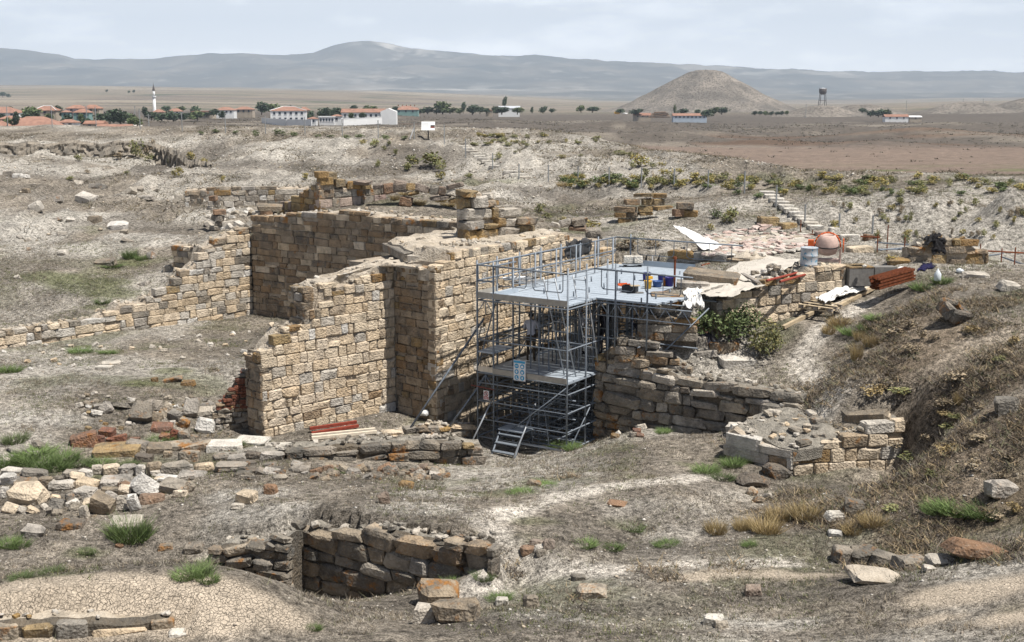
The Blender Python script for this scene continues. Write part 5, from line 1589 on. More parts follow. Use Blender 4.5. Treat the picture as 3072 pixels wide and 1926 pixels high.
# pink rubble paving: flat stones set on the platform
pav = thing('rubble_paving', 'pinkish rubble paving of flat stones behind the white tarpaulin', 'paving')
pr_ = random.Random(5)
for i in range(285):
    u = pr_.uniform(2105, 2420)
    f_ = (u - 2105) / 315
    v = pr_.uniform(705 - 14 * math.sin(f_ * 3), 765 + 12 * math.sin(f_ * 2.5) - 26 * f_)
    q = W(u, v, 6.3 + 0.18 * (1 - abs((v - 735) / 40)))
    q.z = max(q.z, gz(q.x, q.y) + 0.04)
    put('stone', pr_.choice(RUBBLE), M[pr_.choice(('pinkflat', 'white_stone', 'pinkflat', 'pale', 'pinkflat')) if 'pinkflat' in M else pr_.choice(('pale', 'white_stone', 'pink', 'pale'))], q, (pr_.uniform(0.2, 0.5), pr_.uniform(0.16, 0.34), pr_.uniform(0.06, 0.12)), (pr_.gauss(0, 0.12), pr_.gauss(0, 0.12), pr_.uniform(0, 3)), pav)
pavbase = [W(2080, 765, 6.22), W(2250, 785, 6.2), W(2440, 742, 6.3), W(2420, 700, 6.42), W(2150, 700, 6.4)]
top_slab('bedding', pav, [(q.x, q.y) for q in pavbase], 6.30, M['mudcap'], 0.1, 6)

# concrete mixer
mx = thing('concrete_mixer', 'orange concrete mixer with dusty pink drum beside the paint splashed barrel', 'mixer', W(2480, 792, 6.28), -0.25)
Rm = Matrix.Rotation(math.radians(8), 3, 'X')
drum = MB().lathe((0, 0, 0.62), [(0.16, -0.30), (0.30, -0.24), (0.37, -0.02), (0.37, 0.06), (0.33, 0.26), (0.25, 0.40), (0.23, 0.41), (0.22, 0.38)], 22, Rm).build('drum', M['pinkdrum'], mx, True)
MB().lathe((0, 0, 0.64), [(0.378, -0.035), (0.385, -0.03), (0.385, 0.0), (0.378, 0.005)], 22, Rm).build('gear_ring', M['blackplastic'], drum)
yk = MB()
yk.path([Vector((0.44 * math.cos(t_), 0, 0.55 + 0.55 * math.sin(t_) ** 0.8)) for t_ in np.linspace(0.05, math.pi - 0.05, 12)], 0.03, 6)
yk.build('yoke', M['orange'], mx, True)
MB().path([Vector((0.44, 0, 0.55)), Vector((0.44, 0.02, 0.02))], 0.035, 6).path([Vector((0.44, -0.3, 0.03)), Vector((0.44, 0.3, 0.03))], 0.03, 6).build('leg', M['pinkdrum'], mx)
MB().path([Vector((-0.44, 0, 0.55)), Vector((-0.44, 0.02, 0.02))], 0.035, 6).path([Vector((-0.44, -0.3, 0.03)), Vector((-0.44, 0.3, 0.03))], 0.03, 6).build('leg', M['pinkdrum'], mx)
MB().box((0, 0, 0.14), (0.8, 0.3, 0.1)).build('chassis', M['pinkdrum'], mx)
hw = MB()
hw.path([Vector((0.53, 0.24 * math.cos(t_), 0.66 + 0.24 * math.sin(t_))) for t_ in np.linspace(0, 2 * math.pi, 17)], 0.02, 5)
hw.tube((0.53, -0.24, 0.66), (0.53, 0.24, 0.66), 0.014, 5).tube((0.53, 0, 0.42), (0.53, 0, 0.9), 0.014, 5)
hw.build('hand_wheel', M['orange'], mx, True)
MB().box((-0.56, 0, 0.62), (0.2, 0.3, 0.42)).build('motor_cover', M['orange'], mx)
dr = thing('barrel', 'pale steel barrel with blue paint splashes beside the mixer', 'barrel', W(2425, 818, 6.2))
MB().lathe((0, 0, 0), [(0.28, 0), (0.29, 0.02), (0.28, 0.04), (0.28, 0.27), (0.295, 0.29), (0.28, 0.31), (0.28, 0.56), (0.295, 0.58), (0.28, 0.60), (0.28, 0.82), (0.295, 0.84), (0.285, 0.86), (0.25, 0.83)], 24).build('shell', M['drum'], dr, True)
# stones on the platform
rub = thing('rubble_heap', 'small heap of loose grey stones beside the barrel', 'stone heap', W(2320, 832, 6.05))
for i in range(34):
    a_, d_ = pr_.uniform(0, 6.3), abs(pr_.gauss(0, 0.45))
    put('stone', pr_.choice(RUBBLE), M[pr_.choice(('grey', 'pale', 'grey'))], (d_ * math.cos(a_) * 1.2, d_ * math.sin(a_) * 0.6, 0.1 + max(0, 0.33 - 0.35 * d_) * pr_.random()), (pr_.uniform(0.12, 0.26), pr_.uniform(0.1, 0.2), pr_.uniform(0.08, 0.16)), (pr_.uniform(-.4, .4), pr_.uniform(-.4, .4), pr_.uniform(0, 6)), rub)
# red pipes, rods and planks
for i, (u0, v0, u1, v1) in enumerate([(2300, 842, 2408, 815), (2340, 845, 2422, 822)]):
    s_ = thing('red_pipe', 'dusty red pipe on the wall beside the barrel, %s of the two' % ('longer' if i == 0 else 'shorter'), 'pipe')
    MB().tube(W(u0, v0, 6.2), W(u1, v1, 6.22), 0.045, 8).build('tube', M['redpaint'], s_)
s_ = thing('iron_bar', 'short rusty iron bar lying on the block by the plastered wall', 'bar')
MB().tube(W(2105, 797, 6.12), W(2128, 791, 6.14), 0.04, 6).build('rod', M['rust'], s_)
s_ = thing('grey_plank', 'grey weathered plank lying on the dusty sheet', 'plank')
a_, b_ = W(2228, 820, 6.12), W(2275, 848, 6.1)
MB().box((a_ + b_) / 2, ((b_ - a_).length, 0.14, 0.05), math.atan2((b_ - a_).y, (b_ - a_).x)).build('board', M['plank_grey'], s_)
# rusty profiles: a bundle of angle irons
bun = thing('rusty_profile_bundle', 'bundle of rusty red steel profiles stacked on the platform edge', 'steel bundle')
p0_, p1_ = W(2622, 872, 5.75), W(2728, 842, 6.0)
dd_ = (p1_ - p0_).normalized()
pn = Vector((dd_.y, -dd_.x, 0)).normalized()
for j in range(4):
    for i in range(5):
        o_ = pn * (0.10 * (i - 2)) + Vector((0, 0, 0.06 + 0.105 * j))
        e0, e1 = p0_ + o_ + dd_ * pr_.uniform(-0.05, 0.05), p1_ + o_ + dd_ * pr_.uniform(-0.05, 0.05)
        mb = MB()
        ang_ = math.atan2(dd_.y, dd_.x)
        Rz = dd_.to_track_quat('X', 'Z').to_matrix()
        L_ = (e1 - e0).length
        mb.box((e0 + e1) / 2, (L_, 0.085, 0.012), R=Rz).box((e0 + e1) / 2 + Vector((0, 0, 0.035)) - pn * 0.04, (L_, 0.012, 0.07), R=Rz).box((e0 + e1) / 2 + Vector((0, 0, 0.035)) + pn * 0.04, (L_, 0.012, 0.07), R=Rz)
        mb.build('profile', M['rust'], bun)
# concrete box with a hole
cb = thing('concrete_box', 'square grey concrete box with a hole, ochre top, behind the steel bundle', 'concrete box', W(2568, 852, 5.75), 0.12)
for (c, sz, m_) in [((0, -0.38, 0.3), (0.84, 0.1, 0.6), 'concrete'), ((0, 0.38, 0.3), (0.84, 0.1, 0.6), 'concrete'), ((-0.37, 0, 0.3), (0.1, 0.66, 0.6), 'concrete'), ((0.37, 0, 0.3), (0.1, 0.66, 0.6), 'concrete')]:
    MB().box(c, sz).build('side', M[m_], cb)
for (c, sz) in [((0, -0.33, 0.62), (0.86, 0.22, 0.04)), ((0, 0.33, 0.62), (0.86, 0.22, 0.04)), ((-0.33, 0, 0.62), (0.2, 0.44, 0.04)), ((0.33, 0, 0.62), (0.2, 0.44, 0.04))]:
    MB().box(c, sz).build('rim', M['ochre'], cb)
cb2 = thing('concrete_trough', 'low grey concrete trough just behind the steel bundle', 'trough', W(2650, 825, 6.0), 0.05)
MB().box((0, 0, 0.15), (0.75, 0.45, 0.3)).build('block', M['concrete'], cb2)


# pallets
def pallet(name, label, loc, rz, tilt=(0, 0)):
    p_ = thing(name, label, 'pallet', loc, rz)
    p_.rotation_euler = (tilt[0], tilt[1], rz)
    for i in range(3):
        MB().box((0, -0.34 + 0.34 * i, 0.135), (1.2, 0.10, 0.022)).build('board', M['wood'], p_)
        MB().box((0, -0.34 + 0.34 * i, 0.011), (1.2, 0.10, 0.022)).build('board', M['wood'], p_)
        for j in range(3):
            MB().box((-0.52 + 0.52 * j, -0.34 + 0.34 * i, 0.073), (0.14, 0.11, 0.098)).build('block', M['plank_grey'], p_)
    for j in range(3):
        MB().box((-0.52 + 0.52 * j, 0, 0.034), (0.1, 0.78, 0.02)).build('stringer', M['wood'], p_)
    return p_


q = on_ground(2462, 950)
pallet('pallet', 'wooden pallet lying beside the stepped wall on two beams', q + Vector((0, 0.1, 0.26)), math.radians(-40), (0.06, 0.02))
for (u0, v0, u1, v1, lab, mt) in [(2350, 990, 2440, 945, 'pale squared timber beam sticking out under the pallet', 'wood'), (2480, 935, 2612, 868, 'long pale plank between the pallet and the steel bundle', 'wood_pale'), (2500, 935, 2620, 872, 'second long plank alongside the white canvas bundle', 'wood')]:
    a_, b_ = on_ground(u0, v0), on_ground(u1, v1)
    a_.z += 0.09
    b_.z += 0.10
    s_ = thing('timber_beam', lab, 'beam')
    MB().box((a_ + b_) / 2, ((b_ - a_).length, 0.13, 0.11), R=(b_ - a_).to_track_quat('X', 'Z').to_matrix()).build('beam', M[mt], s_)
# beams in front of the tower
for (u0, v0, u1, v1, lab, mt, hh) in [(930, 1300, 1070, 1275, 'dark red steel beam lying in front of the stepped wall, back one', 'redpaint', 0.14), (935, 1310, 1075, 1282, 'dark red steel beam lying in front of the stepped wall, front one', 'redpaint', 0.12), (935, 1320, 1130, 1288, 'pale timber plank lying beside the red beams, front one', 'wood_pale', 0.09), (935, 1314, 1125, 1284, 'pale timber plank touching the red beams', 'wood_pale', 0.11)]:
    a_, b_ = W(u0, v0, 1.45), W(u1, v1, 1.55)
    a_.z, b_.z = gz(a_.x, a_.y) + hh, gz(b_.x, b_.y) + hh
    s_ = thing('lying_beam', lab, 'beam')
    MB().box((a_ + b_) / 2, ((b_ - a_).length, 0.1, 0.09), R=(b_ - a_).to_track_quat('X', 'Z').to_matrix()).build('beam', M[mt], s_)
s_ = put('white_sack', ROCKS[4], M['tarp'], W(1272, 1250, 1.55) + Vector((0, 0, 0.12)), (0.42, 0.3, 0.26), (0, 0, 0.3))
tag(s_, 'white sack lying at the foot of the buttress', 'sack')
s_ = thing('leaning_pipe', 'dark grey pipe leaning across the shaded court floor', 'pipe')
MB().tube(W(818, 912, 2.1), W(895, 880, 3.1), 0.05, 8).build('tube', M['galv'], s_)
# hollow stone on the slope
q = on_ground(2862, 965)
hs = thing('hollow_stone', 'dark hollowed stone block with a deep recess on the dry slope', 'stone block', q + Vector((0, 0, 0.28)), 0.5)
hs.rotation_euler = (0.5, 0.25, 0.6)
for (c, sz) in [((0, -0.30, 0), (0.85, 0.2, 0.42)), ((0, 0.30, 0), (0.85, 0.2, 0.42)), ((-0.34, 0, 0), (0.2, 0.44, 0.42)), ((0.34, 0, 0), (0.2, 0.44, 0.42)), ((0, 0, -0.14), (0.6, 0.5, 0.14))]:
    put('block_side', RUBBLE[int(abs(c[0]) * 10) + 1], M['greydark'], c, sz, (0, 0, 0), hs)
# jug, bags, cloths at the right pile
s_ = thing('water_jug', 'translucent white plastic jug standing in front of the right stone pile', 'jug', W(2812, 842, 6.1))
MB().lathe((0, 0, 0), [(0.10, 0), (0.115, 0.03), (0.115, 0.22), (0.05, 0.33), (0.03, 0.35), (0.03, 0.39)], 14).build('shell', M['jug'], s_, True)
s_ = put('plastic_bag', ROCKS[2], M['tarp'], W(2703, 818, 6.1) + Vector((0, 0, 0.1)), (0.38, 0.3, 0.24))
tag(s_, 'white plastic bag on the trough behind the steel bundle', 'bag')
s_ = put('plastic_bag', ROCKS[5], M['jug'], W(2880, 818, 6.15) + Vector((0, 0, 0.07)), (0.28, 0.2, 0.18))
tag(s_, 'pale plastic bag in the weeds right of the water jug', 'bag')
s_ = put('plastic_bag', ROCKS[7], M['white_stone'], W(2593, 798, 6.45), (0.2, 0.15, 0.15))
tag(s_, 'small white bag on the wall behind the concrete box', 'bag')
# pile of ochre blocks with black jackets
Rp0, Rp1 = W(2728, 812, 6.05), W(2965, 800, 6.15)
masonry('ochre_block_pile', 'weathered pile of ochre and grey blocks with black jackets on it', Rp0, Rp1, [(2728, 745), (2760, 740), (2762, 720), (2800, 715), (2915, 718), (2920, 745), (2965, 755)], [(2728, 820), (2965, 815)], mats=[(0.5, 'ochre'), (0.3, 'grey'), (0.2, 'tan_patina')], seed=53, ch=0.34, bl=0.55, shape=RUBBLE, thick=0.9, jut=0.1, cap='gravelcap')
cloth('black_jacket', 'black jacket draped over the left end of the ochre block pile', 'jacket', (WD(2772, 740, 41.75), WD(2818, 716, 41.8), WD(2822, 702, 42.4), WD(2776, 722, 42.4)), 'black', 14, 12, 0.14, 12, -0.12, drape=False)
cloth('black_jacket', 'black jacket hanging down the front of the ochre block pile', 'jacket', (WD(2796, 764, 41.6), WD(2836, 762, 41.6), WD(2832, 716, 41.75), WD(2804, 714, 41.75)), 'black', 12, 12, 0.12, 13, -0.05, drape=False)
cloth('dark_blue_cloth', 'dark blue cloth heaped at the foot of the ochre block pile', 'cloth', (WD(2752, 836, 41.2), WD(2802, 838, 41.2), WD(2808, 796, 41.75), WD(2768, 794, 41.75)), 'navycloth' if 'navycloth' in M else 'navy', 12, 12, 0.16, 14, -0.1)
# railing of rusty posts and pipes on the right
for i, (u, v0, v1, mt) in enumerate([(2401, 660, 708, 'rust'), (2437, 690, 710, 'rust'), (2631, 702, 758, 'rust'), (2661, 675, 745, 'rust'), (2712, 712, 770, 'rust'), (3003, 745, 790, 'rust'), (3043, 742, 795, 'rust'), (2941, 732, 750, 'rust')]):
    zb_ = 6.2
    a_ = W(u, v1, zb_)
    zt_ = WD(u, v0, a_.y).z
    s_ = thing('rusty_stake', ('rusty iron stake on the platform edge, %s' % ['tallest behind the pink paving', 'shortest behind the pink paving', 'carrying the grey pipes beside the mixer', 'tallest left of the ochre block pile', 'just left of the ochre block pile', 'short one right of the ochre block pile', 'farther one right of the ochre block pile', 'stub behind the ochre block pile'][i]), 'stake')
    MB().tube(a_ - Vector((0, 0, 0.15)), (a_.x, a_.y, zt_), 0.022, 6).build('rod', M[mt], s_)
for i, (u0, v0, z0, u1, v1, z1, mt, lab) in enumerate([(2401, 702, 6.32, 2640, 712, 6.35, 'rust', 'long rusty bar along the back of the platform'), (2625, 727, 6.5, 2760, 737, 6.5, 'galv', 'upper grey pipe beside the ochre block pile'), (2630, 748, 6.3, 2735, 748, 6.3, 'galv', 'lower grey pipe beside the ochre block pile'), (2640, 750, 6.28, 2725, 742, 6.35, 'galv', 'grey pipe crossing the lower pipe at an angle'),
                                                      (2945, 752, 6.5, 3090, 760, 6.45, 'rust', 'rusty bar right of the ochre block pile'), (2960, 768, 6.3, 3010, 760, 6.4, 'galv', 'short grey pipe right of the ochre block pile'), (3003, 770, 6.3, 3090, 800, 6.2, 'galv', 'grey pipe sloping down at the right edge')]):
    s_ = thing('railing_pipe', lab, 'pipe')
    MB().tube(W(u0, v0, z0), W(u1, v1, z1), 0.032, 6).build('tube', M[mt], s_)
# ------------------------------------------------------------------ distance: mountains, mounds, village
m, t, b = new_mat('mountain_steppe')
p = position(t)
mp = t.nodes.new('ShaderNodeMapping')
mp.inputs['Scale'].default_value = (0.001, 0.001, 0.003)
t.links.new(p, mp.inputs[0])
n1 = noise(t, mp.outputs[0], 1.6, 8, 0.62)
n2 = noise(t, mp.outputs[0], 4.5, 6, 0.6)
c = ramp(t, n1, [(0.30, (0.07, 0.075, 0.07)), (0.5, (0.12, 0.115, 0.10)), (0.62, (0.19, 0.17, 0.14))])
c = mixc(t, ramp(t, n2, [(0.58, 0), (0.70, 0.4)]), c, (0.50, 0.46, 0.41))
ca = t.nodes.new('ShaderNodeAttribute')
ca.attribute_name = 'col'
c = mixc(t, ca.outputs['Fac'], c, (0.60, 0.56, 0.50))
t.links.new(c, b.inputs['Base Color'])
b.inputs['Roughness'].default_value = 1.0
b.inputs['Specular IOR Level'].default_value = 0.0
M['mountain'] = m
sky_u = [-2500, -800, 0, 100, 200, 260, 330, 500, 640, 740, 820, 900, 980, 1040, 1080, 1130, 1180, 1230, 1300, 1400, 1500, 1560, 1600, 1700, 1850, 2000, 2200, 2300, 2450, 2600, 2700, 2800, 2950, 3072, 4000, 5500]
sky_v = [170, 160, 148, 160, 168, 187, 190, 183, 178, 173, 178, 178, 168, 148, 139, 135, 141, 151, 160, 171, 180, 182, 177, 189, 199, 205, 212, 219, 226, 225, 228, 226, 224, 219, 222, 230]
mx_, my_ = np.meshgrid(np.linspace(-9300, 9300, 560), np.concatenate([np.linspace(5800, 10000, 70), np.linspace(10080, 14400, 70)]))
mu = mx_ / 12000 * 3672 + 1536
hs_ = (290 - np.interp(mu, sky_u, sky_v)) / 3672 * 12000 + 12
ridge = 1 - np.abs(2 * fbm(mx_, my_, 1500, 5, 201, 0.55) - 1)
fine = 1 - np.abs(2 * fbm(mx_, my_, 420, 4, 207, 0.55) - 1)
k1 = smooth(6600, 12000, my_)
k1 = k1 * (1 - 0.6 * smooth(12000, 14400, my_))
zm = -25 + (hs_ + 25) * (k1 ** 1.35) * (0.62 + 0.38 * np.where(my_ > 11300, 1, ridge)) + (ridge - 0.6) * 90 * k1 * (1 - smooth(11000, 12000, my_)) + (fine - 0.6) * 40 * k1 * (1 - smooth(11400, 12000, my_) * 0.7)
fh = np.exp(-((my_ - 8200) / 900) ** 2) * np.interp(mu * 1.0, [-3000, 300, 900, 1300, 1700, 2100, 2500, 3072, 5000], [60, 60, 80, 95, 70, 40, 45, 60, 60]) * (0.45 + 0.75 * fbm(mx_, my_, 1300, 4, 211))
zm = np.maximum(zm, fh + (fine - 0.6) * 25 - 12)
zm = np.where(my_ < 6300, zm - 40 * (1 - smooth(5800, 6300, my_)), zm)
i_ = np.arange(mx_.size).reshape(mx_.shape)
q_ = np.stack([i_[:-1, :-1], i_[:-1, 1:], i_[1:, 1:], i_[1:, :-1]], -1).reshape(-1, 4)
chk = np.zeros_like(mx_)
for (cu, cy, ru, ry, kk) in [(1150, 11500, 75, 420, 0.8), (1260, 11200, 90, 300, 0.55), (1400, 11000, 70, 300, 0.45), (1180, 9000, 120, 300, 0.45), (1600, 8600, 200, 260, 0.5), (1350, 8300, 260, 240, 0.45), (850, 8300, 200, 200, 0.3), (2300, 10800, 260, 200, 0.35)]:
    chk = np.maximum(chk, kk * np.exp(-(((mx_ / my_ * 3672 + 1536 - cu) / ru) ** 2 + ((my_ - cy) / ry) ** 2)))
chk = np.clip(chk * smooth(0.38, 0.60, fbm(mx_, my_, 260, 4, 231, 0.6)) * 1.5, 0, 0.9)
mo = big_mesh('mountains', np.stack([mx_, my_, zm], -1).reshape(-1, 3), q_, M['mountain'], None, True, np.repeat(chk.reshape(-1, 1), 4, 1))
tag(mo, kind='structure')

m, t, b = new_mat('mound_scree')
p = position(t)
n1 = noise(t, p, 0.028, 6, 0.6)
n2 = noise(t, p, 0.42, 5, 0.7)
c = ramp(t, n1, [(0.38, (0.15, 0.135, 0.115)), (0.60, (0.28, 0.245, 0.205))])
c = mixc(t, ramp(t, n2, [(0.50, 0), (0.57, 0.9)]), c, (0.07, 0.06, 0.05))
t.links.new(c, b.inputs['Base Color'])
b.inputs['Roughness'].default_value = 1.0
bump(t, b, n2, 1.0, 1.2)
M['mound'] = m


def mound(name, u, y, prof, seed, sx=1.0, sy=1.0, gully=0.12, n=72):
    cx = (u - 1536) / 3672 * y
    r = np.random.RandomState(seed)
    vs, fs = [], []
    R_ = np.interp(np.linspace(0, 1, 26), np.linspace(0, 1, len(prof)), [p_[0] for p_ in prof])
    Z_ = np.interp(R_, [p_[0] for p_ in prof], [p_[1] for p_ in prof])
    for i, (rr, zz) in enumerate(zip(R_, Z_)):
        for k in range(n):
            a_ = 2 * math.pi * k / n
            g_ = float(fbm(np.array([math.cos(a_) * 5 + seed]), np.array([math.sin(a_) * 5]), 1.0, 3, seed)[0]) - 0.5
            g2 = float(fbm(np.array([rr * 0.08]), np.array([a_ * 4]), 1.0, 3, seed + 3)[0]) - 0.5
            s_ = 1 + gully * g_ * min(1, rr / prof[-1][0] * 3) + 0.05 * g2
            vs.append((cx + rr * s_ * math.cos(a_) * sx, y + rr * s_ * math.sin(a_) * sy, zz + g2 * prof[0][1] * 0.05))
    for i in range(25):
        for k in range(n):
            fs.append((i * n + k, i * n + (k + 1) % n, (i + 1) * n + (k + 1) % n, (i + 1) * n + k))
    o = mesh_obj(name, vs, fs, M['mound'], None, True)
    return tag(o, kind='structure')


def mprof(h, r, z0):
    return [(0.5, z0 + h), (r * 0.18, z0 + h * 0.98), (r * 0.28, z0 + h * 0.88), (r * 0.48, z0 + h * 0.60), (r * 0.68, z0 + h * 0.32), (r * 0.85, z0 + h * 0.12), (r, z0 - 0.5), (r * 1.1, z0 - 3)]


mound('hill_burial_mound', 2105, 1650, [(1, 46.4), (13, 46.0), (21, 44.2), (30, 40), (50, 29.5), (72, 17.8), (95, 6.5), (115, -1.8), (128, -5.6), (150, -9.5)], 31, 1.0, 1.0, 0.16)
mound('hill', 2450, 1180, mprof(10.5, 50, -6.8), 33)
mound('hill', 2575, 1230, mprof(11, 58, -6.8), 35)
mound('hill', 2880, 1250, mprof(12.5, 62, -6.0), 37)
mound('hill', 3100, 1300, mprof(17, 80, -5.5), 39)

M['roof'] = m_plain('red_roof_tiles', (0.30, 0.17, 0.125), 0.85, 0, 0.22, 0.6)
M['roofdull'] = m_plain('dull_roof_tiles', (0.29, 0.16, 0.115), 0.9, 0, 0.25, 0.5)
M['hwhite'] = m_plain('white_render', (0.76, 0.76, 0.75), 0.9, 0, 0.04, 0.4)
M['htan'] = m_plain('adobe_render', (0.40, 0.34, 0.27), 0.95, 0, 0.15, 0.6)
M['hgreen'] = m_plain('green_render', (0.20, 0.32, 0.30), 0.9, 0, 0.06, 0.5)
M['hpink'] = m_plain('mauve_render', (0.50, 0.42, 0.42), 0.9, 0, 0.06, 0.5)
M['hblue'] = m_plain('blue_grey_render', (0.42, 0.48, 0.55), 0.9, 0, 0.06, 0.5)
M['pane'] = m_plain('window_pane', (0.045, 0.055, 0.075), 0.2, 0, 0.1, 1)
M['metalroof'] = m_plain('sheet_roof', (0.62, 0.64, 0.66), 0.4, 0.2, 0.05, 0.5)
M['towersteel'] = m_plain('water_tower_steel', (0.10, 0.085, 0.08), 0.7, 0.2, 0.15, 0.8)


def house(label, u0, u1, vt, ve, vb, y, wall='hwhite', roof='hip', nwin=3, rows=1, rz=0.0, deep=0.75, roofm='roof', name='house', ribs=False, chimney=0, sink=3.0):
    w = (u1 - u0) / 3672 * y
    cx = ((u0 + u1) / 2 - 1536) / 3672 * y
    z = lambda v: WD((u0 + u1) / 2, v, y).z
    zb, ze, zt_ = z(vb), z(ve), z(vt)
    root = thing(name, label, 'house', (cx, y, zb), rz)
    he, ht = ze - zb, zt_ - zb
    dp = max(5.0, w * deep)
    MB().box((0, dp / 2, (he - sink) / 2), (w, dp, he + sink)).build('wall', M[wall], root)
    ov = 0.35
    x0, x1, y0, y1 = -w / 2 - ov, w / 2 + ov, -ov, dp + ov
    if roof == 'hip':
        i_ = min(w, dp) * 0.48
        vs = [(x0, y0, he), (x1, y0, he), (x1, y1, he), (x0, y1, he), (x0 + i_, (y0 + y1) / 2, ht), (x1 - i_, (y0 + y1) / 2, ht), (x0, y0, he - 0.2), (x1, y0, he - 0.2), (x1, y1, he - 0.2), (x0, y1, he - 0.2)]
        if x1 - i_ <= x0 + i_:
            vs[4] = (-0.1, vs[4][1], ht)
            vs[5] = (0.1, vs[5][1], ht)
        fs = [(0, 1, 5, 4), (1, 2, 5), (2, 3, 4, 5), (3, 0, 4), (6, 7, 1, 0), (7, 8, 2, 1), (8, 9, 3, 2), (9, 6, 0, 3), (9, 8, 7, 6)]
    elif roof == 'gablex':      # ridge across the view
        ym = (y0 + y1) / 2
        vs = [(x0, y0, he), (x1, y0, he), (x1, y1, he), (x0, y1, he), (x0, ym, ht), (x1, ym, ht), (x0, y0, he - 0.2), (x1, y0, he - 0.2), (x1, y1, he - 0.2), (x0, y1, he - 0.2)]
        fs = [(0, 1, 5, 4), (1, 2, 5), (2, 3, 4, 5), (3, 0, 4), (6, 7, 1, 0), (7, 8, 2, 1), (8, 9, 3, 2), (9, 6, 0, 3), (9, 8, 7, 6)]
    else:                        # flat
        vs, fs = [(x0, y0, he), (x1, y0, he), (x1, y1, he), (x0, y1, he), (x0, y0, ht), (x1, y0, ht), (x1, y1, ht), (x0, y1, ht)], [(4, 5, 6, 7), (0, 1, 5, 4), (1, 2, 6, 5), (2, 3, 7, 6), (3, 0, 4, 7), (3, 2, 1, 0)]
    rf = mesh_obj('roof', vs, fs, M[roofm], root)
    if ribs and roof == 'hip':
        mb = MB()
        for a_, b_ in ((0, 4), (1, 5), (4, 5)):
            mb.tube(Vector(vs[a_]) + Vector((0, 0, 0.1)), Vector(vs[b_]) + Vector((0, 0, 0.1)), 0.16, 5)
        mb.build('ridge_tiles', M['hwhite'], rf)
    for k in range(chimney):
        cx_ = x0 + (x1 - x0) * (k + 1) / (chimney + 1)
        MB().box((cx_, (y0 + y1) / 2, ht + 0.3), (0.7, 0.7, 1.3)).build('chimney', M['roofdull'], rf)
    for rr in range(rows):
        for k in range(nwin):
            hw_ = he / rows
            ww = min(1.2, w / (nwin + 1) * 0.55)
            xx = -w / 2 + w * (k + 0.7) / (nwin + 0.4)
            wd = MB().box((xx, -0.03, hw_ * rr + hw_ * 0.55), (ww, 0.08, min(1.35, hw_ * 0.5))).build('window', M['pane'], root)
            MB().box((xx, -0.08, hw_ * rr + hw_ * 0.55 - min(1.35, hw_ * 0.5) / 2 - 0.08), (ww * 1.2, 0.16, 0.1)).build('sill', M[wall], wd)
    return root


house('white walled red roofed house at the left edge of the village', -25, 70, 321, 338, 352, 620, 'hwhite', nwin=4)
house('wide low red hipped roof nearest the excavation rim', 30, 187, 350, 377, 388, 430, 'hwhite', nwin=5, rz=0.1)
house('low red roof at the left picture edge beside the wide one', -40, 38, 362, 378, 388, 425, 'htan', nwin=2)
house('small red roofed shed behind the wide low roof', 15, 72, 347, 357, 366, 500, 'htan', nwin=2)
house('tan two storey house with red hipped roof', 121, 187, 318, 331, 358, 600, 'htan', nwin=3, rows=2, ribs=True)
house('mauve house with green wings and solar tank', 218, 270, 315, 325, 358, 590, 'hpink', nwin=2, rows=3)
house('green wing with lower red roof', 238, 284, 327, 337, 358, 580, 'hgreen', nwin=2, rows=2)
house('green wall house left of the mauve one', 203, 222, 331, 336, 357, 585, 'hgreen', nwin=1)
house('tan house with faded red roof behind the mauve one', 266, 315, 314, 325, 350, 640, 'htan', nwin=3, rows=2, roofm='roofdull')
house('little white house with bright red roof above the rim', 190, 242, 358, 367, 384, 440, 'hwhite', nwin=2)
house('grey gabled shed with dull red roof', 268, 323, 362, 371, 386, 430, 'htan', 'gablex', nwin=2, roofm='roofdull')
house('long low red roof just above the rim', 303, 402, 373, 384, 392, 400, 'htan', 'gablex', nwin=4, deep=0.3)
house('small red roofed house beside the minaret', 474, 505, 328, 336, 346, 800, 'htan', nwin=2)
house('gabled white house right of the minaret', 520, 556, 325, 334, 342, 780, 'hwhite', nwin=2)
house('white house with long red roof left of the tree clump', 658, 713, 321, 330, 342, 800, 'hwhite', nwin=4)
house('pale house with red roof beside the tree clump', 716, 768, 320, 328, 340, 820, 'htan', nwin=3)
house('low tan farm sheds behind the village street', 590, 650, 333, 338, 345, 780, 'htan', 'flat', nwin=3, roofm='roofdull')
wh = house('large white two storey house with red hipped roof and white ridges', 822, 925, 320, 332, 366, 640, 'hwhite', nwin=6, rows=2, ribs=True, rz=0.12)
house('red roof peeping up behind the large white house', 905, 935, 321, 330, 340, 720, 'htan', nwin=1)
lb = house('long white hall with red ridge roof and gable end', 1031, 1160, 326, 337, 358, 660, 'hwhite', 'gablex', nwin=8, deep=0.25, rz=-0.03)
gb = thing('gable_hall', 'plain white gabled hall end beside the long hall', 'house', (WD(1165, 358, 655).x, 655, WD(1165, 358, 655).z))
wg = 46 / 3672 * 655
MB().prism([(-wg / 2, 0), (wg / 2, 0), (wg / 2, 8), (-wg / 2, 8)], -3, 4.1).build('wall', M['hwhite'], gb)
mesh_obj('gable', [(-wg / 2, 0, 4.1), (wg / 2, 0, 4.1), (0, 0, 5.7), (-wg / 2, 8, 4.1), (wg / 2, 8, 4.1), (0, 8, 5.7)], [(0, 1, 2), (4, 3, 5), (0, 2, 5, 3), (2, 1, 4, 5)], M['hwhite'], gb)
house('small white block with flat roof inside the white garden wall', 964, 1010, 349, 352, 369, 610, 'hwhite', 'flat', nwin=5, roofm='hwhite')
house('white gate house with red roof inside the garden wall', 1003, 1030, 343, 348, 368, 612, 'hwhite', nwin=1)
house('tiny white kiosk with red hat roof by the garden wall', 931, 956, 351, 356, 371, 600, 'hwhite', nwin=2)
house('red roofed pale green house with five chimneys', 1187, 1257, 318, 329, 340, 900, 'hgreen', nwin=3, chimney=5)
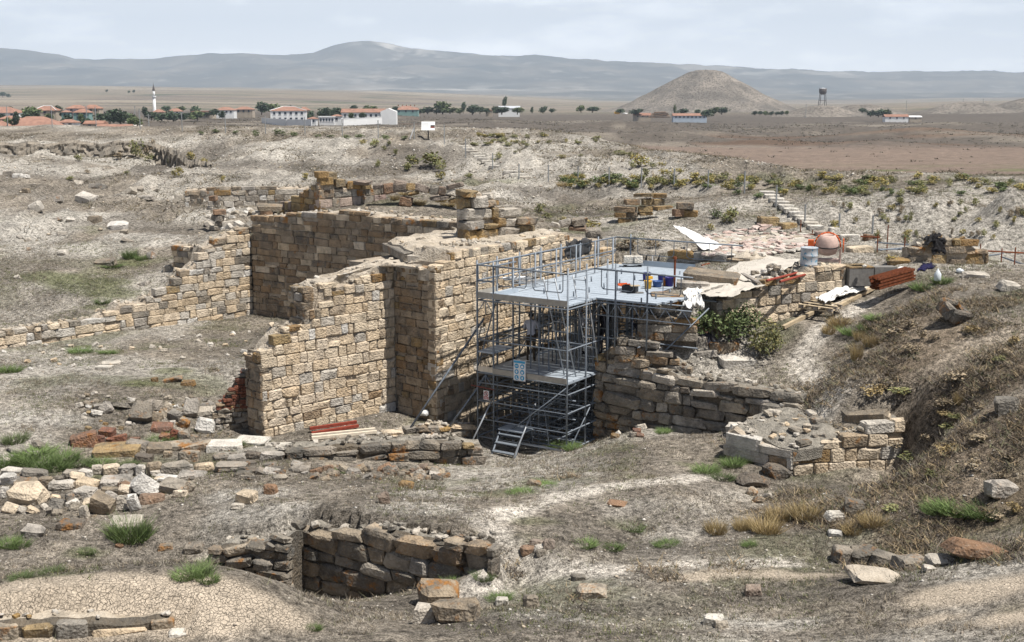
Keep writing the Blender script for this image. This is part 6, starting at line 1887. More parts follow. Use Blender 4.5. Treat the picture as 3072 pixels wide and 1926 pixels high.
house('barn with pale sheet roof beside the poplar', 1496, 1559, 318, 324, 338, 900, 'hwhite', 'gablex', nwin=2, roofm='metalroof')
house('little red roof among the trees left of the poplar', 1458, 1478, 327, 331, 337, 880, 'htan', nwin=1)
house('dull red roof left of the timber stack', 1898, 1948, 339, 346, 352, 950, 'htan', 'gablex', nwin=3, roofm='roofdull')
house('long blue grey building with red roof below the great mound', 2013, 2113, 340, 347, 356, 900, 'hblue', 'gablex', nwin=8, deep=0.3)
house('low red roofed shed between the small mounds', 2641, 2710, 343, 350, 359, 900, 'hwhite', 'gablex', nwin=3, deep=0.4, roofm='roofdull')
house('white roofed shed right of the low red one', 2713, 2749, 347, 351, 358, 900, 'htan', 'gablex', nwin=1, roofm='hwhite')
house('red roof at the far edge of the tree row', 1240, 1262, 322, 328, 336, 980, 'htan', nwin=1)

# white garden wall in three runs
for i, (u0, v0, u1, v1, y0, y1) in enumerate([(786, 366, 860, 372, 640, 600), (862, 372, 935, 373, 600, 590), (1030, 373, 1145, 361, 590, 650)]):
    a_, b_ = WD(u0, v0, y0), WD(u1, v1, y1)
    s_ = thing('garden_wall', 'low white garden wall, %s' % ['run left of the large white house', 'run in front of the large white house', 'run in front of the long hall'][i], 'wall')
    d_ = b_ - a_
    MB().box((a_ + b_) / 2 + Vector((0, 0, 0.4)), (d_.length, 0.4, 3.4), math.atan2(d_.y, d_.x)).build('wall_body', M['hwhite'], s_)
    MB().box((a_ + b_) / 2 + Vector((0, 0, 2.15)), (d_.length, 0.6, 0.14), math.atan2(d_.y, d_.x)).build('coping', M['hwhite'], s_)
# minaret
y_ = 1000
zb_ = WD(465, 350, y_).z
mi = thing('minaret', 'slender white minaret with a dark pointed spire', 'minaret', (WD(465, 350, y_).x, y_, zb_))
H_ = lambda v: WD(465, v, y_).z - zb_
MB().lathe((0, 0, -3), [(1.5, 0), (1.5, H_(330) + 3), (1.15, H_(326) + 3), (1.1, H_(292) + 3)], 14).build('shaft', M['hwhite'], mi, True)
MB().lathe((0, 0, 0), [(1.1, H_(294)), (1.75, H_(291)), (1.75, H_(287.5)), (1.6, H_(287.5)), (1.6, H_(290)), (0.9, H_(290))], 14).build('balcony', M['hwhite'], mi)
MB().lathe((0, 0, 0), [(0.92, H_(291)), (0.9, H_(272))], 14).build('upper_shaft', M['hwhite'], mi, True)
MB().lathe((0, 0, 0), [(1.1, H_(272.5)), (0.75, H_(264)), (0.12, H_(253)), (0.05, H_(248))], 12).build('spire', M['towersteel'], mi)
# water tower
y_ = 1200
zb_ = WD(2465, 356, y_).z
wt = thing('water_tower', 'dark steel water tower with round tank on four braced legs', 'water tower', (WD(2465, 356, y_).x, y_, zb_))
H_ = lambda v: WD(2465, v, y_).z - zb_
MB().lathe((0, 0, 0), [(1.4, H_(284)), (3.3, H_(279)), (3.6, H_(277)), (3.6, H_(265.5)), (0.3, H_(264))], 20).build('tank', M['towersteel'], wt, True)
MB().lathe((0, 0, 0), [(3.4, H_(265.4)), (0.2, H_(263.2))], 20).build('tank_roof', M['metalroof'], wt)
leg = lambda sx_, sy_, k: Vector((sx_ * (4.2 - 2.0 * k), sy_ * (4.2 - 2.0 * k), H_(280) * k))
for sx_ in (-1, 1):
    for sy_ in (-1, 1):
        MB().tube(leg(sx_, sy_, -0.06), leg(sx_, sy_, 1), 0.30, 5).build('leg', M['towersteel'], wt)
for k in (0.18, 0.45, 0.72):
    for a_, b_ in (((-1, -1), (1, -1)), ((1, -1), (1, 1)), ((1, 1), (-1, 1)), ((-1, 1), (-1, -1))):
        MB().tube(leg(*a_, k), leg(*b_, k), 0.2, 4).build('brace', M['towersteel'], wt)
for k in (0.18, 0.45):
    MB().tube(leg(-1, -1, k), leg(1, -1, k + 0.27), 0.11, 4).build('tie_rod', M['towersteel'], wt)
# timber stack, yellow silo heap
q = WD(1978, 353, 800)
ts = thing('timber_stack', 'dark brown timber stack beside the long blue grey building', 'timber stack', q)
tr_ = random.Random(3)
for i in range(46):
    row = i % 5
    MB().tube((tr_.uniform(-7, -4) + row * 0.7, tr_.uniform(-1, 1), 0.3 + row * 0.75), (tr_.uniform(4, 7.5) - row * 0.6, tr_.uniform(-1, 1), 0.3 + row * 0.8 + tr_.uniform(-.3, .3)), 0.33, 5).build('log', M['brown'], ts)
q = WD(1851, 341, 1000)
yh = thing('yellow_heap', 'bright yellow tarpaulin covered heap below the great mound', 'heap', q)
put('cover', ROCKS[3], M['yellow'], (0, 0, 0.6), (5.4, 4, 2.6), (0, 0, 0), yh)
q = WD(1874, 342, 1000)
yh = thing('white_cover', 'small white covered heap right of the yellow one', 'heap', q)
put('cover', ROCKS[6], M['white'], (0, 0, 0.3), (5.0, 3, 1.6), (0, 0, 0), yh)
# village street
rd = []
for (u, v) in [(404, 344), (418, 352), (424, 362), (436, 374), (462, 392)]:
    y = float(np.interp(v, [344, 392], [640, 330]))
    x = (u - 1536) / 3672 * y
    rd.append((x, y))
vs, fs = [], []
for i, (x, y) in enumerate(rd):
    for s_ in (-2.6, 2.6):
        vs.append((x + s_, y, gz(x + s_, y) + 0.25))
    if i:
        k = 2 * i
        fs.append((k - 2, k - 1, k + 1, k))
o = mesh_obj('road', vs, fs, m_plain('pale_gravel_road', (0.50, 0.46, 0.40), 0.95))
tag(o, kind='structure')
for i, (u, v0, v1, y) in enumerate([(261, 318, 368, 500), (405, 318, 345, 700), (419, 330, 375, 480), (433, 318, 346, 650), (447, 342, 380, 420), (2417, 312, 352, 1100), (2718, 302, 338, 1400), (2888, 296, 328, 1500), (2948, 296, 330, 1500)]):
    a_ = WD(u, v1, y)
    s_ = thing('utility_pole', 'thin grey utility pole, %s' % ['by the mauve house', 'above the village street', 'on the bend of the village street', 'beside the round tree at the street', 'at the near end of the village street', 'left of the water tower', 'right of the small mounds', 'left of the right hand mound top', 'above the right hand mound'][i], 'pole', a_)
    hh = WD(u, v0, y).z - a_.z
    MB().tube((0, 0, -1), (0, 0, hh), 0.10 + y * 0.00012, 5).build('shaft', M['post'], s_)
    MB().box((0, 0, hh - 0.5), (1.6, 0.15, 0.15)).build('crossarm', M['post'], s_)


# ------------------------------------------------------------------ trees of the village
def leaf_mat(name, cols, rough=0.8):
    m, t, b = new_mat(name)
    oi = t.nodes.new('ShaderNodeObjectInfo').outputs['Random']
    gi = t.nodes.new('ShaderNodeNewGeometry').outputs['Random Per Island']
    k = len(cols)
    c = ramp(t, gi, [((i + 0.5) / k, c_) for i, c_ in enumerate(cols)])
    c = mixc(t, 1.0, c, ramp(t, oi, [(0.0, 0.75), (1.0, 1.25)]), 'MULTIPLY')
    t.links.new(c, b.inputs['Base Color'])
    b.inputs['Roughness'].default_value = rough
    return m


M['leaf_dark'] = leaf_mat('dark_leaves', [(0.05, 0.085, 0.045), (0.07, 0.10, 0.055), (0.09, 0.115, 0.07), (0.045, 0.065, 0.04)])
M['leaf_mid'] = leaf_mat('mid_leaves', [(0.11, 0.15, 0.06), (0.14, 0.17, 0.075), (0.085, 0.11, 0.05)])
M['leaf_olive'] = leaf_mat('olive_leaves', [(0.19, 0.20, 0.09), (0.25, 0.24, 0.11), (0.14, 0.16, 0.07), (0.29, 0.25, 0.10)])
M['leaf_yellow'] = leaf_mat('yellow_weeds', [(0.34, 0.27, 0.09), (0.24, 0.23, 0.10), (0.40, 0.30, 0.10), (0.18, 0.19, 0.08)])
M['leaf_green'] = leaf_mat('fresh_leaves', [(0.13, 0.19, 0.06), (0.17, 0.23, 0.085), (0.10, 0.15, 0.05)])
M['leaf_dry'] = leaf_mat('dry_weeds', [(0.28, 0.22, 0.15), (0.34, 0.27, 0.17), (0.17, 0.135, 0.095), (0.24, 0.21, 0.165)])
M['leaf_straw'] = leaf_mat('straw_grass', [(0.36, 0.27, 0.13), (0.30, 0.22, 0.10), (0.42, 0.33, 0.18), (0.24, 0.18, 0.09)])
M['bark'] = m_plain('bark', (0.09, 0.07, 0.05), 0.95)


def crown_mesh(name, seed, n, leaf, lobes, mat, z0=0.0):
    r = np.random.RandomState(seed)
    C_ = []
    for k in range(lobes):
        a_ = r.uniform(0, 6.28)
        d_ = r.uniform(0, 0.28) if k else 0
        C_.append((d_ * math.cos(a_), d_ * math.sin(a_), r.uniform(0.3, 0.75) if k else 0.5, r.uniform(0.18, 0.32) if k else 0.34))
    vs = np.zeros((n * 4, 3))
    for i in range(n):
        cx, cy, cz, cr = C_[r.randint(len(C_))]
        v = r.normal(size=3)
        v /= np.linalg.norm(v)
        d_ = cr * r.uniform(0.55, 1.05)
        p_ = np.array([cx, cy, cz]) + v * d_ * np.array([1, 1, 0.95])
        p_[2] = max(p_[2], z0 + 0.01)
        a_, b_ = r.normal(size=3), r.normal(size=3)
        a_ /= np.linalg.norm(a_)
        b_ -= a_ * a_.dot(b_)
        b_ /= np.linalg.norm(b_)
        s_ = leaf * r.uniform(0.6, 1.4)
        vs[i * 4:i * 4 + 4] = [p_ - a_ * s_ - b_ * s_ * 0.6, p_ + a_ * s_ - b_ * s_ * 0.6, p_ + a_ * s_ + b_ * s_ * 0.6, p_ - a_ * s_ + b_ * s_ * 0.6]
    f_ = np.arange(n * 4).reshape(n, 4)
    o = big_mesh(name, vs, f_, M[mat])
    me = o.data
    bpy.data.objects.remove(o)
    return me


CROWNS = [crown_mesh('crown_shape', 700 + i, 420, 0.055, 7, 'leaf_dark') for i in range(5)]
trunk_me = MB().tube((0, 0, -0.15), (0, 0, 0.5), 0.05, 6, 0.03).tube((0, 0, 0.25), (0.14, 0.05, 0.6), 0.03, 5, 0.015).tube((0, 0, 0.3), (-0.13, 0.04, 0.62), 0.03, 5, 0.015)
tm = trunk_me.build('trunk', M['bark'])
TRUNK = tm.data
bpy.data.objects.remove(tm)
TREES = [(95, 320, 358, 46, 560), (50, 330, 377, 20, 430), (178, 315, 337, 22, 640), (190, 330, 352, 18, 600), (243, 342, 369, 18, 500), (260, 355, 380, 32, 450), (330, 328, 366, 34, 560), (362, 325, 370, 62, 520), (412, 350, 378, 46, 440), (434, 323, 347, 18, 650),
         (455, 336, 358, 40, 640), (485, 338, 362, 34, 620), (150, 340, 360, 26, 570), (520, 332, 364, 40, 640), (545, 340, 362, 30, 660), (585, 318, 352, 26, 800), (592, 330, 358, 38, 700), (668, 332, 354, 20, 720), (620, 336, 348, 30, 780), (785, 309, 340, 40, 800), (815, 311, 338, 42, 810), (498, 316, 336, 30, 900),
         (975, 322, 354, 38, 690), (1015, 322, 347, 34, 720), (1053, 340, 358, 20, 640), (1086, 337, 358, 20, 640), (933, 330, 357, 20, 680), (995, 328, 350, 24, 700), (1328, 303, 338, 46, 900), (1283, 322, 340, 42, 900), (1390, 306, 336, 14, 920), (1420, 312, 338, 30, 920), (1350, 322, 339, 40, 880), (1488, 318, 339, 26, 860), (1185, 320, 334, 20, 900), (1060, 315, 332, 22, 950), (1100, 314, 330, 18, 950),
         (1514, 288, 322, 13, 950), (1417, 318, 341, 36, 860), (1505, 322, 341, 50, 850), (1552, 322, 341, 36, 850), (1596, 319, 338, 9, 900), (1629, 318, 338, 22, 900), (1655, 325, 338, 18, 900), (1743, 317, 336, 24, 950), (1777, 320, 336, 40, 950), (1861, 325, 338, 26, 1000), (1907, 326, 342, 40, 950), (2023, 313, 342, 8, 930), (2050, 327, 342, 36, 950), (2092, 328, 342, 18, 950), (2119, 328, 349, 36, 880), (2142, 320, 341, 30, 950), (2165, 321, 341, 34, 950),
         (2265, 334, 345, 16, 1000), (2280, 333, 345, 16, 1000), (2296, 332, 345, 18, 1000), (2313, 333, 345, 18, 1000), (2330, 334, 345, 16, 1000), (2346, 334, 345, 14, 1000), (2360, 332, 345, 12, 1000), (2587, 323, 337, 24, 1000), (2612, 330, 348, 26, 960), (2635, 327, 349, 36, 960), (2660, 330, 350, 30, 960), (8, 276, 290, 18, 2500), (24, 280, 291, 14, 2500), (320, 268, 276, 8, 2600), (386, 271, 279, 8, 2600), (402, 270, 278, 8, 2600), (1440, 320, 340, 26, 900), (30, 318, 332, 20, 760), (540, 318, 336, 30, 860), (75, 336, 360, 30, 540), (205, 346, 372, 30, 520), (300, 340, 366, 30, 560), (390, 338, 360, 34, 600), (640, 326, 346, 30, 760), (735, 326, 340, 24, 850), (870, 318, 334, 22, 760), (1120, 318, 334, 26, 900), (1215, 326, 340, 20, 920), (1260, 326, 340, 28, 920), (1310, 326, 341, 30, 900), (1380, 326, 341, 26, 900), (1460, 324, 340, 24, 880), (570, 336, 356, 28, 700), (0, 340, 362, 30, 560), (20, 352, 380, 26, 430)]
WHERE = {0: 'in the village', 1: 'beside the white houses', 2: 'on the plain below the mountains', 3: 'below the great mound', 4: 'between the small mounds'}
for i, (u, v0, v1, w, y) in enumerate(TREES):
    a_ = WD(u, v1, y)
    hh = WD(u, v0, y).z - a_.z
    ww = w / 3672 * y
    k = 0 if u < 700 else (1 if u < 1120 else (2 if u < 1800 else (3 if u < 2200 else 4)))
    tall = hh > 1.7 * ww
    lab = ('slim dark poplar ' if tall else ('broad dark tree ' if ww > 5.5 else 'small dark tree ')) + WHERE[k]
    s_ = thing('poplar_tree' if tall else 'tree', lab, 'tree', a_, i * 1.3, 'trees ' + WHERE[k])
    put('crown', CROWNS[i % 5], M['leaf_dark'] if i % 4 else M['leaf_mid'], (0, 0, -0.08 * hh), (ww * 1.42, ww * 1.42, hh * 1.2), (0, 0, 0), s_)
    put('trunk', TRUNK, None, (0, 0, 0), (ww, ww, hh), (0, 0, 0), s_)

# ------------------------------------------------------------------ fence posts, information board, stone steps
n_f = 0
for (u, v0, v1) in [(24, 318, 381), (157, 320, 382), (289, 322, 384), (421, 326, 388), (547, 338, 394), (677, 344, 400), (797, 348, 402), (915, 352, 402), (1027, 358, 408), (1135, 362, 414), (1243, 368, 418), (1333, 374, 434), (1397, 417, 474), (1478, 460, 508), (1557, 493, 537), (1645, 496, 545), (1734, 500, 546), (1827, 503, 558), (1924, 505, 562), (2022, 508, 566), (2124, 512, 568), (2233, 515, 581), (2328, 558, 622), (2414, 615, 676), (2517, 650, 692), (2617, 650, 700)]:
    q = on_ground(u, v1)
    zt_ = WD(u, v0, q.y).z
    lab = 'thin grey fence post on the far rim above the slope' if u < 1400 else ('thin grey fence post on the bank behind the ruins' if u < 2200 else 'thin grey fence post beside the right stone steps')
    s_ = thing('fence_post', lab, 'fence post', q, 0, 'posts of the ' + ('rim fence' if u < 1400 else 'bank fence' if u < 2200 else 'fence by the steps'))
    MB().tube((0, 0, -0.2), (0, 0, max(0.7, zt_ - q.z)), 0.038, 6).build('shaft', M['post'], s_)
    MB().lathe((0, 0, max(0.7, zt_ - q.z)), [(0.045, 0), (0.045, 0.03)], 6).build('cap', M['post'], s_)
q = on_ground(1285, 419)
sb = thing('information_board', 'white information board on a black post at the rim', 'sign', q)
s_k = q.y / 3672
MB().box((0, 0, 0.45), (0.09, 0.09, 0.95)).build('post', M['blackplastic'], sb)
Rb = Matrix.Rotation(math.radians(-28), 3, 'X')
zc = WD(1285, 378, q.y).z - q.z
panel = MB().box((0, 0, zc), (40 * s_k, 0.04, 28 * s_k), R=Rb).build('panel', M['white'], sb)
for i in range(4):
    MB().box(Vector((-0.22, 0, zc)) + Rb @ Vector((0, -0.026, 0.22 - i * 0.11)), (0.55, 0.006, 0.022), R=Rb).build('text_line', M['post'], panel)
MB().box(Vector((0.36, 0, zc)) + Rb @ Vector((0, -0.026, -0.06)), (0.34, 0.006, 0.26), R=Rb).build('picture', M['signdark'], panel)
MB().box(Vector((0.36, 0, zc)) + Rb @ Vector((0, -0.031, -0.12)), (0.3, 0.006, 0.08), R=Rb).build('picture_strip', M['redpaint'], panel)
q = on_ground(1230, 417)
s_ = thing('white_stick', 'white stick leaning beside the fence post left of the board', 'stick', q)
e_ = WD(1243, 380, q.y) - q
MB().tube((0, 0, 0), e_, 0.05, 5).build('stick_body', M['white'], s_)
steps = [(thing('stone_steps', 'flight of pale stone steps climbing the far bank below the board', 'steps'), [(1363 + 11.5 * k, 434 + 7.6 * k, 1400 + 11.5 * k) for k in range(10)] + [(1512, 519, 1552), (1530, 528, 1575), (1556, 536, 1592)], 0.12),
         (thing('stone_steps', 'flight of pale stone steps descending the white bank on the right', 'steps'), [(2282 + 14.6 * k, 584 + 10.4 * k, 2325 + 14.8 * k) for k in range(11)], 0.14)]
for root_, lst, hh in steps:
    for k, (u0, v, u1) in enumerate(lst):
        a_, b_ = on_ground(u0, v), on_ground(u1, v)
        c_ = on_ground((u0 + u1) / 2, v)
        w_ = (u1 - u0) / 3672 * c_.y
        put('step', BLOCKS[k % 14], M['white_stone'] if k % 3 else M['pale'], c_ + Vector((0, 0.2, hh * 0.35)), (w_, 0.55, hh * 1.6), (0, 0, -0.12), root_)
# ------------------------------------------------------------------ fallen stones
SR = random.Random(77)
SHAPES = {'b': BLOCKS, 'r': RUBBLE, 'o': ROCKS}


def stone_at(rect, mat, parent=None, shape='r', rz=None, tilt=0.12, sink=0.22, y=None, deep=0.75, name='stone'):
    """a stone whose outline in the photograph is about rect = (u0, v0, u1, v1)"""
    u0, v0, u1, v1 = rect
    if y is None:
        q = on_ground((u0 + u1) / 2, v1)
    else:
        q = WD((u0 + u1) / 2, v1, y)
    k = q.y / 3672
    w, h = (u1 - u0) * k, (v1 - v0) * k
    dp = max(0.12, w * deep)
    h = max(0.06, h * 1.02 - dp * 0.16)
    return put(name, SR.choice(SHAPES[shape]), M[mat], q + Vector((0, dp * 0.42, h * (0.5 - sink))), (w * 1.02, dp, h * 1.1), (SR.gauss(0, tilt), SR.gauss(0, tilt), SR.uniform(-0.35, 0.35) if rz is None else rz), parent)


def crop_rects(lst, k, ox, oy):
    return [(ox + a / k, oy + b / k, ox + c / k, oy + d / k) for a, b, c, d in lst]


def heap(name, label, rects, mats, cat='stone heap', **kw):
    root = thing(name, label, cat)
    for i, r_ in enumerate(rects):
        mm = mats[i % len(mats)] if isinstance(mats, (list, tuple)) else mats
        stone_at(r_, mm, root, **kw)
    return root


def boulders(label, group, rects, mats, cat='boulder', name='boulder', **kw):
    for i, r_ in enumerate(rects):
        o = stone_at(r_, mats[i % len(mats)], None, name=name, **kw)
        tag(o, label[i] if isinstance(label, list) else label, cat, group)


# collapsed row of stones left of the pit
heap('fallen_wall', 'long collapsed row of pale blocks across the left foreground', crop_rects([
    (0, 250, 145, 310), (140, 255, 320, 335), (440, 265, 560, 330), (565, 260, 660, 320), (735, 225, 855, 305), (860, 220, 980, 310), (980, 220, 1050, 310), (1055, 205, 1165, 305), (1170, 200, 1360, 295), (1365, 220, 1400, 280), (1400, 210, 1535, 280), (1545, 210, 1770, 275),
    (0, 290, 110, 380), (100, 330, 260, 385), (270, 315, 370, 405), (355, 335, 525, 410), (530, 330, 700, 410), (710, 310, 930, 390), (1110, 305, 1280, 350), (1280, 290, 1470, 320), (1130, 340, 1360, 430), (660, 225, 735, 300)], 2.415, 0, 1300), ['pale', 'grey', 'grey', 'pale', 'cream', 'grey'], shape='r', tilt=0.07, rz=None, sink=0.06)
heap('tumbled_blocks', 'jumble of tumbled blocks below the collapsed row on the left', crop_rects([
    (60, 360, 300, 525), (530, 390, 700, 490), (470, 430, 540, 520), (640, 430, 810, 590), (570, 520, 640, 615), (850, 365, 950, 460), (940, 315, 1130, 460), (360, 470, 450, 560), (290, 415, 360, 470), (0, 380, 60, 470), (0, 515, 120, 580),
    (930, 430, 1000, 570), (720, 390, 850, 450), (500, 490, 570, 560), (120, 530, 190, 580), (180, 535, 275, 580), (840, 450, 930, 560), (330, 530, 375, 595), (370, 555, 445, 600)], 2.415, 0, 1300), ['cream', 'pale', 'grey', 'grey', 'pale'], shape='r', tilt=0.28, sink=0.05)
boulders(['flat brown slab on the tumbled blocks on the left', 'big pale block beside the tall green tussock', 'dark stone in the grass below the tumbled blocks', 'rounded grey stone near the left edge below the tumbled blocks', 'dark grey stone at the edge of the pit', 'small brown stone left of the pit', 'small stone in the grass left of the pit'], None,
         crop_rects([(1000, 425, 1180, 510), (790, 595, 1020, 700), (405, 615, 590, 700), (150, 655, 300, 760), (1315, 780, 1470, 875), (1140, 790, 1240, 850), (835, 795, 890, 830)], 2.415, 0, 1300), ['brown', 'pale', 'greydark', 'grey', 'greydark', 'lichen', 'brown'])
sl = [(SR.uniform(-10, 560), SR.uniform(1425, 1570), SR.uniform(12, 46)) for i in range(95)]
sl = [(u, v, w) for u, v, w in sl if v < 1560 - 0.12 * u]
heap('rubble_scatter', 'small broken stones packed between the tumbled blocks on the left', [(u, v - w * 0.6, u + w, v) for u, v, w in sl], ['pale', 'grey', 'grey', 'cream', 'brown'], shape='r', tilt=0.35, sink=0.12)
# rubble heap left of the stepped wall
heap('rubble_slope', 'heap of big grey tumbled stones left of the brick pier', crop_rects([
    (1340, 870, 1560, 1090), (1470, 850, 1640, 980), (1650, 880, 1750, 1050), (1880, 840, 2050, 1030), (2010, 930, 2220, 1060), (2030, 1040, 2200, 1200), (1030, 880, 1140, 1000), (1120, 880, 1330, 960), (1730, 960, 1860, 1080), (1830, 1040, 1940, 1150), (2050, 880, 2200, 960),
    (930, 960, 1040, 1030), (780, 880, 850, 940), (850, 870, 930, 930), (960, 900, 1030, 960), (1540, 980, 1660, 1080), (1690, 810, 1760, 860), (870, 780, 920, 830), (940, 770, 1000, 810)], 3.436, 0, 950), ['grey', 'grey', 'lichen', 'grey', 'pale', 'pale', 'grey'], shape='r', tilt=0.35, sink=0.05)
heap('red_stone_pile', 'pile of red burnt stones in the grass left of the gate', crop_rects([
    (710, 1165, 985, 1340), (985, 1200, 1070, 1325), (1020, 1130, 1170, 1240), (1150, 1200, 1290, 1290), (1090, 1240, 1170, 1300), (1330, 1230, 1430, 1290)], 3.436, 0, 950), ['redstone', 'redstone', 'redstone', 'redstone'], shape='b', tilt=0.1)
heap('red_stone_pile', 'pile of dark red stones under the grey tumbled stones', crop_rects([
    (1550, 1080, 1770, 1200), (1740, 1145, 1845, 1270), (1640, 1190, 1750, 1270), (1840, 1140, 1950, 1290), (1950, 1190, 2040, 1300)], 3.436, 0, 950), ['redstone', 'brick', 'redstone', 'grey', 'grey'], shape='r', tilt=0.2)
boulders(['large ochre slab lying in front of the red stone pile', 'grey angular slab end beside the large ochre slab', 'grey slab tilted between the ochre and orange slabs', 'lichen spotted flat slab in the rubble row', 'orange lichen slab leaning in the rubble row', 'lichen covered cube of stone in front of the orange slab', 'dark rounded stone at the head of the rubble row', 'small round grey stone in the rubble row'], None,
         crop_rects([(930, 1300, 1400, 1445), (1290, 1250, 1510, 1400), (1480, 1290, 1740, 1410), (1660, 1275, 1940, 1380), (1870, 1275, 2150, 1390), (1840, 1350, 2040, 1500), (1385, 1400, 1560, 1500), (1680, 1370, 1765, 1450)], 3.436, 0, 950), ['ochre', 'grey', 'grey', 'lichen', 'lichen', 'lichen', 'greydark', 'grey'], cat='stone block', name='stone_block', shape='b')
boulders(['bright white slab, left one beside the brick pier', 'bright white slab, right one nearest the stepped wall', 'white slab end below the stepped wall corner'], None, [(612, 1318, 720, 1352), (700, 1312, 800, 1332), (790, 1330, 890, 1352)], ['white_stone'], cat='slab', name='white_slab', shape='b', tilt=0.02)
boulders(['white slab propped on the court grass', 'grey flat slab beside the white propped one'], None, [(284, 1093, 332, 1110), (300, 1082, 355, 1095)], ['white_stone', 'pale'], cat='slab', name='flat_slab', shape='b', tilt=0.02)
boulders(['small ochre stone on the court grass', 'dark ochre edged stone beside it on the court grass', 'ochre tipped stone at the end of the row on the court grass'], None, [(453, 1128, 472, 1145), (478, 1128, 540, 1147), (540, 1136, 582, 1158)], ['ochre', 'lichen', 'ochre'], name='ochre_stone', cat='stone', shape='r')
boulders(['grey boulder at the left edge below the grass clump', 'rounded grey boulder beside the left grass clump', 'pale stone at the left edge'], None, [(2, 1325, 84, 1362), (80, 1312, 142, 1348), (0, 1365, 32, 1392)], ['grey', 'grey', 'pale'], shape='o')
# left slope
boulders('loose grey boulder lying on the left hillside', 'boulders on the left hillside', [(64, 560, 88, 579), (84, 600, 124, 632), (157, 585, 188, 607), (228, 572, 278, 608), (264, 547, 302, 566), (213, 543, 243, 552), (300, 550, 320, 567), (370, 560, 404, 582), (402, 555, 428, 572), (448, 556, 472, 572), (412, 580, 455, 598), (524, 576, 558, 605), (260, 640, 302, 670), (324, 658, 378, 690), (358, 684, 384, 700), (196, 650, 220, 666), (160, 648, 184, 662),
                                                                                                  (169, 746, 200, 766), (285, 770, 342, 796), (40, 822, 58, 838), (50, 704, 66, 716), (72, 710, 90, 724), (76, 740, 92, 752), (412, 742, 438, 768), (440, 748, 466, 776), (170, 690, 196, 704), (362, 712, 400, 726), (486, 790, 514, 814), (414, 840, 446, 858), (60, 520, 84, 534), (10, 508, 40, 528), (36, 516, 64, 532)], ['grey', 'pale', 'grey', 'pale'], shape='r', tilt=0.25)
heap('standing_stones', 'crooked stack of dark stones rising behind the long court wall', crop_rects([(1890, 1155, 1960, 1205), (1880, 1205, 1940, 1245), (1930, 1205, 1980, 1245), (1870, 1255, 1930, 1290), (1920, 1275, 2030, 1330), (1915, 1330, 2015, 1385), (1950, 1385, 2030, 1430), (2000, 1380, 2110, 1440), (2010, 1425, 2110, 1470), (1930, 1430, 2000, 1470), (1780, 1180, 1830, 1230)], 3.015, 0, 200), ['brown', 'grey', 'greydark', 'pale'], shape='b', y=65.5, tilt=0.08)
heap('wall_stub', 'grey and black stub of masonry at the left end of the court wall', crop_rects([(205, 320, 425, 385), (240, 375, 350, 430), (170, 390, 240, 450), (235, 430, 330, 490), (330, 430, 475, 495)], 3.015, 700, 500), ['grey', 'brown', 'pale', 'grey', 'grey'], shape='b', y=56.5, tilt=0.04)
# rubble between the pink wall and the ochre corner
heap('rubble_ridge', 'ridge of brown and grey boulders right of the pink block wall', crop_rects([(1350, 130, 1460, 225), (1440, 105, 1570, 205), (1565, 130, 1645, 200), (1645, 140, 1770, 215), (1775, 155, 1850, 235), (1850, 165, 1920, 240), (1920, 130, 2080, 190), (1935, 185, 2020, 250), (1570, 210, 1680, 250), (1510, 250, 1610, 345), (1790, 240, 1960, 290), (1950, 275, 2050, 320), (1085, 100, 1250, 155), (930, 105, 1030, 150), (1260, 140, 1360, 190), (2010, 205, 2070, 280), (2240, 220, 2345, 290), (2260, 290, 2400, 350)], 3.015, 700, 500), ['brown', 'brown', 'ochre', 'brown', 'grey', 'brown', 'brown', 'pale', 'ochre'], shape='r', y=57.5, tilt=0.15)
heap('rubble_ridge', 'dark boulders on the bank behind the passage wall', crop_rects([(1140, 160, 1250, 225), (1250, 140, 1380, 220), (1380, 235, 1530, 335), (1230, 215, 1380, 270), (1060, 190, 1150, 240), (820, 100, 880, 190), (820, 220, 880, 300), (700, 260, 800, 310), (790, 300, 940, 390), (1150, 300, 1220, 360), (630, 180, 720, 250), (960, 160, 1000, 190)], 3.015, 1300, 600), ['grey', 'greydark', 'grey', 'brown', 'pale', 'grey'], shape='r', y=50.0, tilt=0.2)
# ochre stacks on the far bank
heap('ochre_stack', 'stack of big ochre blocks standing on the chalky hump behind the deck', crop_rects([(1525, 1125, 1700, 1172), (1690, 1130, 1815, 1178), (1430, 1180, 1565, 1240), (1590, 1180, 1680, 1240), (1685, 1180, 1790, 1240), (1350, 1243, 1535, 1307), (1560, 1243, 1685, 1307), (1340, 1305, 1450, 1357), (1445, 1305, 1545, 1357), (1370, 1357, 1480, 1415), (1560, 1305, 1680, 1340), (1480, 1357, 1550, 1400)], 3.015, 1400, 200), ['ochre', 'ochre', 'tan_patina'], shape='b', y=55.5, tilt=0.03)
heap('ochre_stack', 'smaller stack of brown blocks right of the big ochre stack', crop_rects([(1905, 1205, 2060, 1278), (1965, 1278, 2095, 1348), (1870, 1270, 1965, 1340), (1990, 1350, 2100, 1412)], 3.015, 1400, 200), ['tan_patina', 'ochre', 'brown', 'pink'], shape='b', y=55, tilt=0.05)
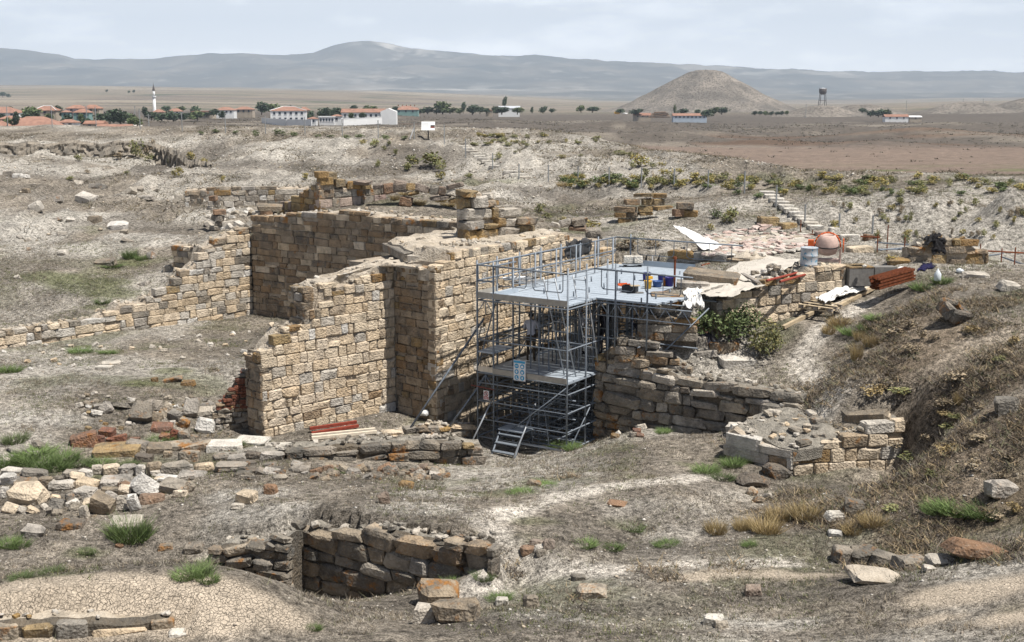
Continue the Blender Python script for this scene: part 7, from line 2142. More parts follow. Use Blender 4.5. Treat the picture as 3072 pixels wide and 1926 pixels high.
boulders(['ochre block lying beside the big ochre stack', 'large ochre block at the foot of the right steps', 'smaller ochre block at the foot of the right steps', 'white block at the bottom of the right steps', 'purple grey stone at the bottom of the right steps', 'big white slab behind the mixer', 'brown square stone behind the mixer', 'brown slab left of the ochre block pile', 'pale slab at the end of the pink paving', 'tan stone behind the mixer drum'], None,
         [(1964, 611, 2017, 629), (2278, 640, 2336, 677), (2342, 661, 2390, 686), (2488, 676, 2518, 702), (2448, 690, 2478, 708), (2526, 695, 2582, 724), (2594, 698, 2622, 720), (2670, 768, 2730, 792), (2350, 712, 2440, 736), (2550, 730, 2620, 758)], ['ochre', 'ochre', 'ochre', 'white_stone', 'pink', 'white_stone', 'brown', 'ochre', 'pale', 'cream'], cat='stone block', name='stone_block', shape='b', tilt=0.06)
# stones by the deck and the bush
boulders(['lichen topped block at the right end of the deck', 'pale lower block at the right end of the deck', 'broad grey slab under the plastered wall', 'grey slab below the broad one at the deck corner', 'round grey stone beside the dusty sheet'], None, [(1958, 868, 2056, 912), (1958, 900, 2042, 932), (2066, 800, 2222, 848), (2034, 834, 2132, 862), (2182, 826, 2208, 842)], ['lichen', 'pale', 'grey', 'grey', 'grey'], cat='stone block', name='stone_block', shape='b', tilt=0.04)
boulders(['grey upright stone left of the bush', 'lichen orange block in front of the bush', 'white topped slab at the foot of the bush', 'dark low stone left of the white topped slab'], None, [(2078, 1000, 2120, 1040), (2124, 1012, 2216, 1058), (2160, 1058, 2268, 1096), (2082, 1042, 2150, 1068)], ['grey', 'lichen', 'white_stone', 'grey'], cat='stone block', name='stone_block', shape='b', tilt=0.06)
heap('rubble_spill', 'spill of small red and white stones at the foot of the block pier', [(u, v - w * 0.6, u + w, v) for u, v, w in [(SR.uniform(1800, 1915), SR.uniform(1170, 1325), SR.uniform(14, 36)) for i in range(46)]], ['grey', 'redstone', 'pale', 'grey', 'ochre', 'pale'], shape='r', tilt=0.3)
# platform stones
boulders(['white eroded rock on the corner of the low stone platform', 'white eroded rock beside the corner one on the platform', 'white rounded corner block of the platform', 'big grey square block on the platform', 'dark topped slab at the far end of the platform', 'cream rounded stone at the far end of the platform', 'dark flat stone lying on the platform path', 'grey stone beside the platform path'], None,
         [(2195, 1258, 2300, 1345), (2280, 1278, 2372, 1348), (2182, 1262, 2240, 1302), (2284, 1190, 2398, 1256), (2522, 1205, 2690, 1268), (2672, 1242, 2720, 1292), (2370, 1262, 2420, 1280), (2400, 1240, 2480, 1262)], ['white_stone', 'white_stone', 'white_stone', 'grey', 'grey', 'cream', 'grey', 'grey'], cat='rock', name='rock', shape='r', tilt=0.12)
boulders(['black lichen boulder left of the platform corner', 'black lichen boulder touching the platform corner', 'small orange stone under the black boulders', 'small white stone under the black boulders', 'small lichen stone under the black boulders'], None, [(2202, 1402, 2328, 1466), (2280, 1368, 2390, 1440), (2240, 1450, 2280, 1488), (2288, 1466, 2322, 1500), (2252, 1482, 2300, 1510)], ['greydark', 'greydark', 'lichen', 'pale', 'lichen'], shape='o')
# foreground stones
heap('lichen_stone_stump', 'stump of orange lichen stones below the shaded foreground wall', [(1248, 1738, 1375, 1812), (1240, 1800, 1306, 1872), (1305, 1788, 1440, 1866), (1310, 1735, 1378, 1780)], ['lichen', 'pale', 'lichen', 'lichen'], cat='stone heap', shape='r', tilt=0.12)
boulders(['white cut stone on the green patch below the pit', 'lichen flat stone beside the footpath in front', 'grey leaning stone left of the lichen flat one', 'small black stone on the footpath edge', 'brown squared stone on the dry grass', 'white cut block on the chalky patch', 'grey stone against the white cut block', 'flat clay coloured slab on the nearest slope', 'long brown slab on the clay hump at right', 'dark stone in the dry grass', 'white stone beside the dark one in the dry grass', 'small pale stone in the dry grass', 'flat brown stone on the middle slope', 'small orange stone on the grass slope', 'tan boulder on the pale scree', 'white stone below the tan boulder', 'brown stone on the scree right of the tan boulder', 'upright brown stone on the pale scree', 'ochre stone at the top of the pale scree', 'white stone at the end of the buried block row', 'pale block with shadow at the right slope crest', 'thin pale slab on the right slope crest', 'pale rock high on the right edge slope', 'flat pale slab at the right picture edge'], None,
         [(1484, 1788, 1528, 1816), (1728, 1752, 1820, 1794), (1568, 1778, 1616, 1822), (1712, 1720, 1758, 1742), (2236, 1750, 2286, 1788), (2112, 1838, 2178, 1876), (2144, 1858, 2186, 1884), (2560, 1715, 2712, 1752), (2862, 1618, 3034, 1680), (2536, 1492, 2602, 1540), (2482, 1530, 2540, 1562), (2486, 1588, 2528, 1610), (1822, 1502, 1882, 1520), (1584, 1436, 1624, 1458), (706, 1462, 770, 1510), (692, 1506, 730, 1528), (790, 1446, 828, 1482), (1136, 1470, 1168, 1512), (1196, 1440, 1240, 1464), (500, 1888, 560, 1912), (3004, 836, 3062, 872), (2900, 808, 2972, 834), (2990, 1180, 3060, 1240), (2968, 1430, 3062, 1490)],
         ['white_stone', 'lichen', 'grey', 'greydark', 'brown', 'white_stone', 'grey', 'mudcap', 'brown', 'greydark', 'white_stone', 'pale', 'brown', 'lichen', 'cream', 'pale', 'brown', 'brown', 'ochre', 'white_stone', 'pale', 'pale', 'grey', 'grey'], name='stone', cat='stone', shape='r', tilt=0.1)
heap('stone_cluster', 'small cluster of brown stones on the path below the shaded foreground wall', [(1590, 1614, 1632, 1640), (1628, 1610, 1664, 1646), (1600, 1630, 1650, 1652), (1560, 1630, 1612, 1662), (1610, 1645, 1640, 1668)], ['brown', 'brown', 'pale', 'brown', 'grey'], shape='r', tilt=0.2)
heap('black_rock_edge', 'row of black crusted rocks half buried at the foot of the dry slope', [(2500, 1632, 2580, 1688), (2555, 1632, 2640, 1690), (2620, 1650, 2700, 1700), (2690, 1662, 2785, 1706), (2790, 1668, 2870, 1696), (2770, 1694, 2810, 1714)], ['greydark', 'greydark', 'greydark', 'grey', 'pale', 'pale'], shape='r', tilt=0.15)
boulders(['pinkish stone on top of the buried block row, left one', 'pinkish stone on top of the buried block row, right one'], None, [(82, 1850, 108, 1878), (107, 1850, 140, 1878)], ['redstone', 'pink'], name='stone', cat='stone', shape='r')
sl = [(SR.uniform(900, 1330), SR.uniform(1405, 1445), SR.uniform(16, 46)) for i in range(70)]
heap('rubble_scatter', 'scatter of dark broken stones below the black crusted rubble wall', [(u, v - w * 0.55, u + w, v) for u, v, w in sl], ['greydark', 'grey', 'brown', 'grey', 'lichen'], shape='r', tilt=0.3)
sl = [(SR.uniform(640, 900), SR.uniform(1395, 1440), SR.uniform(20, 60)) for i in range(26)]
heap('rubble_scatter', 'dark flat rubble at the left end of the black crusted wall', [(u, v - w * 0.4, u + w, v) for u, v, w in sl], ['greydark', 'grey', 'greydark'], shape='r', tilt=0.2)
sl = [(SR.uniform(230, 640), SR.uniform(1190, 1290), SR.uniform(8, 22)) for i in range(90)]
heap('rubble_scatter', 'scree of small grey stones around the tumbled heap left of the gate', [(u, v - w * 0.7, u + w, v) for u, v, w in sl], ['grey', 'pale', 'grey', 'ochre'], shape='r', tilt=0.4)
sl = [(SR.uniform(0, 760), SR.uniform(1000, 1075) - 0.08 * 0, SR.uniform(8, 20)) for i in range(40)]
heap('rubble_scatter', 'small pale stones strewn at the foot of the long court wall', [(u, v + (380 - u) * 0.06 + 12, u + w, v + (380 - u) * 0.06 + 12 + w * 0.7) for u, v, w in sl], ['pale', 'cream', 'pale'], shape='r', tilt=0.4)
sl = [(SR.uniform(600, 760), SR.uniform(610, 690), SR.uniform(12, 30)) for i in range(36)]
heap('rubble_scatter', 'pale scree beside the crooked stack of dark stones', [(u, v - w * 0.6, u + w, v) for u, v, w in sl], ['pale', 'grey', 'pale'], shape='r', tilt=0.4)
# eroded earth cut at the far rim
vs, fs = [], []
edge = [(-60, 103.2, 1.2), (60, 103.1, 1.25), (160, 103.3, 1.2), (250, 103.2, 1.2), (330, 103.0, 1.1), (420, 103.2, 1.0), (490, 102.8, 1.2), (520, 101.2, 1.7), (550, 98.8, 2.0), (585, 96.2, 2.0), (615, 93.6, 1.8), (640, 91.0, 1.0), (650, 89.0, 0.3)]
pts = []
for (u, y, h_) in edge:
    x = (u - 1536) / 3672 * y * 1.011
    pts.append((Vector((x, y, max(gz(x + 0.5, y + 1.2), gz(x + 1.6, y + 1.6)))), h_))
dense = []
for i in range(len(pts) - 1):
    for k in range(24):
        f_ = k / 24
        dense.append((pts[i][0].lerp(pts[i + 1][0], f_), pts[i][1] + (pts[i + 1][1] - pts[i][1]) * f_))
nr = 7
for i, (q, h_) in enumerate(dense):
    for j in range(nr):
        k = j / (nr - 1)
        n_ = float(fbm(np.array([i * 0.35]), np.array([j * 0.9]), 1.0, 4, 88, 0.6)[0]) - 0.5
        n2_ = float(fbm(np.array([i * 0.11]), np.array([0.0]), 1.0, 3, 99)[0]) - 0.5
        vs.append((q.x + n_ * 0.4, q.y - 0.5 * (1 - k) + 0.3 * k + n_ * 1.1 - (0.15 if j == nr - 2 else 0), q.z + 0.06 + n2_ * 0.4 - h_ * 1.15 * (1 - k) + (0.1 * n_)))
for i in range(len(dense) - 1):
    for j in range(nr - 1):
        a = i * nr + j
        fs.append((a, a + nr, a + nr + 1, a + 1))
o = mesh_obj('ground_scarp', vs, fs, m_stone('eroded_earth', [(0.27, 0.235, 0.19)], pat_amt=0.5, pale=0.3, scale=0.6), None)
tag(o, kind='structure')

# ------------------------------------------------------------------ plants
BUSH = [crown_mesh('bush_shape', 800 + i, 230, 0.045, 6, 'leaf_olive', 0.12) for i in range(5)]


def tussock_mesh(name, seed, n, mat, spread=0.35, lean=0.5, wid=0.018):
    r = np.random.RandomState(seed)
    vs = np.zeros((n * 3, 3))
    for i in range(n):
        a_ = r.uniform(0, 6.28)
        d_ = spread * math.sqrt(r.uniform()) * 0.8
        p_ = np.array([d_ * math.cos(a_), d_ * math.sin(a_), 0])
        b_ = a_ + r.normal() * 0.8
        h_ = r.uniform(0.45, 1.0) * (1.1 - 0.8 * d_)
        tip = p_ + np.array([math.cos(b_) * lean * h_ * r.uniform(0.1, 1), math.sin(b_) * lean * h_ * r.uniform(0.1, 1), h_])
        c_ = r.uniform(0, 6.28)
        w_ = np.array([math.cos(c_), math.sin(c_), 0]) * wid
        vs[i * 3:i * 3 + 3] = [p_ - w_, p_ + w_, tip]
    o = big_mesh(name, vs, np.arange(n * 3).reshape(n, 3), M[mat])
    me = o.data
    bpy.data.objects.remove(o)
    return me


TUSS = [tussock_mesh('tussock_shape', 900 + i, 480, 'leaf_green', 0.5, 0.8, 0.011) for i in range(4)]
twig = MB().tube((0, 0, -0.1), (0.05, 0, 0.45), 0.02, 5, 0.008).tube((0, 0, 0), (-0.15, 0.1, 0.45), 0.015, 5, 0.006).tube((0, 0, 0), (0.1, -0.14, 0.4), 0.015, 5, 0.006)
tw = twig.build('stem', M['bark'])
STEM = tw.data
bpy.data.objects.remove(tw)


def bush(u, vb, w, h, mat, label, group=None, name='bush', cat='bush', stem=False):
    q = on_ground(u, vb)
    k = q.y / 3672
    o = thing(name, label, cat, q, SR.uniform(0, 6), group)
    put('foliage', SR.choice(BUSH), M[mat], (0, 0, -0.12 * h * k), (w * k * 1.35, w * k * 1.2, h * k * 1.35), (0, 0, 0), o)
    if stem:
        put('stem', STEM, None, (0, 0, 0), (w * k, w * k, h * k), (0, 0, 0), o)
    return o


def tussock(u, vb, w, h, mat, label, group=None):
    q = on_ground(u, vb)
    k = q.y / 3672
    o = put('grass_tussock', SR.choice(TUSS), M[mat], q + Vector((0, w * k * 0.2, -0.02)), (w * k * 1.5, w * k * 1.2, h * k * 1.0), (0, 0, SR.uniform(0, 6)))
    return tag(o, label, 'grass clump', group)


# far bank, left
for (u, v, w, h, mt) in [(410, 478, 36, 48, 'leaf_olive'), (356, 478, 32, 20, 'leaf_dry'), (236, 484, 28, 18, 'leaf_olive'), (532, 532, 36, 28, 'leaf_yellow'), (512, 502, 24, 30, 'leaf_olive'), (264, 520, 18, 12, 'leaf_dry'), (378, 522, 18, 10, 'leaf_olive'), (455, 440, 20, 20, 'leaf_dry'), (570, 480, 30, 26, 'leaf_yellow'), (610, 492, 30, 16, 'leaf_yellow'), (210, 542, 26, 14, 'leaf_olive'), (667, 545, 18, 16, 'leaf_yellow'), (440, 462, 26, 24, 'leaf_dry'), (448, 484, 26, 20, 'leaf_olive'),
                         (1125, 442, 34, 24, 'leaf_olive'), (1090, 434, 26, 14, 'leaf_yellow'), (1168, 436, 18, 12, 'leaf_olive'), (1185, 466, 20, 18, 'leaf_olive'), (1135, 502, 18, 22, 'leaf_olive'), (1155, 450, 20, 12, 'leaf_olive'), (1222, 510, 26, 18, 'leaf_olive'), (1320, 540, 30, 24, 'leaf_yellow'), (915, 540, 26, 20, 'leaf_yellow'), (1410, 532, 30, 12, 'leaf_olive')]:
    bush(u, v, w, h, mt, 'olive scrub bush on the far chalky bank', 'scrub on the far bank')
for (u, v, w, h) in [(767, 410, 24, 18), (838, 408, 36, 18), (884, 408, 30, 13), (1042, 416, 26, 12), (1075, 414, 28, 12), (1160, 418, 30, 13), (1211, 419, 26, 11), (605, 404, 20, 10), (650, 398, 30, 10), (705, 400, 26, 8), (955, 412, 20, 9), (990, 412, 24, 8)]:
    bush(u, v, w, h, 'leaf_mid', 'green bush along the rim fence', 'bushes along the rim fence')
bb = thing('large_bush', 'wide dark olive bush on the far bank below the information board', 'bush', on_ground(1270, 512))
for (u, v, w, h) in [(1235, 500, 60, 36), (1290, 502, 90, 46), (1322, 516, 50, 34), (1225, 512, 30, 20)]:
    q = on_ground(u, v) - bb.location
    k = on_ground(u, v).y / 3672
    put('foliage', SR.choice(BUSH), M['leaf_olive'], q, (w * k * 1.2, w * k, h * k * 1.2), (0, 0, SR.uniform(0, 6)), bb)
# bank with the fence, right rim, white slope
for (u, v, w, h) in [(1495, 476, 28, 16), (1925, 500, 64, 32), (1895, 472, 30, 16), (1998, 528, 40, 18), (1940, 530, 32, 24), (1868, 466, 60, 14), (1480, 486, 14, 10), (1545, 460, 16, 8), (1690, 474, 34, 10), (1740, 470, 20, 8), (1900, 505, 26, 18), (2040, 520, 30, 14), (1960, 505, 30, 16), (2020, 545, 30, 20), (1985, 500, 24, 12)] + \
        [(SR.uniform(1400, 1850), SR.uniform(408, 440), SR.uniform(16, 34), SR.uniform(7, 12)) for _ in range(30)]:
    bush(u, v, w, h, SR.choice(['leaf_olive', 'leaf_yellow', 'leaf_olive']), 'low scrub bush on the white bank behind the ruins', 'scrub on the white bank')
for i in range(66):
    u = SR.uniform(1690, 2260)
    v = SR.uniform(536, 566) + (u - 1700) * 0.012
    bush(u, v, SR.uniform(20, 44), SR.uniform(10, 24), SR.choice(['leaf_yellow', 'leaf_yellow', 'leaf_olive', 'leaf_mid']), 'yellow green weed bush in the strip along the bank fence', 'weeds along the bank fence')
for i in range(76):
    u = SR.uniform(2210, 3072)
    f_ = (u - 2210) / 860
    v = SR.uniform(535, 596 - 12 * f_)
    bush(u, v, SR.uniform(20, 46), SR.uniform(10, 22), SR.choice(['leaf_yellow', 'leaf_yellow', 'leaf_olive', 'leaf_mid']), 'yellow weed bush on the right rim before the ploughed field', 'weeds on the right rim')
for i in range(54):
    u = SR.uniform(2480, 3072)
    v = SR.uniform(610, 735)
    bush(u, v, SR.uniform(10, 28), SR.uniform(10, 22), SR.choice(['leaf_yellow', 'leaf_olive', 'leaf_dry']), 'small bush dotted on the white slope at right', 'bushes on the white slope')
for (u, v, w, h, mt) in [(2190, 670, 60, 46, 'leaf_olive'), (2150, 655, 40, 24, 'leaf_mid'), (2130, 690, 30, 16, 'leaf_yellow'), (1620, 640, 36, 26, 'leaf_olive'), (1645, 655, 30, 18, 'leaf_olive'), (1770, 690, 60, 26, 'leaf_yellow'), (1690, 670, 40, 18, 'leaf_yellow'), (1780, 765, 70, 36, 'leaf_dry'), (1880, 750, 70, 34, 'leaf_dry'), (1720, 755, 50, 26, 'leaf_dry'), (1960, 745, 50, 26, 'leaf_dry'), (2320, 652, 16, 10, 'leaf_dry'), (2680, 790, 46, 24, 'leaf_yellow')]:
    bush(u, v, w, h, mt, 'dry weed clump around the back of the scaffold', 'weeds behind the scaffold')
# the big shrub right of the scaffold
shr = thing('shrub', 'large dense green shrub on the ledge right of the scaffold', 'shrub', on_ground(2200, 1060))
SHRUB = [crown_mesh('shrub_crown', 950 + i, 620, 0.026, 11, 'leaf_mid', 0.02) for i in range(3)]
for i, (u, v, w, h, mt) in enumerate([(2110, 1010, 110, 90, 'leaf_mid'), (2200, 1035, 140, 110, 'leaf_mid'), (2285, 1070, 120, 110, 'leaf_olive'), (2160, 990, 100, 70, 'leaf_olive'), (2320, 1060, 70, 70, 'leaf_olive'), (2240, 1000, 110, 90, 'leaf_mid')]):
    g_ = on_ground(u, v)
    k = g_.y / 3672
    put('foliage', SHRUB[i % 3], M[mt], g_ - shr.location - Vector((0, 0, 0.1)), (w * k * 1.3, w * k * 1.1, h * k * 1.25), (0, 0, i * 1.1), shr)
for (u, v) in [(2120, 1015), (2200, 1045), (2280, 1075)]:
    g_ = on_ground(u, v)
    put('stem', STEM, None, g_ - shr.location, (1, 1, 1.6), (0, 0, SR.uniform(0, 6)), shr)
# green tussocks and weeds of the near ground
GT = [(385, 1622, 110, 84), (345, 1610, 60, 50), (425, 1608, 50, 60), (60, 1395, 70, 42), (120, 1400, 80, 40), (190, 1385, 80, 40), (40, 1330, 60, 40), (20, 1640, 60, 34), (55, 1645, 50, 30), (22, 1118, 56, 28), (300, 1400, 70, 26), (380, 1400, 50, 20), (560, 1735, 70, 40), (620, 1745, 60, 34), (700, 1340, 50, 20), (1680, 1345, 60, 26), (1720, 1350, 50, 24), (480, 1330, 70, 28),
      (2200, 1400, 60, 34), (2250, 1385, 50, 30), (2120, 1420, 70, 30), (2170, 1440, 60, 24), (2080, 1290, 40, 26), (1990, 1300, 40, 20), (2890, 1545, 120, 46), (2960, 1550, 110, 44), (2820, 1540, 80, 40), (2560, 1005, 60, 30), (2600, 990, 40, 24), (2420, 1350, 50, 22), (2470, 1335, 40, 18), (2770, 870, 60, 30), (2830, 850, 50, 26), (2640, 960, 60, 22), (390, 775, 40, 36), (425, 780, 30, 22), (330, 800, 60, 12), (305, 910, 40, 18), (240, 1060, 60, 20), (320, 1062, 40, 16), (2660, 1670, 50, 22), (2350, 1350, 50, 24), (2250, 1640, 40, 22), (1350, 1760, 60, 30), (1450, 1740, 50, 30), (1020, 1420, 40, 16), (940, 1890, 40, 24), (1500, 1800, 60, 24), (100, 1370, 90, 36), (160, 1410, 80, 34), (230, 1400, 70, 30), (10, 1400, 60, 40), (290, 1530, 50, 24), (150, 1720, 60, 20), (60, 1735, 60, 20), (260, 1660, 40, 18), (600, 1720, 80, 40), (1560, 1480, 60, 14), (1640, 1460, 60, 14), (1900, 1590, 60, 22), (1760, 1640, 60, 24), (1840, 1650, 50, 24), (2000, 1640, 60, 22)]
for (u, v, w, h) in GT:
    tussock(u, v, w, h, 'leaf_green' if SR.random() < 0.7 else 'leaf_mid', 'fresh green grass clump among the stones', 'green grass clumps')
YT = [(2520, 980, 50, 40), (2490, 1000, 40, 36), (2615, 1040, 34, 50), (2570, 1080, 30, 70), (2580, 1020, 26, 40), (1690, 560, 30, 20), (1185, 600, 24, 22), (1260, 615, 30, 22), (1215, 585, 24, 16), (1320, 605, 30, 20), (1345, 620, 34, 18), (1290, 580, 26, 16), (2880, 1210, 26, 50), (2340, 1560, 70, 50), (2300, 1600, 80, 60), (2420, 1560, 80, 60), (2150, 1600, 60, 50), (2560, 1600, 60, 40), (2620, 1580, 70, 50), (2230, 1590, 50, 50)]
for (u, v, w, h) in YT:
    tussock(u, v, w, h, 'leaf_straw' if 'leaf_straw' in M else 'leaf_dry', 'clump of straw yellow dry grass', 'straw grass clumps')

for i in range(40):
    u, v = SR.uniform(2560, 3060), SR.uniform(960, 1560)
    if (u - 2400) * 0.9 + 900 > v - 300 or u > 2650:
        bush(u, v, SR.uniform(30, 80), SR.uniform(14, 34), SR.choice(['leaf_dry', 'leaf_dry', 'leaf_straw', 'leaf_olive']), 'low dry bush on the brown slope at right', 'bushes on the brown slope')
# ------------------------------------------------------------------ what nobody could count: dry grass, brush, pebbles
NR = np.random.RandomState(4)


def scatter(n, y0, y1, keep, xr=0.44):
    out_x, out_y = [], []
    tot = 0
    while tot < n:
        y = np.sqrt(NR.uniform(y0 ** 2, y1 ** 2, n * 2))
        x = NR.uniform(-1, 1, n * 2) * (y * xr + 0.6)
        k = keep(x, y) > NR.uniform(size=n * 2)
        out_x.append(x[k])
        out_y.append(y[k])
        tot += k.sum()
    return np.concatenate(out_x)[:n], np.concatenate(out_y)[:n]


clay_i = clay_m


def grid_at(A, x, y):
    i = np.clip(np.searchsorted(GX, x) - 1, 0, len(GX) - 2)
    j = np.clip(np.searchsorted(GY, y) - 1, 0, len(GY) - 2)
    return A[j, i]


OCC = [np.array([[p.x, p.y] for p in core_poly])]


def steep_ok(x, y):
    """keep off the cliffs hidden in the walls"""
    d_ = 0.3
    return (np.abs(gz_many(x + d_, y) - gz_many(x - d_, y)) < 0.75) & (np.abs(gz_many(x, y + d_) - gz_many(x, y - d_)) < 0.75)


def tufts(name, n, y0, y1, keep, blades, hgt, wid, cols, lean=0.8, spread=0.07):
    x, y = scatter(n, y0, y1, keep)
    ok = steep_ok(x, y)
    x, y = x[ok], y[ok]
    n = len(x)
    z = gz_many(x, y) - 0.01
    sc_ = np.exp(NR.normal(size=n) * 0.35)
    ang = NR.uniform(0, 6.283, (n, blades))
    off = spread * np.sqrt(NR.uniform(size=(n, blades))) * sc_[:, None]
    oa = NR.uniform(0, 6.283, (n, blades))
    bx, by = x[:, None] + off * np.cos(oa), y[:, None] + off * np.sin(oa)
    h = hgt * sc_[:, None] * NR.uniform(0.4, 1.1, (n, blades))
    l = lean * h * NR.uniform(0.2, 1.2, (n, blades))
    wa = NR.uniform(0, 6.283, (n, blades))
    w = wid * NR.uniform(0.6, 1.4, (n, blades))
    zz = np.repeat(z[:, None], blades, 1)
    v = np.zeros((n, blades, 3, 3))
    v[..., 0, :] = np.stack([bx - np.cos(wa) * w, by - np.sin(wa) * w, zz], -1)
    v[..., 1, :] = np.stack([bx + np.cos(wa) * w, by + np.sin(wa) * w, zz], -1)
    v[..., 2, :] = np.stack([bx + np.cos(ang) * l, by + np.sin(ang) * l, zz + h], -1)
    cols = np.array(cols)
    ci = cols[NR.randint(len(cols), size=n)] * NR.uniform(0.7, 1.3, (n, 1))
    c = np.ones((n, blades * 3, 4))
    c[..., :3] = ci[:, None, :]
    nv = n * blades * 3
    o = big_mesh(name, v.reshape(-1, 3), np.arange(nv).reshape(-1, 3), M['tuft'], None, False, c.reshape(-1, 4))
    return o


m, t, b = new_mat('grass_blades')
at = t.nodes.new('ShaderNodeAttribute')
at.attribute_name = 'col'
t.links.new(at.outputs['Color'], b.inputs['Base Color'])
b.inputs['Roughness'].default_value = 0.9
M['tuft'] = m
m, t, b = new_mat('pebble_stone')
at = t.nodes.new('ShaderNodeAttribute')
at.attribute_name = 'col'
t.links.new(at.outputs['Color'], b.inputs['Base Color'])
b.inputs['Roughness'].default_value = 0.95
M['pebble'] = m

nz_ = lambda x, y, s, sd: fbm(x, y, s, 4, sd, 0.6)
bare = lambda x, y: 1 - 0.93 * smooth(0.2, 0.5, grid_at(clay_i, x, y))
tag(tufts('dry_grass', 52000, 17.5, 62, lambda x, y: smooth(0.42, 0.62, nz_(x, y, 1.6, 37)) * bare(x, y) + 0.05 * bare(x, y), 7, 0.07, 0.0075, [(0.20, 0.17, 0.13), (0.14, 0.12, 0.095), (0.28, 0.23, 0.165), (0.10, 0.085, 0.07), (0.36, 0.32, 0.26), (0.17, 0.165, 0.10)], 1.3), 'short grey brown dry grass covering the excavated ground', 'grass', kind='stuff')
tag(tufts('green_grass', 12000, 17.5, 62, lambda x, y: smooth(0.56, 0.70, nz_(x, y, 2.6, 51)) * bare(x, y), 6, 0.07, 0.007, [(0.12, 0.145, 0.05), (0.16, 0.175, 0.07), (0.09, 0.11, 0.04), (0.20, 0.19, 0.09)]), 'thin patches of short green grass between the stones', 'grass', kind='stuff')
# brush on the dry slope
rs = np.array([list(W(*p_)) for p_ in [(2700, 980, 5.2), (2900, 1150, 4.6), (2950, 1350, 3.9), (2700, 1480, 2.8), (2500, 1540, 2.3), (2900, 1600, 3.1), (2650, 1120, 4.3), (3050, 1050, 5.3), (2800, 1300, 3.5)]])


def slope_k(x, y):
    m_ = np.zeros_like(x)
    for p_ in rs:
        m_ = np.maximum(m_, np.exp(-(((x - p_[0]) / 2.6) ** 2 + ((y - p_[1]) / 2.4) ** 2)))
    return smooth(0.45, 0.85, m_ * 0.9 + (nz_(x, y, 1.5, 131) - 0.52) * 2.2)


tag(tufts('dry_brush', 7000, 22, 46, slope_k, 11, 0.10, 0.011, [(0.17, 0.135, 0.10), (0.11, 0.09, 0.07), (0.27, 0.20, 0.12), (0.08, 0.065, 0.055), (0.33, 0.26, 0.16), (0.22, 0.19, 0.155), (0.14, 0.14, 0.08)], 2.2, 0.2), 'tangled brown dry brush on the slope at right', 'brush', kind='stuff')
tag(tufts('bank_weeds', 7000, 62, 116, lambda x, y: smooth(0.48, 0.66, nz_(x, y, 4.0, 141)) * (y < 112 - np.maximum(0, x) * 0.9), 6, 0.13, 0.026, [(0.17, 0.145, 0.105), (0.13, 0.12, 0.08), (0.21, 0.17, 0.11), (0.10, 0.09, 0.07)], 1.8, 0.3), 'grey dry weeds over the far chalk banks', 'weeds', kind='stuff')


def pebbles(name, n, y0, y1, keep, smin, smax, cols):
    x, y = scatter(n, y0, y1, keep)
    ok = steep_ok(x, y)
    x, y = x[ok], y[ok]
    n = len(x)
    s = smin * (smax / smin) ** (NR.uniform(size=n) ** 2.2)
    z = gz_many(x, y) + s * 0.2
    d_ = np.array([[1, 0, 0], [0, 1, 0], [-1, 0, 0], [0, -1, 0], [0.1, 0, 0.5], [0, 0, -0.5]], float)
    f_ = np.array([[0, 1, 4], [1, 2, 4], [2, 3, 4], [3, 0, 4], [1, 0, 5], [2, 1, 5], [3, 2, 5], [0, 3, 5]])
    a_ = NR.uniform(0, 6.283, n)
    v = d_[None] * NR.uniform(0.4, 1.35, (n, 6, 1)) * s[:, None, None]
    vx = v[..., 0] * np.cos(a_)[:, None] - v[..., 1] * np.sin(a_)[:, None]
    vy = v[..., 0] * np.sin(a_)[:, None] + v[..., 1] * np.cos(a_)[:, None]
    V = np.stack([vx + x[:, None], vy + y[:, None], v[..., 2] + z[:, None]], -1)
    F = (f_[None] + (np.arange(n) * 6)[:, None, None]).reshape(-1, 3)
    cols = np.array(cols)
    c = np.ones((n, 6, 4))
    c[..., :3] = (cols[NR.randint(len(cols), size=n)] * NR.uniform(0.75, 1.2, (n, 1)))[:, None, :]
    return big_mesh(name, V.reshape(-1, 3), F, M['pebble'], None, False, c.reshape(-1, 4))


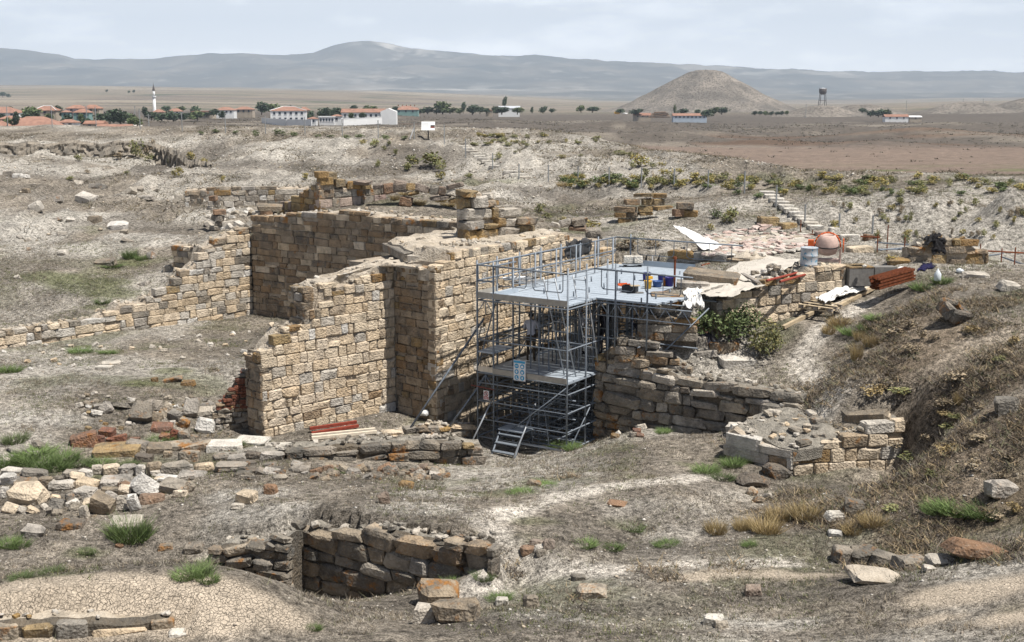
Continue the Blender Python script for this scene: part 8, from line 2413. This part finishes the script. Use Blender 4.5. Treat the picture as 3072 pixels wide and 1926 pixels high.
PC = [(0.50, 0.46, 0.40), (0.42, 0.38, 0.32), (0.56, 0.53, 0.48), (0.32, 0.27, 0.22), (0.22, 0.19, 0.16), (0.44, 0.37, 0.28)]
tag(pebbles('gravel', 15000, 17.5, 62, lambda x, y: (0.15 + smooth(0.46, 0.62, nz_(x, y, 3.5, 151))) * bare(x, y), 0.012, 0.06, PC), 'pale pebbles and stone chips strewn over the site', 'pebbles', kind='stuff')
tag(pebbles('gravel', 7000, 62, 118, lambda x, y: (0.12 + smooth(0.46, 0.6, nz_(x, y, 6, 161))) * (y < 112 - np.maximum(0, x) * 0.9), 0.035, 0.16, PC), 'pale stones strewn over the far banks', 'pebbles', kind='stuff')
tag(tufts('steppe_scrub', 9000, 125, 900, lambda x, y: (0.1 + smooth(0.45, 0.62, nz_(x, y, 22, 171))) * (1 - 0.95 * grid_at(fld, x, y)), 5, 0.4, 0.22, [(0.10, 0.09, 0.07), (0.13, 0.115, 0.085), (0.08, 0.075, 0.055), (0.16, 0.13, 0.09)], 1.2, 0.7), 'low grey scrub dotted over the plain', 'scrub', kind='stuff')

# every member of a group is told apart by its order across the view
def nth(n):
    return '%d%s' % (n, 'th' if 10 < n % 100 < 14 else {1: 'st', 2: 'nd', 3: 'rd'}.get(n % 10, 'th'))


same = {}
for o in list(COL.objects):
    if o.parent is None and o.get('group') and o.get('label'):
        same.setdefault(o['label'], []).append(o)
for lab, lst in same.items():
    if len(lst) > 1:
        lst.sort(key=lambda o: o.location.x / max(1.0, o.location.y * CP - (o.location.z - EYE) * SP))
        for i, o in enumerate(lst):
            o['label'] = lab + ', ' + ('leftmost one' if i == 0 else 'rightmost one' if i == len(lst) - 1 else nth(i + 1) + ' from the left')
# ------------------------------------------------------------------ the air: thin summer haze over the plain
hz = MB().box((0, 7300, 440), (19400, 15400, 960)).build('haze')
m = bpy.data.materials.new('haze_air')
m.use_nodes = True
t = m.node_tree
for n in list(t.nodes):
    t.nodes.remove(n)
o_ = t.nodes.new('ShaderNodeOutputMaterial')
v_ = t.nodes.new('ShaderNodeVolumePrincipled')
v_.inputs['Color'].default_value = (0.72, 0.85, 1.0, 1)
v_.inputs['Density'].default_value = 0.000102
v_.inputs['Anisotropy'].default_value = 0.0
t.links.new(v_.outputs[0], o_.inputs['Volume'])
hz.data.materials.append(m)
tag(hz, kind='stuff')
